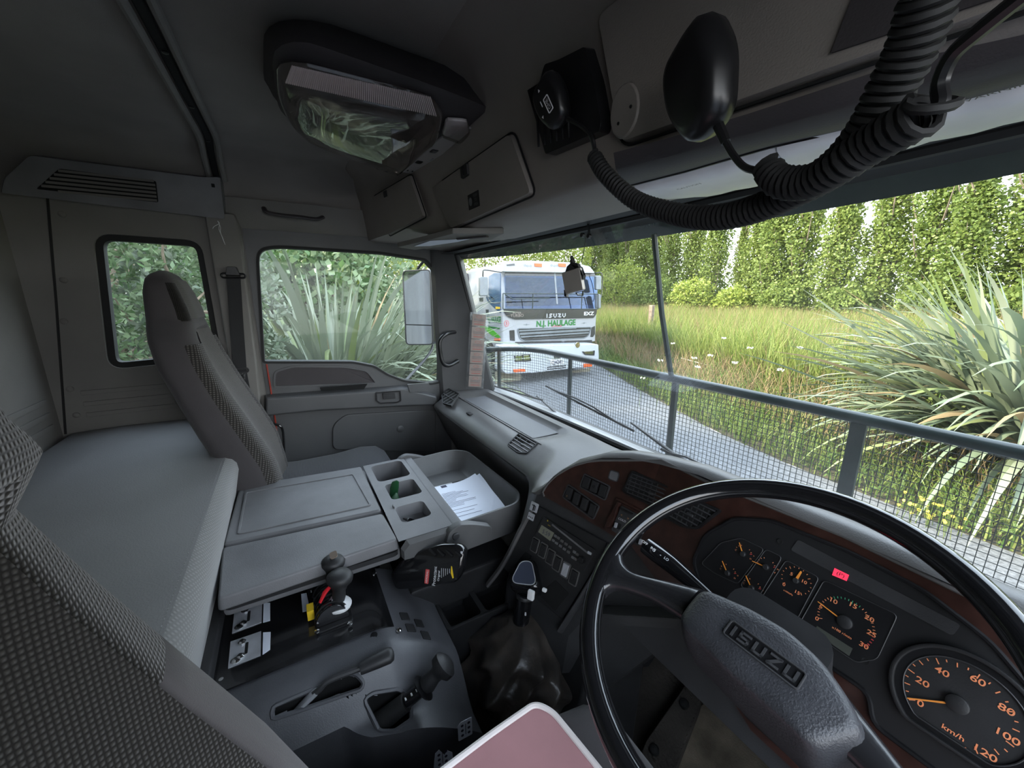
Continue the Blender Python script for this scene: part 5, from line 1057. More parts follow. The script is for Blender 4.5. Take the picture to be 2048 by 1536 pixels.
# roof seam and curtain rail
rail0, rail1 = at(278, -10, 'z', 2.775), at(432, 352, 'x', -1.085)
pth = [V3(.9, -.10, 2.785)] + [V3(x, -.145 - .012 * (1 - abs(x)), 2.783) for x in (.5, .2, -.1, -.3, -.6, -.85)] + [V3(-.97, -.155, 2.765), V3(-1.04, -.158, 2.735), V3(-1.075, -.158, 2.71)]
cu_ = thing('curtain_rail', (0, -.15, 2.70), 'double grey roof rail with screws running across the ceiling', 'rail')
for dy in (-.022, .022): m = M(); m.tube([p + (0, dy, -.002) for p in cr(pth, 5)], .009, 8); m.build('rail_bead', K['trim'], cu_)
m = M(); m.tube([p + (0, 0, .002) for p in cr(pth, 5)], .010, 8, sq=(1, .5)); m.build('rail_channel', K['void'], cu_)
for x in (-.35, -.62, -.88): m = M(); m.lathe((x, -.15, 2.779), (0, 0, -1), [(.006, 0), (.006, .002), (.002, .003)], 10); m.build('rail_screw', K['black'], cu_)
# louvred air panel above the quarter window
gv = thing('louvre_panel', (-1.09, -.4, 2.58), 'long grey louvred panel at the top of the side wall', 'vent')
GF = Fr((-1.085, -.4, 2.60), (1, 0, -.22), (0, 1, 0))
gq = rpoly([GF.uv(*p, .01) for p in ((2, 388), (8, 355), (60, 308), (405, 352), (443, 352), (453, 440), (430, 438))], .012, 3); m = M(); m.prism(GF, gq, -.03, .022, taper=.004); m.build('panel_body', K['lid'], gv, bevel=.004)
gi = rpoly([GF.uv(*p, .023) for p in ((72, 378), (118, 337), (312, 362), (317, 405))], .006); m = M(); m.prism(GF, gi, .0215, .0225); m.build('louvre_recess', K['void'], gv)
bs2 = [p[1] for p in gi]
for k in range(6):
    b = min(bs2) + (max(bs2) - min(bs2)) * (k + .5) / 6; s_ = clipspan(gi, b)
    if s_: m = M(); f2 = Fr(GF.p((s_[0] + s_[1]) / 2, b, .024), GF.n + GF.v * .6, GF.u); m.box((0, 0, 0), (s_[1] - s_[0] - .006, .0075, .003), f2); m.build('slat', K['trim'], gv, bevel=.0008)
a, b = GF.uv(426, 371, .024); m = M(); m.prism(GF, rrect(a, b, .010, .012, .001), .022, .0226); m.build('clip_hole', K['void'], gv)
m = M(); c = at(435, 442, 'x', -1.05)
for L_ in ([(0, 0, 0), (.0, .004, -.008), (.002, -.012, -.02), (0, -.018, -.028)], [(0, 0, 0), (0, .004, -.01), (.002, .001, -.03), (.004, .007, -.055), (.003, .012, -.082)], [(0, .001, 0), (0, .006, -.02), (.002, .004, -.04), (.001, .010, -.075)]): m.tube(cr([c + V3(*p) for p in L_], 5), .0011, 5)
tag(m.build('loose_string', K['white']), 'short frayed white string hanging from the louvred panel', 'string')
# roof grab handle
m = M(); m.tube(cr([at(528, 416, 'x', -1.085), at(534, 424, 'x', -1.06), at(560, 430, 'x', -1.055), at(600, 434, 'x', -1.055), at(632, 438, 'x', -1.06), at(646, 434, 'x', -1.085)], 5), .009, 10, sq=(1, .7)); tag(m.build('roof_grab_handle', K['overdark']), 'slim dark grab handle above the passenger door window', 'handle')
# seat belt
sb = thing('seat_belt', WL.p(-.16, 1.6, .03), 'black seat belt with chrome tongue on the pillar beside the passenger seat', 'seat belt')
m = M(); f_ = Fr(at(466, 545, 'x', -1.06), (1, 0, 0)); m.prism(f_, rpoly([(-.018, .022), (.014, .022), (.024, -.012), (-.026, -.012)], .005), -.01, .014, taper=.003); g_ = m.build('belt_guide', K['panel'], sb, bevel=.002)
m = M(); m.tube([f_.p(a, b - .012, .004) for a, b in rrect(0, 0, .075, .016, .008)], .0035, 8, closed=True); m.build('guide_loop', K['black'], g_)
def strap(P_, w, th=.0016): 
    m = M(); secs = []
    for p in P_: secs.append([np.array(p) + V3(th, -w / 2, 0), np.array(p) + V3(th, w / 2, 0), np.array(p) + V3(-th, w / 2, 0), np.array(p) + V3(-th, -w / 2, 0)])
    m.loft(secs); return m
g0 = f_.o; tg = at(480, 742, 'x', -1.055); strap([g0 + (0, 0, -.012), g0 * .5 + tg * .5 + (0, .0, 0), tg + (0, 0, -.005), tg + (0, .004, -.17), tg + (0, -.01, -.36)], .044).build('webbing', K['webbing'], sb)
f2 = Fr(tg, (1, 0, 0)); m = M(); q = rrect(0, .002, .062, .022, .010); m.ring(f2, q, inset(q, .006), .0, .006); t_ = m.build('tongue_loop', K['dark'], sb, bevel=.001)
q = rpoly([(-.017, -.008), (.017, -.008), (.012, -.042), (-.012, -.042)], .003); m = M(); m.ring(f2, q, inset(q, .006), .001, .004); m.build('chrome_tongue', K['chrome'], t_)
p = at(530, 905, 'x', -.99); m = M(); m.tube(cr([p + (0, -.02, -.04), p, p + (0, .03, -.02), p + (0, .04, -.05)], 5), .007, 8, sq=(1, .4)); m.build('buckle_stalk', K['webbing'], sb)

# ================================================================== TWO-WAY RADIO MICROPHONES
def coil(m, path, R, r, pitch, n=6, per=11):
    P = cr(path, 8); L = [0]
    for a, b in zip(P, P[1:]): L.append(L[-1] + np.linalg.norm(b - a))
    turns = L[-1] / pitch; N = int(turns * per); up = V3(0, 0, 1); H = []
    Pa = np.array(P); La = np.array(L); s = np.linspace(0, L[-1], N); C = np.stack([np.interp(s, La, Pa[:, k]) for k in range(3)], 1); T = np.gradient(C, axis=0)
    RR = R if hasattr(R, '__len__') else [R, R]
    for i in range(N):
        t = nrm(T[i]); up = nrm(up - t * (up @ t)); b = np.cross(t, up); a = 2 * PI * i / per; H.append(C[i] + (up * math.cos(a) + b * math.sin(a)) * np.interp(i / N, np.linspace(0, 1, len(RR)), RR))
    m.tube(H, r, n); return m
def y_(px, py, y): return at(px, py, 'y', y)
mc = thing('radio_microphone', y_(1110, 210, .43), 'black two-way radio microphone clipped in a dark holder left of the large locker', 'microphone')
LH = Fr(y_(1120, 200, .430), (0, -1, -.09), (1, 0, 0))
m = M(); m.prism(LH, rpoly([LH.uv(*p, .02) for p in ((1037, 176), (1062, 160), (1072, 122), (1100, 112), (1153, 84), (1170, 150), (1187, 240), (1184, 262), (1075, 310))], .006), -.02, .004, taper=.002); m.build('mic_holder', K['black'], mc, bevel=.002)
for k in range(6): a, b = LH.uv(1075 + k * 12, 262 - k * 4.5, .006); m = M(); m.box((a, b, .005), (.003, .05, .003), LH); m.build('holder_rib', K['dark'], mc)
def micbody(fr, scale, name, par):
    secs = []
    for w, s in ((-.014, .80), (-.010, .95), (.0, 1.0), (.010, .96), (.016, .84), (.018, .7)):
        q = rpoly([(-.030 * s * scale, .044 * scale * s), (.030 * s * scale, .044 * scale * s), (.038 * s * scale, .0), (.020 * s * scale, -.046 * scale * s), (-.020 * s * scale, -.046 * scale * s), (-.038 * s * scale, .0)], .016 * scale, 5)
        secs.append([fr.p(a, b, w * scale) for a, b in q])
    m = M(); m.loft(secs); return m.build(name, K['black'], par, ang=60)
f_ = Fr(y_(1105, 205, .405), (.1, -1, -.25), nrm(V3(1, .1, .45))); b1_ = micbody(f_, .85, 'mic_body', mc)
m = M(); q = rrect(.004, -.006, .012, .024, .002); m.ring(f_, q, inset(q, .0013), .0150, .0162); m.text(f_, 'GME', .004, -.006, .008, .0160, rot=PI / 2); m.box((-.008, .004, .0158), (.0014, .009, .0006), f_); m.prism(f_, [(-.004, .020), (.0, .020), (-.002, .024)], .0155, .0162); m.prism(f_, [(-.018, -.010), (-.014, -.010), (-.016, -.014)], .0145, .0155); m.build('white_marks', K['inkw'], b1_)
m = M(); m.tube(cr([y_(1135, 238, .40), y_(1160, 250, .40), y_(1182, 272, .40), y_(1190, 305, .41)], 5), .0032, 8); m.build('straight_cord', K['black'], mc)
m = M(); coil(m, [y_(1188, 312, .41), y_(1212, 350, .41), y_(1270, 400, .42), y_(1350, 428, .42), y_(1430, 435, .415), y_(1510, 418, .41), y_(1590, 382, .40), y_(1670, 335, .385), y_(1735, 262, .375), y_(1785, 170, .365), y_(1830, 80, .355), y_(1868, -40, .34)], [.0085, .0095, .011, .012, .0125], .0029, .0061); m.build('coiled_cord', K['rubber'], mc)
mc2 = thing('radio_microphone', y_(1400, 170, .38), 'black hand microphone seen from behind, hung in front of the large locker', 'microphone')
f_ = Fr(y_(1402, 168, .385), (-.35, -1, -.15), nrm(V3(1, -.35, .35))); b2_ = micbody(f_, 1.12, 'mic_body', mc2)
m = M(); p0 = y_(1432, 240, .385); p1 = y_(1452, 285, .385); m.tube([p0, p1], [.0055, .0045], 8); m.build('strain_relief', K['black'], mc2)
m = M(); m.tube(cr([p1, y_(1468, 312, .385), y_(1490, 335, .385), y_(1520, 342, .385)], 5), .0032, 8); m.build('straight_cord', K['black'], mc2); m = M(); m.tube(cr([y_(1868, 222, .345), y_(1882, 205, .345), y_(1880, 165, .345), y_(1905, 110, .34), y_(1960, 60, .335), y_(2060, -20, .33)], 5), .0042, 8); m.build('straight_cord', K['black'], mc2)
m = M(); coil(m, [y_(1535, 330, .385), y_(1545, 352, .383), y_(1572, 366, .38), y_(1625, 362, .375), y_(1690, 325, .365), y_(1740, 290, .36), y_(1800, 255, .352), y_(1850, 225, .347), y_(1868, 195, .345)], [.0095, .011, .011, .0115, .0115], .0029, .0061); m.build('coiled_cord', K['rubber'], mc2)
# toll tag hanging from a hook at the header
hk = thing('hanging_tag', y_(1148, 570, .74), 'silver box tag with black tape hanging from a hook in front of the windscreen', 'tag')
m = M(); m.tube(cr([y_(1140, 436, .72), y_(1160, 436, .73), y_(1176, 448, .74), y_(1178, 470, .74)], 5), .0045, 8, sq=(1, .6)); m.lathe(y_(1165, 470, .74), (0, -1, 0), [(.006, -.004), (.006, .004)], 12); m.lathe(y_(1178, 472, .74), (0, -1, 0), [(.006, -.004), (.006, .004)], 12); m.build('hook', K['black'], hk)
m = M(); m.tube([y_(1172, 474, .74), y_(1168, 500, .74), y_(1163, 525, .74)], .0012, 5); m.build('cord', K['wire'], hk)
f_ = Fr(y_(1147, 562, .74), nrm(V3(.35, -1, -.05)), nrm(V3(.97, .26, .22)))
m = M(); m.box((0, 0, 0), (.062, .064, .018), f_); bx = m.build('silver_box', mat('dull_silver_box', (.42, .39, .35), .45, metal=.5, bump=.2, bscale=100), hk, bevel=.004)
m = M(); m.prism(f_, [(-.020, .030), (-.010, .045), (.002, .050), (.007, .072), (.012, .05), (.026, .042), (.030, .012), (.038, .006), (.033, -.005), (.0305, .030)], -.010, .006); m.build('black_tape', K['rubber'], hk, bevel=.001)
m = M(); m.prism(f_, [(-.034, -.018), (-.029, -.018), (-.029, -.040), (-.037, -.036)], -.006, .006); m.build('mount_clip', K['black'], hk); m = M(); q = [(.0, -.034), (.026, -.034), (.022, -.048), (.006, -.044)]; m.ring(f_, ccw(q), inset(q, .003), -.004, .002); m.build('mount_clip', K['black'], hk)
# registration labels in a clear holder on the glass
rg = thing('licence_label_holder', at(950, 780, 'x', -.97), 'clear strip of pale red-printed licence labels at the left edge of the windscreen', 'label holder')
ht = [at(924, 628, 'x', -.955), at(951, 630, 'x', -.93)]; hbm = [at(957, 772, 'x', -.955), at(984, 774, 'x', -.93)]
du = ht[1] - ht[0]; dv = hbm[0] - ht[0]; FRr = Fr(ht[0] * .5 + hbm[0] * .5 + du * .5, np.cross(du, -dv), du); hh = np.linalg.norm(dv); ww = np.linalg.norm(du)
if (FRr.n @ (EYE - FRr.o)) < 0: FRr = Fr(FRr.o, -FRr.n, du)
sh_ = float((dv @ FRr.u)) 
m = M(); m.prism(FRr, [(-ww / 2 - .012, hh / 2 + .006), (ww / 2 + .012, hh / 2 + .006), (ww / 2 + .012, -hh / 2 - .006), (-ww / 2 - .012, -hh / 2 - .006)], -.001, 0); m.build('clear_sleeve', K['plasticfilm'], rg)
for k in range(6):
    b = hh / 2 - hh * (k + .5) / 6; m = M(); m.prism(FRr, rrect(0, b, ww, hh / 6 - .004, .003), .0005, .0015); c_ = m.build('licence_label', K['card'], rg)
    m = M(); m.ring(FRr, circ(0, b + hh * .045, .014, 20, ry=.006), circ(0, b + hh * .045, .0122, 20, ry=.0046), .0015, .0018); m.box((0, b - hh * .052, .0017), (ww * .7, .004, .0003), FRr); m.box((0, b - hh * .022, .0017), (ww * .8, .0014, .0003), FRr); m.build('red_print', K['cardred'], c_)
    m = M()
    for j in range(3): m.box((0, b + .006 - j * .005, .0017), (ww * .78, .0010, .0003), FRr)
    m.build('fine_print', K['ink'], c_)

# ================================================================== SPRAY BOTTLE beside the console
bt = thing('spray_bottle', (-.08, .33, 1.50), 'black shiny bottle of dashboard protectant lying on its side by the console', 'bottle')
FBt = Fr(at(860, 1135, 'x', -.055), (.62, -.70, .38), nrm(V3(.62, .75, .10)))
bp = FBt.poly([(778, 1148), (800, 1122), (840, 1100), (880, 1088), (915, 1088), (930, 1100), (926, 1140), (912, 1166), (870, 1172), (830, 1178), (790, 1180)], .02)
m = M(); secs = []
bq = rpoly(bp, .012, 4); bc_ = (sum(p[0] for p in bq) / len(bq), sum(p[1] for p in bq) / len(bq))
for w, s in ((-.022, .78), (-.016, .93), (0, 1), (.014, 1), (.021, .96), (.024, .86)): secs.append([FBt.p(bc_[0] + (a - bc_[0]) * s, bc_[1] + (b - bc_[1]) * s, w) for a, b in bq])
m.loft(secs); bb = m.build('bottle_body', K['blackgloss'], bt, ang=60)
for k in range(4): p0 = FBt.p(*FBt.uv(858 + k * 17, 1098 + k * 1, .024), .024); p1 = FBt.p(*FBt.uv(872 + k * 17, 1110 + k * 1, .026), .026); m = M(); m.tube([p0, p1], [.003, .004], 6); m.build('grip_groove', K['blackgloss'], bb)
lq = FBt.poly([(846, 1135), (918, 1122), (914, 1160), (848, 1170)], .0245); m = M(); m.prism(FBt, rpoly(lq, .002), .0235, .0247); lb = m.build('bottle_label', K['blackgloss'], bb)
fb2 = lambda px, py: FBt.uv(px, py, .0252)
m = M(); a, b = fb2(869, 1152); m.text(FBt, 'Protectant', a, b, .0125, .0250, rot=PI / 2 - .1, sx=.85); a, b = fb2(877, 1152); m.text(FBt, 'Original', a, b, .0075, .0250, rot=PI / 2 - .1)
for k in range(5): a, b = fb2(883 + k * 4, 1146 - k); m.box((a, b, .0251), (.0006, .022 - .003 * k, .0003), FBt)
m.build('white_lettering', K['inkw'], lb)
a, b = fb2(854, 1153); f3 = FBt.off(a, b, 0, PI / 2 - .1); m = M(); m.prism(f3, rrect(0, 0, .034, .011, .002), .0249, .0254); rd_ = m.build('red_logo_panel', K['redink'], lb); m = M(); m.text(f3, 'ARMORALL', 0, 0, .0075, .0257, sx=.8); m.build('logo_lettering', K['inkw'], rd_)
m = M(); a, b = fb2(903, 1143); m.prism(FBt, [(a - .001, b + .012), (a + .001, b + .012), (a + .006, b - .014), (a + .003, b - .016), (a - .002, b - .004)], .0249, .0253); m.build('yellow_swoosh', K['yellow'], lb)
m = M(); p = FBt.p(*FBt.uv(922, 1103, .0), .006); m.box((0, 0, 0), (.010, .016, .022), Fr(p, FBt.n, FBt.u)); m.build('pale_base_tab', K['paper'], bb, bevel=.002)
p0, p1 = at(806, 1184, 'y', .23), at(842, 1152, 'y', .26); m = M(); rr_ = random.Random(5); dv = p1 - p0
m.tube([p0 + dv * t for t in (0, .12, .2, .35, .5, .65, .8, .92, 1)], [.007, .010, .008, .013, .016, .015, .019, .017, .010], 9); o = m.build('clear_trigger_cap', K['crinkle'], ang=20); tag(o, 'crumpled clear plastic nozzle leaning on the tunnel by the bottle', 'nozzle')
m = M(); m.box((0, 0, 0), (.018, .014, .012), Fr(p0, nrm(dv), (1, 0, 0))); m.build('dark_tip', K['panel'], o, bevel=.002)
m = M(); m.box((-.26, .36, 1.50), (.36, .32, .09)); tag(m.build('seat_pedestal_box', K['dark'], bevel=.01), 'dark base under the document tray', 'box')

# ================================================================== OUTSIDE THE GLASS: wipers, guard, visor, mirror
def wy(px, py, y=1.0): return at(px, py, 'y', y)
def wiper(arm, blade, lab):
    w = thing('wiper', arm[0], lab, 'wiper'); m = M(); m.tube(arm, [.009, .007, .005] + [.005] * (len(arm) - 3), 8, sq=(1, .7)); m.build('wiper_arm', K['black'], w)
    m = M(); m.tube(cr(blade, 4), .0040, 6); bl_ = m.build('wiper_blade', K['rubber'], w); m = M()
    a, b = np.array(blade[0]), np.array(blade[-1]); off = V3(0, .0, .012)
    m.tube([a * .85 + b * .15, a * .6 + b * .4 + off, a * .4 + b * .6 + off, a * .15 + b * .85], .003, 6); m.build('blade_bridge', K['dark'], bl_); return w
wiper([wy(1165, 868, .975), wy(1130, 842, .975), wy(1074, 792, .975)], [wy(988, 772, .955), wy(1030, 785, .957), wy(1085, 800, .96)], 'left wiper resting low on the passenger side of the windscreen')
wiper([wy(1400, 945, .985), wy(1330, 895, .98), wy(1262, 845, .98)], [wy(1092, 772, .955), wy(1170, 812, .96), wy(1268, 862, .965)], 'middle wiper with its blade angled up to the left')
wiper([wy(1900, 1130, .99), wy(1650, 1020, .985), wy(1450, 960, .985)], [wy(1322, 898, .965), wy(1390, 930, .97), wy(1455, 962, .975)], 'right wiper low behind the steering wheel')
sg = thing('stone_guard', (0, 1.1, 1.75), 'dark green tubular stone guard with square wire mesh in front of the windscreen', 'guard')
ry = lambda x: 1.10 - .16 * max(0, (abs(x) - .78) / .32) ** 2; rz = lambda x: 2.028 - .02 * max(0, (abs(x) - .7) / .4) ** 2 + .0
m = M(); m.tube([V3(x, ry(x), rz(x)) for x in np.linspace(-1.10, 1.10, 45)], .0135, 10); m.build('top_rail', K['rail'], sg)
m = M(); m.tube([V3(x, ry(x), 1.70) for x in np.linspace(-1.10, 1.10, 31)], .010, 8); m.build('bottom_rail', K['rail'], sg)
for px in (1137, 1338, 1706):
    x = at(px, 790 if px < 1200 else 880 if px < 1500 else 900, 'y', 1.10)[0]; w_ = .009 if px < 1500 else .015
    m = M(); m.box((x, 1.105, 1.86), (w_ * 2, .012, .33)); m.build('guard_post', K['rail'], sg, bevel=.002)
m = M(); m.box((-1.05, ry(-1.05), 1.86), (.02, .012, .33)); m.build('guard_post', K['rail'], sg, bevel=.002)
m = M(); m.tube([V3(-.035, 1.10, 2.028), V3(-.04, 1.03, 2.24), V3(-.04, .965, 2.475)], .0085, 8); m.build('support_rod', K['rail'], sg)
m = M(); d_ = .0138
for x in np.arange(-1.09, 1.09, d_): m.box((x, ry(x) + .012, 1.865), (.0013, .0013, .325))
for z in np.arange(1.705, 2.02, d_): m.tube([V3(x, ry(x) + .0135, z) for x in np.linspace(-1.09, 1.09, 25)], .0008, 4, caps=False)
tag(m.build('wire_mesh', K['wire'], sg, smooth=False, recalc=False), kind='stuff')
vs_ = thing('outer_sun_visor', (0, .95, 2.46), 'dark green tinted outer sun visor across the top of the windscreen', 'sun visor')
vy = lambda x: 1.0 - .26 * (abs(x) / 1.15) ** 2.6
m = M(); m.loft([[V3(x, .80 - .06 * abs(x) ** 3, 2.64), V3(x, .805 - .06 * abs(x) ** 3, 2.646), V3(x, vy(x) + .006, 2.478), V3(x, vy(x), 2.472)] for x in np.linspace(-1.17, 1.17, 31)]); m.build('visor_panel', K['visor'], vs_, ang=50)
for x in (-.62, -.03, .62): m = M(); m.loft([[V3(x - .05, .82, 2.628), V3(x + .05, .82, 2.628), V3(x, .955, 2.505)], [V3(x - .05, .82, 2.620), V3(x + .05, .82, 2.620), V3(x, .955, 2.495)]]); m.build('visor_bracket', K['rail'], vs_)
mr_ = thing('door_mirror', at(835, 690, 'x', -1.45), 'tall double door mirror on a bent black arm outside the passenger window', 'mirror')
o = at(834, 612, 'x', -1.45); FM = Fr(o, nrm(V3(.84, -1, .02))); q = [FM.uv(*p) for p in ((805, 541), (862, 538), (868, 690), (812, 690))]; q = rpoly(q, .03, 5)
m = M(); m.prism(FM, q, -.05, .0, taper=-.0); m.build('mirror_shell', K['black'], mr_, bevel=.008)
m = M(); qi = inset(q, .007); m.ring(FM, q, qi, -.001, .006); m.build('mirror_rim', K['panel'], mr_, bevel=.002)
ys_ = [p[1] for p in qi]; cut = FM.uv(840, 650)[1]
for nm_, lo_, hi_ in (('main_glass', cut + .003, 9), ('wide_angle_glass', -9, cut - .003)): q2 = [p for p in qi if lo_ < p[1] < hi_]; xs3 = [p[0] for p in qi]; e = lo_ if lo_ > -9 else hi_; q2 = ccw(q2); q2 = sorted(q2 + [(min(xs3) + .003, e), (max(xs3) - .002, e)], key=lambda p: math.atan2(p[1] - (cut + (.15 if lo_ > -9 else -.04)), p[0] - sum(xs3) / len(xs3))); m = M(); m.prism(FM, q2, .001, .003); m.build(nm_, K['mirror'], mr_)
m = M(); m.tube(cr([at(866, 690, 'x', -1.47), at(860, 705, 'x', -1.45), at(840, 730, 'x', -1.38), at(815, 757, 'x', -1.28), at(790, 790, 'x', -1.13)], 5), .008, 8); m.tube(cr([at(835, 538, 'x', -1.47), at(850, 520, 'x', -1.40), at(880, 500, 'x', -1.22)], 5), .008, 8); m.build('mirror_arm', K['black'], mr_)
m = M(); m.box((0, -1.35, 2.75), (2.0, 1.1, .06)); m.box((0, -2.6, 1.9), (2.35, 3.0, 1.4)); tag(m.build('truck_body', K['body'], bevel=.02), 'grey steel load body behind the cab, seen only in the door mirror', 'truck body')
# ================================================================== GROUND
GZ = .27
def road_y(x): return 5.05 - .38 * min(0., x) * .62 + .010 * x * x if x < 0 else 5.05 - .05 * x     # far edge of the road
def road_y(x): return float(np.interp(x, [-60, -25, -12, -7.4, -4.6, -2.5, -1.3, .6, 6, 20], [17, 10.6, 8.7, 7.75, 6.4, 5.5, 5.15, 4.85, 4.3, 3.6]))
def gh_(x, y):
    d = y - road_y(x); 
    if d < 0: return GZ
    b = min(1, d / 2.2); b = b * b * (3 - 2 * b); return GZ + .42 * b + .06 * math.sin(x * 1.3 + y * .7) * min(1, d) + .04 * math.sin(x * 3.1) * min(1, d)
m = M(); xs_ = [-70, -50, -35, -25, -18, -14, -11, -9, -7.4, -6, -4.6, -3.5, -2.5, -1.8, -1.3, -.4, .6, 2, 4, 8, 20]
m.grid([[V3(x, y, GZ + .03 * math.exp(-((road_y(x) - 1.6 - y) / .8) ** 2)) for y in [-14, -6, -2, 0, 1.5] + [road_y(x) - k for k in (2.6, 2.0, 1.5, 1.0, .5, 0)]] for x in xs_]); tag(m.build('road', K['asphalt'], recalc=False, ang=80), 'grey chip-sealed lane running across in front of the cab', 'road', kind='structure')
gx = np.concatenate([np.linspace(-70, -14, 15), np.linspace(-13, 8, 64), np.linspace(9, 40, 10)]); dd_ = np.concatenate([np.linspace(0, 4, 18), np.linspace(5, 12, 8), np.linspace(15, 70, 10)])
m = M(); m.grid([[V3(x, road_y(x) + d, gh_(x, road_y(x) + d)) for d in dd_] for x in gx]); tag(m.build('field', K['concrete'], recalc=False, ang=80), 'long-grass field and verge beyond the lane', 'field', kind='structure')

# ---- fast triangle clouds
def cloud(name, V, F, mt, loc=(0, 0, 0), par=None):
    me = bpy.data.meshes.new(name); V = np.asarray(V, np.float32).reshape(-1, 3) - np.array(loc, np.float32); F = np.asarray(F, np.int32)
    me.vertices.add(len(V)); me.vertices.foreach_set('co', V.ravel()); k = F.shape[1]; me.loops.add(F.size); me.loops.foreach_set('vertex_index', F.ravel()); me.polygons.add(len(F)); me.polygons.foreach_set('loop_start', np.arange(0, F.size, k, dtype=np.int32)); me.polygons.foreach_set('loop_total', np.full(len(F), k, np.int32)); me.update(calc_edges=True)
    me.materials.append(mt); o = bpy.data.objects.new(name, me); _reg(o, par, loc); return o
def blades(P, H, Wd, lean, seg=2, r=RNG):
    n = len(P); a = r.uniform(0, 2 * PI, n); la = r.uniform(0, 2 * PI, n); L = r.uniform(.3, 1, n) * lean * H; wv = np.stack([np.cos(a), np.sin(a), np.zeros(n)], 1) * Wd[:, None] / 2
    lv = np.stack([np.cos(la), np.sin(la), np.zeros(n)], 1); V = np.zeros((n, 2 * seg + 1, 3))
    for k in range(seg): t = k / seg; c = P + lv * (L * t * t)[:, None] + np.array((0, 0, 1)) * (H * t)[:, None]; V[:, 2 * k] = c - wv * (1 - t * .5); V[:, 2 * k + 1] = c + wv * (1 - t * .5)
    V[:, 2 * seg] = P + lv * L[:, None] + np.array((0, 0, 1)) * (H * (1 - .3 * (L / H) ** 2))[:, None]; b = np.arange(n)[:, None] * (2 * seg + 1); Q = [np.stack([b[:, 0] + 2 * k, b[:, 0] + 2 * k + 1, b[:, 0] + 2 * k + 3, b[:, 0] + 2 * k + 2], 1) for k in range(seg - 1)]
    T = np.stack([b[:, 0] + 2 * seg - 2, b[:, 0] + 2 * seg - 1, b[:, 0] + 2 * seg], 1); tri = [T] + [q[:, [0, 1, 2]] for q in Q] + [q[:, [0, 2, 3]] for q in Q]; return V.reshape(-1, 3), np.concatenate(tri)
def scatter(n, x0, x1, d0, d1, pw=1.):
    x = RNG.uniform(x0, x1, n); d = d0 + (d1 - d0) * RNG.uniform(0, 1, n) ** pw; y = np.array([road_y(a) for a in x]) + d; z = np.array([gh_(a, b) for a, b in zip(x, y)]); return np.stack([x, y, z], 1)
def grass(name, n, box, h0, h1, w, lean, mt, lab, pw=1.):
    P = scatter(n, *box, pw); H = RNG.uniform(h0, h1, n); dist = np.hypot(P[:, 0] - .8, P[:, 1]); V, F = blades(P, H, w * (1 + dist / 12), lean, 3); o = cloud(name, V, F, K[mt]); tag(o, lab, 'grass', kind='stuff'); return o
grass('meadow_grass', 120000, (-26, 7, 1.6, 17), .55, 1.12, .011, .45, 'grass', 'tall green meadow grass filling the field beyond the lane', 1.3)
grass('seeding_grass', 16000, (-26, 7, 2.2, 17), .85, 1.30, .006, .35, 'drygrass', 'straw-coloured seed stalks standing in the meadow', 1.2)
grass('verge_grass', 26000, (-14, 5, .0, 2.6), .12, .45, .010, .8, 'weed', 'short rough grass on the bank of the lane', 1.)
grass('dry_verge_stalks', 9000, (-14, 4, .6, 2.8), .25, .75, .007, .6, 'drygrass', 'brown dried stalks on the bank below the meadow', 1.)
def leafcloud(C, size, asp, mt, name, lab=None, cat=None, dirs=None, loc=(0, 0, 0), par=None, r=RNG):
    n = len(C); d = dirs if dirs is not None else r.normal(size=(n, 3)); d = d / np.linalg.norm(d, axis=1)[:, None]; u = np.cross(d, r.normal(size=(n, 3))); u /= np.linalg.norm(u, axis=1)[:, None]; s = size * r.uniform(.6, 1.2, n)[:, None]
    V = np.stack([C, C + d * s * .5 + u * s * asp, C + d * s, C + d * s * .5 - u * s * asp], 1); b = np.arange(n)[:, None] * 4; return cloud(name, V.reshape(-1, 3), b + np.array([[0, 1, 2, 3]]), mt, loc, par)
# low broad weeds with leaves
P = scatter(3800, -12, 4, .0, 3.2); k_ = 3; C = np.repeat(P, k_, 0) + RNG.normal(size=(3800 * k_, 3)) * (.10, .10, .07) + (0, 0, .10); o = leafcloud(C, .055, .28, K['weed'], 'verge_weeds'); tag(o, 'low broad-leaved weeds along the edge of the lane', 'weeds', kind='stuff')

# ---- poplars
def poplar(h, R, nl, seed, lm='poplar'):
    r = np.random.default_rng(seed); rn = random.Random(seed); t = thing('poplar_tree', (0, 0, 0), None, None); m = M(); br = []
    m.tube([(0, 0, 0), (rn.uniform(-.1, .1), .0, h * .5), (rn.uniform(-.2, .2), 0, h)], [.14, .08, .02], 7)
    for k in range(22):
        z0 = h * (.05 + .75 * k / 22); a = rn.uniform(0, 2 * PI); L = h * rn.uniform(.18, .32); e = rn.uniform(.22, .42); q = [V3(0, 0, z0), V3(math.cos(a) * L * e * .6, math.sin(a) * L * e * .6, z0 + L * .45), V3(math.cos(a) * L * e, math.sin(a) * L * e, z0 + L)]; m.tube(q, [.045, .028, .008], 5); br.append(q)
    m.build('trunk', K['bark'], t, loc=(0, 0, 0)); n = nl; z = r.uniform(.02, 1, n); prof = np.sin(np.clip(z, 0, 1) ** .7 * PI) ** .6 * .8 + .2 * (1 - z); a = r.uniform(0, 2 * PI, n); cl = .75 + .25 * np.sin(a * 3 + z * 22 + seed) ; rad = R * prof * np.sqrt(r.uniform(.08, 1, n)) * cl
    C = np.stack([np.cos(a) * rad, np.sin(a) * rad, z * h], 1) + r.normal(size=(n, 3)) * .06; d = r.normal(size=(n, 3)) * (1, 1, .7) + (0, 0, -.2); leafcloud(C, .135, .45, K[lm], 'foliage', dirs=d, par=t, r=r); return t
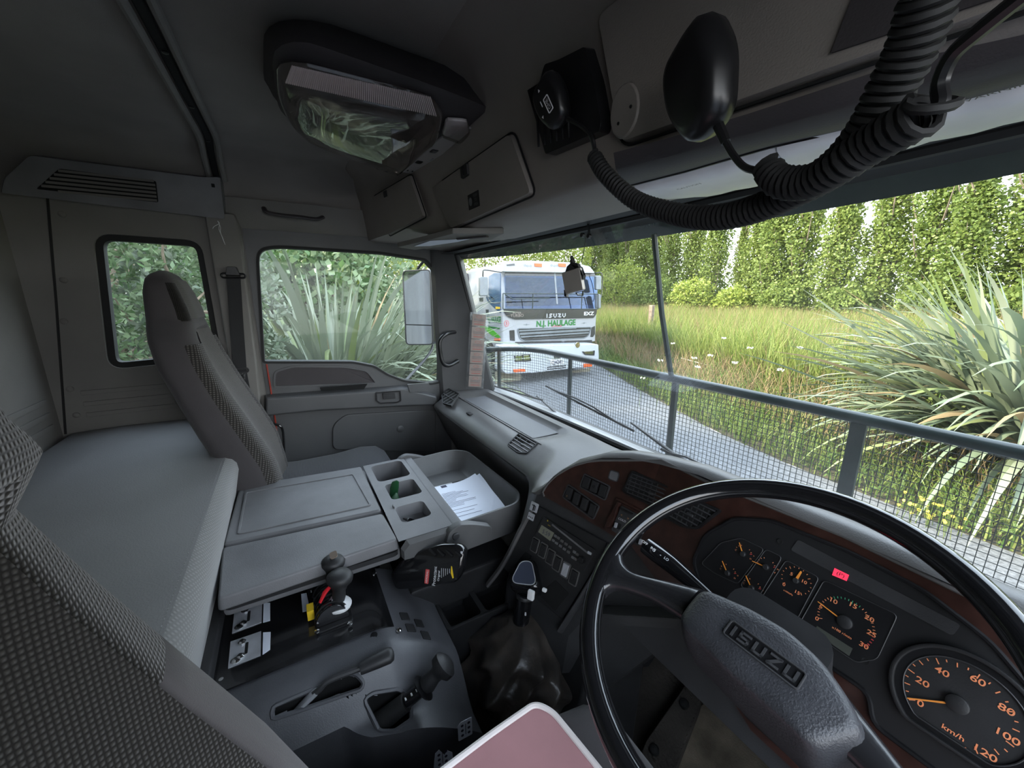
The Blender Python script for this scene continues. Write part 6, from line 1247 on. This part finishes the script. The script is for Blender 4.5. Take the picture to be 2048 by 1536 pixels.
def dup(root, loc, rz, sc, label=None, group=None):
    r = root.copy(); COL.objects.link(r); r.location = loc; r.rotation_euler = (0, 0, rz); r.scale = (sc, sc, sc * random.uniform(.92, 1.1))
    if label: r['label'] = label
    if group: r['group'] = group
    for ch in list(root.children):
        c = ch.copy(); COL.objects.link(c); c.parent = r
    return r
protos = [poplar(8.6, 1.15, 15000, 1), poplar(9.4, 1.0, 13000, 2), poplar(7.6, 1.3, 15000, 3)]
GP = 'tall poplars in the row beyond the meadow'; LB = 'tall upright light-green poplar in the row beyond the meadow'
line = []
x = -27.
while x < 7.5:
    f = (x + 27) / 34; y = 24.5 - 3.0 * f + random.uniform(-.6, .6); line.append((x, y)); x += random.uniform(1.15, 1.75)
skip = 0; used = set()
for i, (x, y) in enumerate(line):
    px_dir = math.atan2(y, x - .79)
    p = i % 3; loc = (x, y, GZ + .35); sc = random.uniform(.86, 1.08)
    if abs(x + 12.9) < .7 or abs(x + 5.6) < .6: sc *= .62
    if p not in used: used.add(p); o = protos[p]; o.location = loc; o.scale = (sc,) * 3; o.rotation_euler = (0, 0, i); tag(o, LB, 'tree', GP)
    else: tag(dup(protos[p], loc, i * 1.7, sc), LB, 'tree', GP)
# low yellow-green bushes in front of the row, and behind the other truck
def bush(name, c, R, n, mt, lab, cat='bush', leaf=.10, branches=6, squash=1., grp=None, asp=.35, hollow=.35):
    t = thing(name, (c[0], c[1], c[2]), lab, cat, grp); rn = random.Random(int(abs(c[0] * 77 + c[1] * 13) * 10)); m = M(); C0 = np.array(c, float)
    for k in range(branches):
        a = rn.uniform(0, 2 * PI); e = rn.uniform(.3, .9); q = [C0, C0 + V3(math.cos(a) * R * .3 * e, math.sin(a) * R * .3 * e, R * squash * .6), C0 + V3(math.cos(a) * R * .8 * e, math.sin(a) * R * .8 * e, R * squash * 1.3)]; m.tube(q, [.05, .03, .01], 5)
    m.build('stems', K['bark'], t); v = RNG.normal(size=(n, 3)); v /= np.linalg.norm(v, axis=1)[:, None]; rr = (hollow + (1 - hollow) * RNG.uniform(0, 1, n) ** .5) * (.85 + .15 * np.sin(v[:, 0] * 7) * np.cos(v[:, 2] * 6)); C = C0 + (0, 0, R * squash) + v * rr[:, None] * (R, R, R * squash); leafcloud(C, leaf, asp, K[mt], 'foliage', loc=c, par=t); return t
random.seed(11)
for i, (x, y, R, mt) in enumerate(((-19.5, 20.5, 2.2, 'wattle'), (-17.0, 21.3, 1.6, 'poplar'), (-14.6, 21.6, 1.5, 'wattle'), (-12.2, 21.9, 1.2, 'wattle'), (-9.6, 22.2, 1.4, 'poplar'), (-7.0, 22.0, 1.2, 'poplar'), (-4.2, 21.8, 1.3, 'poplar'), (-1.5, 21.3, 1.4, 'poplar'), (1.2, 21.0, 1.3, 'poplar'), (3.8, 20.6, 1.5, 'poplar'))):
    bush('hedge_bush', (x, y, GZ + .3), R, 4200, mt, ('yellow-green' if mt == 'wattle' else 'mid-green') + ' leafy bush at the foot of the poplar row', 'bush', .15, 4, 1., 'bushes under the poplars: ' + mt)
for i, (x, y, R, h) in enumerate(((-21, 4.6, 2.6, 1.3), (-24, 8.5, 3.4, 1.4), (-19, 1.6, 2.2, 1.2), (-26, 13.5, 3.6, 1.4), (-21.5, 16.5, 3.0, 1.4), (-27, 18.5, 3.6, 1.5))):
    bush('roadside_bush', (x, y, GZ), R, 9000, 'wattle', 'tall yellow-green roadside bush behind the white truck', 'bush', .2, 5, h * 1.35, 'yellow-green bushes behind the white truck')

# ---- flax
def flaxleaf(L, w, droop, twist, seg=9, fold=.25):
    V = []; F = []; p = np.zeros(3); a = PI / 2 * .0; 
    for k in range(seg + 1):
        t = k / seg; th = (t ** 1.6) * droop; ww = w * min(1, .55 + 1.2 * t) * (1 - max(0, (t - .55) / .45) ** 1.6) / 2 + .0008; dz = math.cos(th) * L / seg; dy = math.sin(th) * L / seg
        if k: p = p + V3(0, dy, dz)
        tw = twist * t; n_ = V3(0, math.cos(th), -math.sin(th)); sx_ = V3(math.cos(tw), 0, 0) + n_ * math.sin(tw); V += [p - sx_ * ww + n_ * ww * fold, p, p + sx_ * ww + n_ * ww * fold]
    for k in range(seg): b = 3 * k; F += [(b, b + 1, b + 4, b + 3), (b + 1, b + 2, b + 5, b + 4)]
    return np.array(V), F
def flaxbush(c, nparts, nstuff, Lr, lab, mats, droops, seed, spread=(.15, 1.25), wr=(.05, .085), base=.35, az=None):
    rn = random.Random(seed); t = thing('flax_bush', c, lab, 'flax bush'); var = []
    for k in range(14):
        L = rn.uniform(*Lr); V, F = flaxleaf(L, rn.uniform(*wr), rn.uniform(*droops), rn.uniform(-.9, .9)); var.append((V, F))
    mesh = {}
    def tf():
        a = rn.uniform(*(az or (0, 2 * PI))); tilt = rn.uniform(*spread) * rn.uniform(.55, 1); r0 = base * math.sqrt(rn.random()); p = V3(math.cos(a) * r0, math.sin(a) * r0, rn.uniform(0, .1)); return a, tilt, p
    for i in range(nparts):
        k = rn.randrange(14); mm = rn.choices(mats[0], mats[1])[0]
        if (k, mm) not in mesh:
            me = bpy.data.meshes.new('leaf'); me.from_pydata(var[k][0].tolist(), [], var[k][1]); me.shade_smooth(); me.materials.append(K[mm]); mesh[(k, mm)] = me
        o = bpy.data.objects.new('leaf', mesh[(k, mm)]); COL.objects.link(o); o.parent = t; a, tilt, p = tf(); o.location = p; o.rotation_euler = (-tilt, rn.uniform(-.12, .12), a - PI / 2); s = rn.uniform(.7, 1.05); o.scale = (s, s, s)
    VV, FF, nb = [], [], 0
    for i in range(nstuff):
        k = rn.randrange(14); V, F = var[k]; a, tilt, p = tf(); R_ = np.array((Matrix.Rotation(a - PI / 2, 3, 'Z') @ Matrix.Rotation(rn.uniform(-.15, .15), 3, 'Y') @ Matrix.Rotation(-tilt, 3, 'X'))); VV.append((V * rn.uniform(.6, .98)) @ R_.T + p + np.array(c)); FF.append(np.array(F) + nb); nb += len(V)
    if nstuff: tag(cloud('inner_leaves', np.concatenate(VV), np.concatenate(FF), K[mats[0][0]], loc=c, par=t), kind='stuff')
    return t
MX = (['flaxgrey', 'flax', 'flaxdry', 'flaxorange'], [8, 7, 2.6, .25]); ML = (['flaxgrey', 'flax', 'flaxdry'], [8, 6, 1.0])
flaxbush((-4.9, .45, GZ), 300, 1500, (2.2, 3.3), 'big grey-green flax bush outside the passenger door window', ML, (.5, 2.1), 21, (.05, 1.05), (.045, .08), .8)
flaxbush((.35, 6.6, GZ + .35), 300, 900, (1.7, 2.6), 'big drooping flax bush on the bank at the right', MX, (.25, 1.5), 22, (.08, 1.40), (.05, .085), .6)
flaxbush((2.0, 7.6, GZ + .4), 60, 200, (2.0, 2.8), 'taller flax clump rising behind the right-hand flax bush', MX, (.3, 1.3), 23, (.05, 1.0), (.06, .10), .5)

# ---- shrub outside the quarter window
def shrub(c, R, nros, mt, lab, seed, leaf=.055, flat=1., nb=14, full=1.):
    rn = np.random.default_rng(seed); r2 = random.Random(seed); t = thing('leafy_shrub', c, lab, 'shrub'); C0 = np.array(c, float); m = M()
    for k in range(nb):
        a = r2.uniform(0, 2 * PI); z = r2.uniform(.2, 1.7) * R * flat; q = [C0 + (r2.uniform(-.3, .3), r2.uniform(-.3, .3), z * .4)]
        for s in (.35, .7, 1.0): q.append(C0 + V3(math.cos(a) * R * 1.03 * s + r2.uniform(-.12, .12), math.sin(a) * R * s + r2.uniform(-.12, .12), z * (.5 + .5 * s) + r2.uniform(-.1, .1)))
        m.tube(cr(q, 4), list(np.linspace(.022, .004, len(cr(q, 4)))), 5)
    m.build('branches', K['twig'], t); v = rn.normal(size=(nros, 3)); v /= np.linalg.norm(v, axis=1)[:, None]; C = C0 + (0, 0, R * flat) + v * (rn.uniform(.55, 1, nros) ** .5)[:, None] * (R, R, R * flat); k = 9; d0 = v + (0, 0, .5) + rn.normal(size=(nros, 3)) * .3; d0 /= np.linalg.norm(d0, axis=1)[:, None]
    D_ = np.repeat(d0, k, 0) * rn.uniform(.2, 1.1, nros * k)[:, None] + rn.normal(size=(nros * k, 3)) * .62; leafcloud(np.repeat(C, k, 0) + D_ * .008, leaf, .22, K[mt], 'foliage', dirs=D_, loc=c, par=t, r=rn); return t
shrub((-3.6, -1.55, GZ + .7), 1.45, 5200, 'shrub', 'bright green leafy shrub with bare tan branches outside the quarter window', 31, .058, 1., 46)
shrub((-3.1, -.48, GZ + .9), .52, 480, 'shrubpale', 'pale grey-green shrub sprigs at the left edge of the door window', 32, .062, 1.9, 6)
shrub((-5.6, -2.5, GZ + .2), 2.2, 4200, 'shrub', 'darker shrub further back behind the quarter window shrub', 33, .09, 1.1)
for x, y, R in ((-8.5, .6, 2.4), (-8.2, -3.0, 2.4), (-7.4, -6.2, 2.6), (-10.5, 2.6, 1.2), (-12.5, -1.5, 3.2), (-10.6, -.2, 2.0)): bush('backing_bush', (x, y, GZ), R, 9000, 'shrub', 'dark dense bush behind the shrub and flax on the left', 'bush', .16, 5, .95 if R < 3 else 1.35, 'dark bushes behind the left-hand shrubs')  # the tallest bush is added to shade the white truck's near side
for i, x in enumerate((-9, -5.5, -2, 1.5, 5)): bush('shade_tree', (x, -8.5 - .4 * (i % 2), GZ), 2.5, 9000, 'shrub', 'tall unseen tree added behind the parked truck to block the sun', 'tree', .36, 5, 1.9, 'unseen shade trees added behind the parked truck')  # out-of-view trees added to keep direct sun off the cab and lane

# ---- fence, flowers
for i, (px, py, d) in enumerate(((1297, 700, 10.), (1960, 620, 9.))):
    p = at(px, py, 'y', d); z0 = gh_(p[0], p[1]); m = M(); m.box((p[0], p[1], z0 + .62), (.13, .12, 1.3)); tag(m.build('fence_post', K['post'], bevel=.01), 'weathered wooden fence post in the grass ' + ('right of the white truck' if i == 0 else 'behind the right-hand flax'), 'fence post')
m = M(); m.tube([at(1362, 716, 'y', 8.2), at(1480, 748, 'y', 7.6), at(1640, 800, 'y', 7.0)], .006, 5); tag(m.build('fence_wire', K['petalw']), 'white fence wire slanting through the meadow edge', 'wire')
fl0 = thing('wild_flower', (0, 0, 0), 'white umbel flower standing in the meadow grass', 'flower', 'white flowers in the meadow'); m = M(); m.tube([(0, 0, 0), (.02, 0, .5), (0, .01, .95)], .004, 5); m.build('stem', K['weed'], fl0, loc=(0, 0, 0)); m = M(); rn = random.Random(2)
for k in range(30): a = rn.uniform(0, 2 * PI); r = .045 * math.sqrt(rn.random()); m.lathe((r * math.cos(a), r * math.sin(a), .95 + .03 * rn.random()), (0, 0, 1), [(.006, 0), (.005, .005)], 5)
m.build('flower_head', K['petalw'], fl0, loc=(0, 0, 0))
for i, (px, py) in enumerate(((1420, 715), (1388, 720), (1448, 680), (1395, 738), (1500, 700), (1345, 690), (1560, 745), (1320, 725), (1470, 730), (1600, 700), (1285, 760))):
    d = min(np.arange(5.5, 16, .1), key=lambda v: abs(at(px, py, 'y', v)[2] - .93 - gh_(*at(px, py, 'y', v)[:2]))); p = at(px, py, 'y', d); o = fl0 if i == 0 else dup(fl0, (0, 0, 0), i, 1.); o.location = (p[0], p[1], p[2] - .93); o.scale = (1, 1, 1)
fy = thing('yellow_wildflowers', at(1850, 1030, 'y', 4.75), 'clump of small yellow flowers at the edge of the lane behind the mesh', 'flower'); b_ = WPOS[fy.name]; m = M(); m2 = M(); rn = random.Random(4)
for k in range(34):
    q = b_ + V3(rn.gauss(0, .10), rn.gauss(0, .10), rn.uniform(-.05, .14)); m.lathe(q, (rn.uniform(-.5, .5), -1, .5), [(.013, 0), (.013, .005)], 6); m2.tube([q, q - (rn.uniform(-.05, .05), 0, .3)], .0025, 4)
m.build('flower_heads', K['petaly'], fy); m2.build('stems', K['weed'], fy)
tw = thing('thistle_stem', at(1870, 830, 'y', 5.6), 'tall branching pale green weed stem in front of the right-hand flax', 'weed'); b_ = WPOS[tw.name] - (0, 0, 1.); m = M(); C = []
rn = random.Random(9)
for k in range(16):
    z = .35 + k * .055; a = rn.uniform(0, 2 * PI); q = b_ + V3(0, 0, z); e = q + V3(math.cos(a) * .22, math.sin(a) * .1, rn.uniform(.08, .22)); m.tube([q, e], .004, 4); C += [q + (e - q) * s for s in (.3, .5, .7, .85, 1.)]
m.tube([b_, b_ + (0, 0, 1.25)], .007, 5); m.build('stems', K['weed'], tw); leafcloud(np.repeat(np.array(C), 3, 0), .05, .25, K['weed'], 'foliage', loc=WPOS[tw.name], par=tw)

# ================================================================== THE OTHER TRUCK
XF = -6.88; TF = Fr((XF, 0, 0), (1, 0, 0)); YS = at(1004, 640, 'x', XF)[1]; TS = Fr((XF, YS, 0), (0, -1, 0)); 
tk = thing('tipper_truck', (XF - 1, YS + 1.3, GZ), 'white flat-fronted tipper truck facing us on the lane, lettered N.J. HAULAGE', 'truck')
def F_(px, py, c=0.): return TF.uv(px, py, c)
yL, yR = YS, F_(1196, 640)[0]; zr = F_(1090, 530)[1]; zb = F_(1100, 690)[1];  yC = (yL + yR) / 2; hwT = (yR - yL) / 2
secs = []
for z, dx in ((zb, 0.), (1.35, .0), (1.80, -.0), (2.05, -.04), (2.45, -.10), (2.70, -.16), (zr - .08, -.22), (zr, -.36)):
    k = .0 if z < 2.6 else (.05 if z < zr - .01 else .20); secs.append([V3(XF + dx - a, b, z) for a, b in [(.10, yL + k), (.03, yL + .04 + k), (.0, yL + .14 + k), (.0, yR - .14 - k), (.03, yR - .04 - k), (.10, yR - k), (1.72, yR - k), (1.72, yL + k)]])
m = M(); m.loft(secs); m.f = [f for f in m.f if not (len(f) == 4 and f[0] % 8 == 2 and f[0] // 8 in (3, 4))]; m.build('cab_body', K['tpaint'], tk, bevel=.02, ang=50)
TW = Fr((XF - .005, 0, 1.9), (1, 0, .20)); 
def tpart(fr, pts, name, mt, w0, w1, r=.03, par=tk, taper=0., bev=0.): m = M(); m.prism(fr, rpoly([fr.uv(*p, w1) for p in pts], r), w0, w1, taper=taper); return m.build(name, K[mt], par, bevel=bev)
FWn = Fr((XF + .012, 0, 2.0), (1, 0, .17))
ws_ = tpart(FWn, [(1010, 546), (1190, 548), (1196, 575), (1192, 618), (1012, 617)], 'windscreen', 'twind', .0, .004, .04)
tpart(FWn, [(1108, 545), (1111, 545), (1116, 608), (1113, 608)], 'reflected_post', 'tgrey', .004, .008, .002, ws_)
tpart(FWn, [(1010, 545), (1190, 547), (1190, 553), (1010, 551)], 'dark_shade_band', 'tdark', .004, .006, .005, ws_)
tpart(FWn, [(1005, 522), (1060, 521), (1150, 525), (1180, 533), (1190, 546), (1006, 543)], 'roof_visor', 'tpaint', -.02, .10, .03, bev=.02)
for px in (1077, 1125): tpart(FWn, [(px - 8, 526.5), (px + 7, 527.5), (px + 7, 534), (px - 7, 533)], 'marker_lamp', 'orangelamp', .10, .115, .01)
tpart(FWn, [(1013, 529), (1029, 527), (1030, 531), (1014, 532)], 'vent_slot', 'tdark', .10, .106, .005)
m = M()
for px, py in ((1050, 531), (1055, 532), (1061, 532), (1103, 531), (1109, 532), (1114, 531)): a, b = FWn.uv(px, py, .10); m.ring(FWn, circ(a, b, .03, 12, ry=.022), circ(a, b, .02, 12, ry=.013), .10, .104)
m.build('scroll_print', K['tgrey'], tk)
pn = tpart(TF, [(1008, 618), (1194, 617), (1194, 626), (1188, 636), (1030, 639), (1016, 634), (1010, 626)], 'dark_front_panel', 'tdark', -.01, .03, .05, bev=.006)
a, b = F_(1112, 631, .03); m = M(); w_ = abs(F_(1131, 631, .03)[0] - F_(1093, 631, .03)[0]); h_ = abs(F_(1112, 627, .03)[1] - F_(1112, 635, .03)[1]); isuzu(m, TF, a, b, w_, h_, h_ * .24, .03, .042); m.build('maker_lettering', K['alu'], pn)
a, b = F_(1178, 627, .03); m = M(); m.text(TF, 'EXZ', a, b, .12, .034, sx=1.5, bold=.03); m.build('model_lettering', K['inkw'], pn)
a, b = F_(1034, 631, .03); m = M(); m.text(TF, 'TURBO', a, b, .09, .034, sx=1.2); a, b = F_(1034, 626, .03); m.text(TF, 'INTER', a, b, .07, .034, sx=1.2); m.build('faded_lettering', K['card'], pn)
a, b = F_(1113, 646, .0); m = M(); m.text(TF, 'N.J. HAULAGE', a, b, .19, .008, sx=1.0, bold=.035); m.build('green_lettering', K['tgreen'], tk)
a, b = F_(1113, 651.5, .0); m = M(); m.text(TF, 'Limited', a, b, .075, .008, sx=1.3, shear=.3); m.build('red_lettering', K['tred'], tk)
a, b = F_(1013, 647, .0); m = M(); m.ring(TF, circ(a, b, .06, 20, ry=.07), circ(a, b, .052, 20, ry=.062), .0, .005); m.text(TF, '3', a, b, .10, .005); m.build('numbered_roundel', K['tred'], tk)
a, b = F_(1062, 649); a2, b2 = F_(1172, 646); m = M()
for cx_2, cy_2 in ((F_(1053, 649)), (F_(1168, 646))): m.box((cx_2, cy_2, .004), (.16, .008, .004), TF); m.prism(TF, [(cx_2 - .03, cy_2), (cx_2, cy_2 + .02), (cx_2 + .03, cy_2), (cx_2, cy_2 - .02)], .002, .007)
m.build('pinstripe', K['tgrey'], tk)
gp_ = [(1035, 658), (1181, 655), (1176, 670), (1168, 675), (1050, 681), (1040, 677)]
q = rpoly([TF.uv(*p) for p in gp_], .04); m = M(); m.prism(TF, q, -.06, .006); gr_ = m.build('grille_recess', K['tdark'], tk); m = M(); m.ring(TF, inset(q, -.02), q, -.01, .025); m.build('grille_frame', K['tgrey'], gr_)
for k in range(4):
    b = min(p[1] for p in q) + (max(p[1] for p in q) - min(p[1] for p in q)) * (k + .6) / 4.2; sp = clipspan(q, b)
    if sp: m = M(); m.box(((sp[0] + sp[1]) / 2, b, .012), (sp[1] - sp[0] - .03, .035 if k != 2 else .05, .03), TF); m.build('grille_slat', K['tgrey' if k > 0 else 'tdark'], gr_, bevel=.006)
for pts in ([(1019, 661), (1029, 660), (1030, 682), (1020, 681)], [(1183, 655), (1190, 652), (1190, 668), (1186, 674), (1181, 674)]): tpart(TF, pts, 'side_grille', 'tdark', -.01, .008, .01)
tpart(TF, [(1030, 684), (1184, 680), (1184, 686), (1032, 692)], 'lower_gap', 'tdark', -.03, .004, .01)
bp_ = [(1006, 692), (1060, 690), (1185, 687), (1198, 688), (1199, 712), (1198, 728), (1188, 733), (1130, 740), (1066, 747), (1012, 749), (1004, 742)]
q = rpoly([TF.uv(*p, .28) for p in bp_], .04); m = M(); m.prism(TF, q, -.10, .28, taper=.015); bmp = m.build('steel_bumper', K['tgrey'], tk, bevel=.02)
bmp.data.materials[0] = mat('satin_bumper', (.55, .58, .62), .35, metal=.2)
def bpart(pts, name, mt, w0, w1, r=.01, par=bmp): m = M(); m.prism(TF, rpoly([TF.uv(*p, w1) for p in pts], r), w0, w1); return m.build(name, K[mt], par, bevel=.004)
hl = bpart([(1028, 711), (1060, 708), (1063, 722), (1030, 724)], 'headlamp', 'tdark', .27, .295); bpart([(1031, 712), (1044, 711), (1045, 721), (1032, 722)], 'headlamp_glass', 'chrome', .295, .305, .02, hl); bpart([(1047, 711), (1058, 710), (1060, 720), (1048, 721)], 'headlamp_glass', 'chrome', .295, .305, .02, hl)
hl = bpart([(1164, 703), (1190, 701), (1189, 711), (1170, 710)], 'headlamp', 'tdark', .27, .295); bpart([(1168, 703), (1187, 702), (1186, 709), (1171, 708)], 'headlamp_glass', 'chrome', .295, .305, .02, hl)
for pts in ([(1027, 739), (1050, 738), (1051, 743), (1028, 745)], [(1167, 728), (1185, 727), (1184, 733), (1168, 735)]): bpart(pts, 'indicator', 'orangelamp', .27, .30, .01)
pt = bpart([(1100, 720), (1127, 718), (1127, 729), (1101, 731)], 'number_plate', 'white', .28, .30); a, b = F_(1113.5, 724.5, .30); m = M(); m.text(TF, 'CJ4241', a, b, .12, .302, sx=.95, bold=.02); m.build('plate_characters', K['ink'], pt)
bpart([(1107, 712), (1121, 711), (1120, 718), (1108, 718)], 'tow_slot', 'tdark', .275, .285); bpart([(1094, 734), (1132, 730), (1132, 732), (1094, 736)], 'bumper_groove', 'tdark', .275, .285, .002); bpart([(1094, 738), (1132, 734), (1132, 736), (1094, 740)], 'bumper_groove', 'tdark', .275, .285, .002)
p = TF.p(*F_(1155, 690, .28), .28); m = M(); m.lathe(p, (1, 0, 0), [(.05, -.06), (.075, 0), (.07, .01), (.01, .012)], 16); m.build('fog_lamp', K['chrome'], tk)
# white truck's own stone guard, mirrors
m = M(); g_ = .22
for pts in (((1006, 587), (1196, 588)), ((1006, 587), (1006, 618)), ((1196, 588), (1196, 618)), ((1066, 588), (1065, 618)), ((1164, 588), (1163, 618)), ((1006, 618), (1196, 618)), ((1010, 589), (1025, 598)), ((1025, 598), (1100, 596))): m.tube([TF.p(*F_(*p, g_), g_) for p in pts], .013, 6)
m.build('stone_guard', K['rail'], tk)
for (x0, y0, x1, y1, nm) in ((958, 553, 976, 592, 'side_mirror'), (1190, 551, 1202, 580, 'side_mirror'), (1191, 588, 1201, 617, 'side_mirror')):
    o_ = at((x0 + x1) / 2, (y0 + y1) / 2, 'x', XF + .15 if x0 > 1000 else XF - .1); ff = Fr(o_, (1, -.2, 0)); q = rpoly([ff.uv(*p) for p in ((x0, y0), (x1, y0), (x1, y1), (x0, y1))], .04); m = M(); m.prism(ff, q, -.05, .04, taper=.01); m.build(nm, K['tgrey'], tk, bevel=.01)
m = M(); m.tube(cr([TF.p(*F_(1003, 545, 0), 0), at(970, 540, 'x', XF - .05), at(966, 545, 'x', XF - .05), at(966, 556, 'x', XF - .1)], 4), .014, 6); m.tube(cr([at(974, 592, 'x', XF - .1), at(982, 605, 'x', XF - .05), at(1000, 606, 'x', XF)], 4), .014, 6); m.tube(cr([TF.p(*F_(1192, 546, 0), 0), at(1203, 546, 'x', XF + .1), at(1205, 560, 'x', XF + .1), at(1203, 590, 'x', XF + .1), at(1198, 600, 'x', XF + .1)], 4), .012, 6); m.build('mirror_brackets', K['tdark'], tk)
def spart(pts, name, mt, w0, w1, r=.03, par=tk): m = M(); m.prism(TS, rpoly([TS.uv(*p, w1) for p in pts], r), w0, w1); return m.build(name, K[mt], par)
dw = spart([(977, 553), (988, 546), (1000, 546), (1000, 605), (995, 604), (985, 598), (977, 590)], 'door_window', 'tglass', -.02, .006)
spart([(972, 594), (983, 593), (992, 602), (1000, 606), (1000, 626), (986, 614), (975, 603)], 'lower_quarter_window', 'tglass', -.02, .006, .02)
spart([(958, 556), (963, 554), (966, 556), (966, 592), (958, 590)], 'rear_quarter_window', 'tglass', -.02, .004, .01)
spart([(958, 596), (966, 595), (966, 603), (959, 603)], 'air_louvre', 'tdark', -.02, .005, .005)
spart([(971, 619), (976, 619), (976, 629), (972, 628)], 'door_handle', 'tdark', 0, .02, .01); spart([(991, 613), (1000, 614), (1000, 618), (991, 618)], 'yellow_sticker', 'yellow', .006, .010, .003)
spart([(957, 649), (968, 651), (985, 659), (1001, 674), (996, 676), (985, 672), (975, 664), (960, 655)], 'green_swoosh', 'tlime', 0, .006, .01)
a, b = TS.uv(988, 638); m = M(); m.text(TS, 'N.J. HAULAGE', a, b, .20, .006, sx=.55, bold=.03); m.box((a, b - .20, .004), (.55, .035, .003), TS); m.build('green_lettering', K['tgreen'], tk)
spart([(988, 677), (999, 677), (999, 681), (988, 681)], 'side_marker', 'orangelamp', 0, .02, .005)
# wheels, flaps, chassis, bin
for yy in (YS + .20, yR - .22):
    m = M(); m.lathe((XF - .95, yy - .14, GZ + .50), (0, 1, 0), [(.30, 0), (.47, .02), (.50, .06), (.50, .24), (.47, .28), (.30, .28)], 28); w_ = m.build('wheel', K['tyre'], tk); m = M(); m.lathe((XF - .95, yy - .145, GZ + .50), (0, 1, 0), [(.29, 0), (.27, .02), (.12, .04), (.10, -.02), (.02, -.02)], 20); m.build('wheel_rim', K['tgrey'], w_)
m = M(); m.prism(Fr((XF - .95, YS - .006, 0), (0, -1, 0)), rpoly([(-.62, .95), (-.50, 1.18), (.0, 1.30), (.50, 1.18), (.62, .95)], .1), -.05, .012); m.build('wheel_arch', K['tdark'], tk)
for pts in ([(990, 742), (1043, 748), (1042, 762), (1034, 767), (1000, 771), (990, 769)], [(1141, 742), (1182, 735), (1178, 752), (1168, 756), (1141, 758)]): m = M(); m.prism(TF, rpoly([TF.uv(*p, -.15) for p in pts], .05), -.16, -.15); m.build('mudflap', K['mud'], tk)
m = M(); m.box((XF - 3.2, (yL + yR) / 2, GZ + .75), (5.5, .9, .30)); m.build('chassis', K['tdark'], tk)
q0 = at(934, 534, 'y', YS + .02); m = M(); m.box((XF - 3.6, (yL + yR) / 2, 2.0), (3.4, yR - yL + .10, 1.70)); m.build('tipper_bin', K['tdark'], tk, bevel=.02)
bpy.data.objects['tipper_bin'].data.materials[0] = mat('rusty_dark_bin', (.13, .11, .12), .7, var=.3, vscale=4)
# driver behind the glass
m = M(); xa_, xb_, ya_, yb_, za_, zb2 = XF - 1.66, XF - .24, yL + .14, yR - .14, 1.66, 2.74; vv = [(x, y, z) for x in (xa_, xb_) for y in (ya_, yb_) for z in (za_, zb2)]; m.add(vv, [(0, 1, 3, 2), (0, 4, 5, 1), (2, 3, 7, 6), (0, 2, 6, 4), (1, 5, 7, 3)]); m.build('cab_interior', K['tdark'], tk)
m = M(); m.box((XF - .38, (yL + yR) / 2, 1.90), (.30, yR - yL - .3, .16)); m.build('truck_dash', K['tdark'], tk, bevel=.03)
m = M(); m.tube([V3(XF - .62 + .05 * math.sin(t), yL + .55 + .21 * math.cos(t), 2.02 + .15 * math.sin(t)) for t in np.linspace(0, 2 * PI, 24, endpoint=False)], .015, 6, closed=True); m.build('truck_steering_wheel', K['tyre'], tk)
dr = thing('driver', (XF - 1.02, yL + .55, 1.72), 'person in an orange shirt at the wheel of the white truck', 'person'); b_ = WPOS[dr.name]
# (kept in front of the dark glass reflection: visible only faintly)
V_ = [(0, 0, 0), (0, 0, .28), (0, 0, .46), (0, 0, .56), (0, 0, .68), (.0, -.2, .44), (.12, -.25, .22), (.32, -.12, .20), (.0, .2, .44), (.12, .25, .22), (.32, .12, .20)]; E_ = [(0, 1), (1, 2), (2, 3), (3, 4), (2, 5), (5, 6), (6, 7), (2, 8), (8, 9), (9, 10)]; R_ = [.16, .17, .13, .06, .10, .08, .055, .04, .08, .055, .04]
me = bpy.data.meshes.new('body'); me.from_pydata(V_, E_, []); o = bpy.data.objects.new('body', me); _reg(o, dr, b_); me.materials.append(K['shirt']); sm = o.modifiers.new('s', 'SKIN')
for i, r in enumerate(R_): me.skin_vertices[0].data[i].radius = (r, r)
me.skin_vertices[0].data[0].use_root = True; o.modifiers.new('ss', 'SUBSURF').levels = 1; o.modifiers['ss'].render_levels = 1
m = M(); m.lathe(b_ + (.02, 0, .58), (0, 0, 1), [(.05, 0), (.085, .05), (.095, .12), (.09, .18), (.05, .23), (.005, .24)], 14); m.build('head', K['skin'], dr); m = M(); m.lathe(b_ + (-.005, 0, .70), (0, 0, 1), [(.10, 0), (.103, .05), (.07, .12), (.005, .135)], 14); m.build('hair', K['hair'], dr)
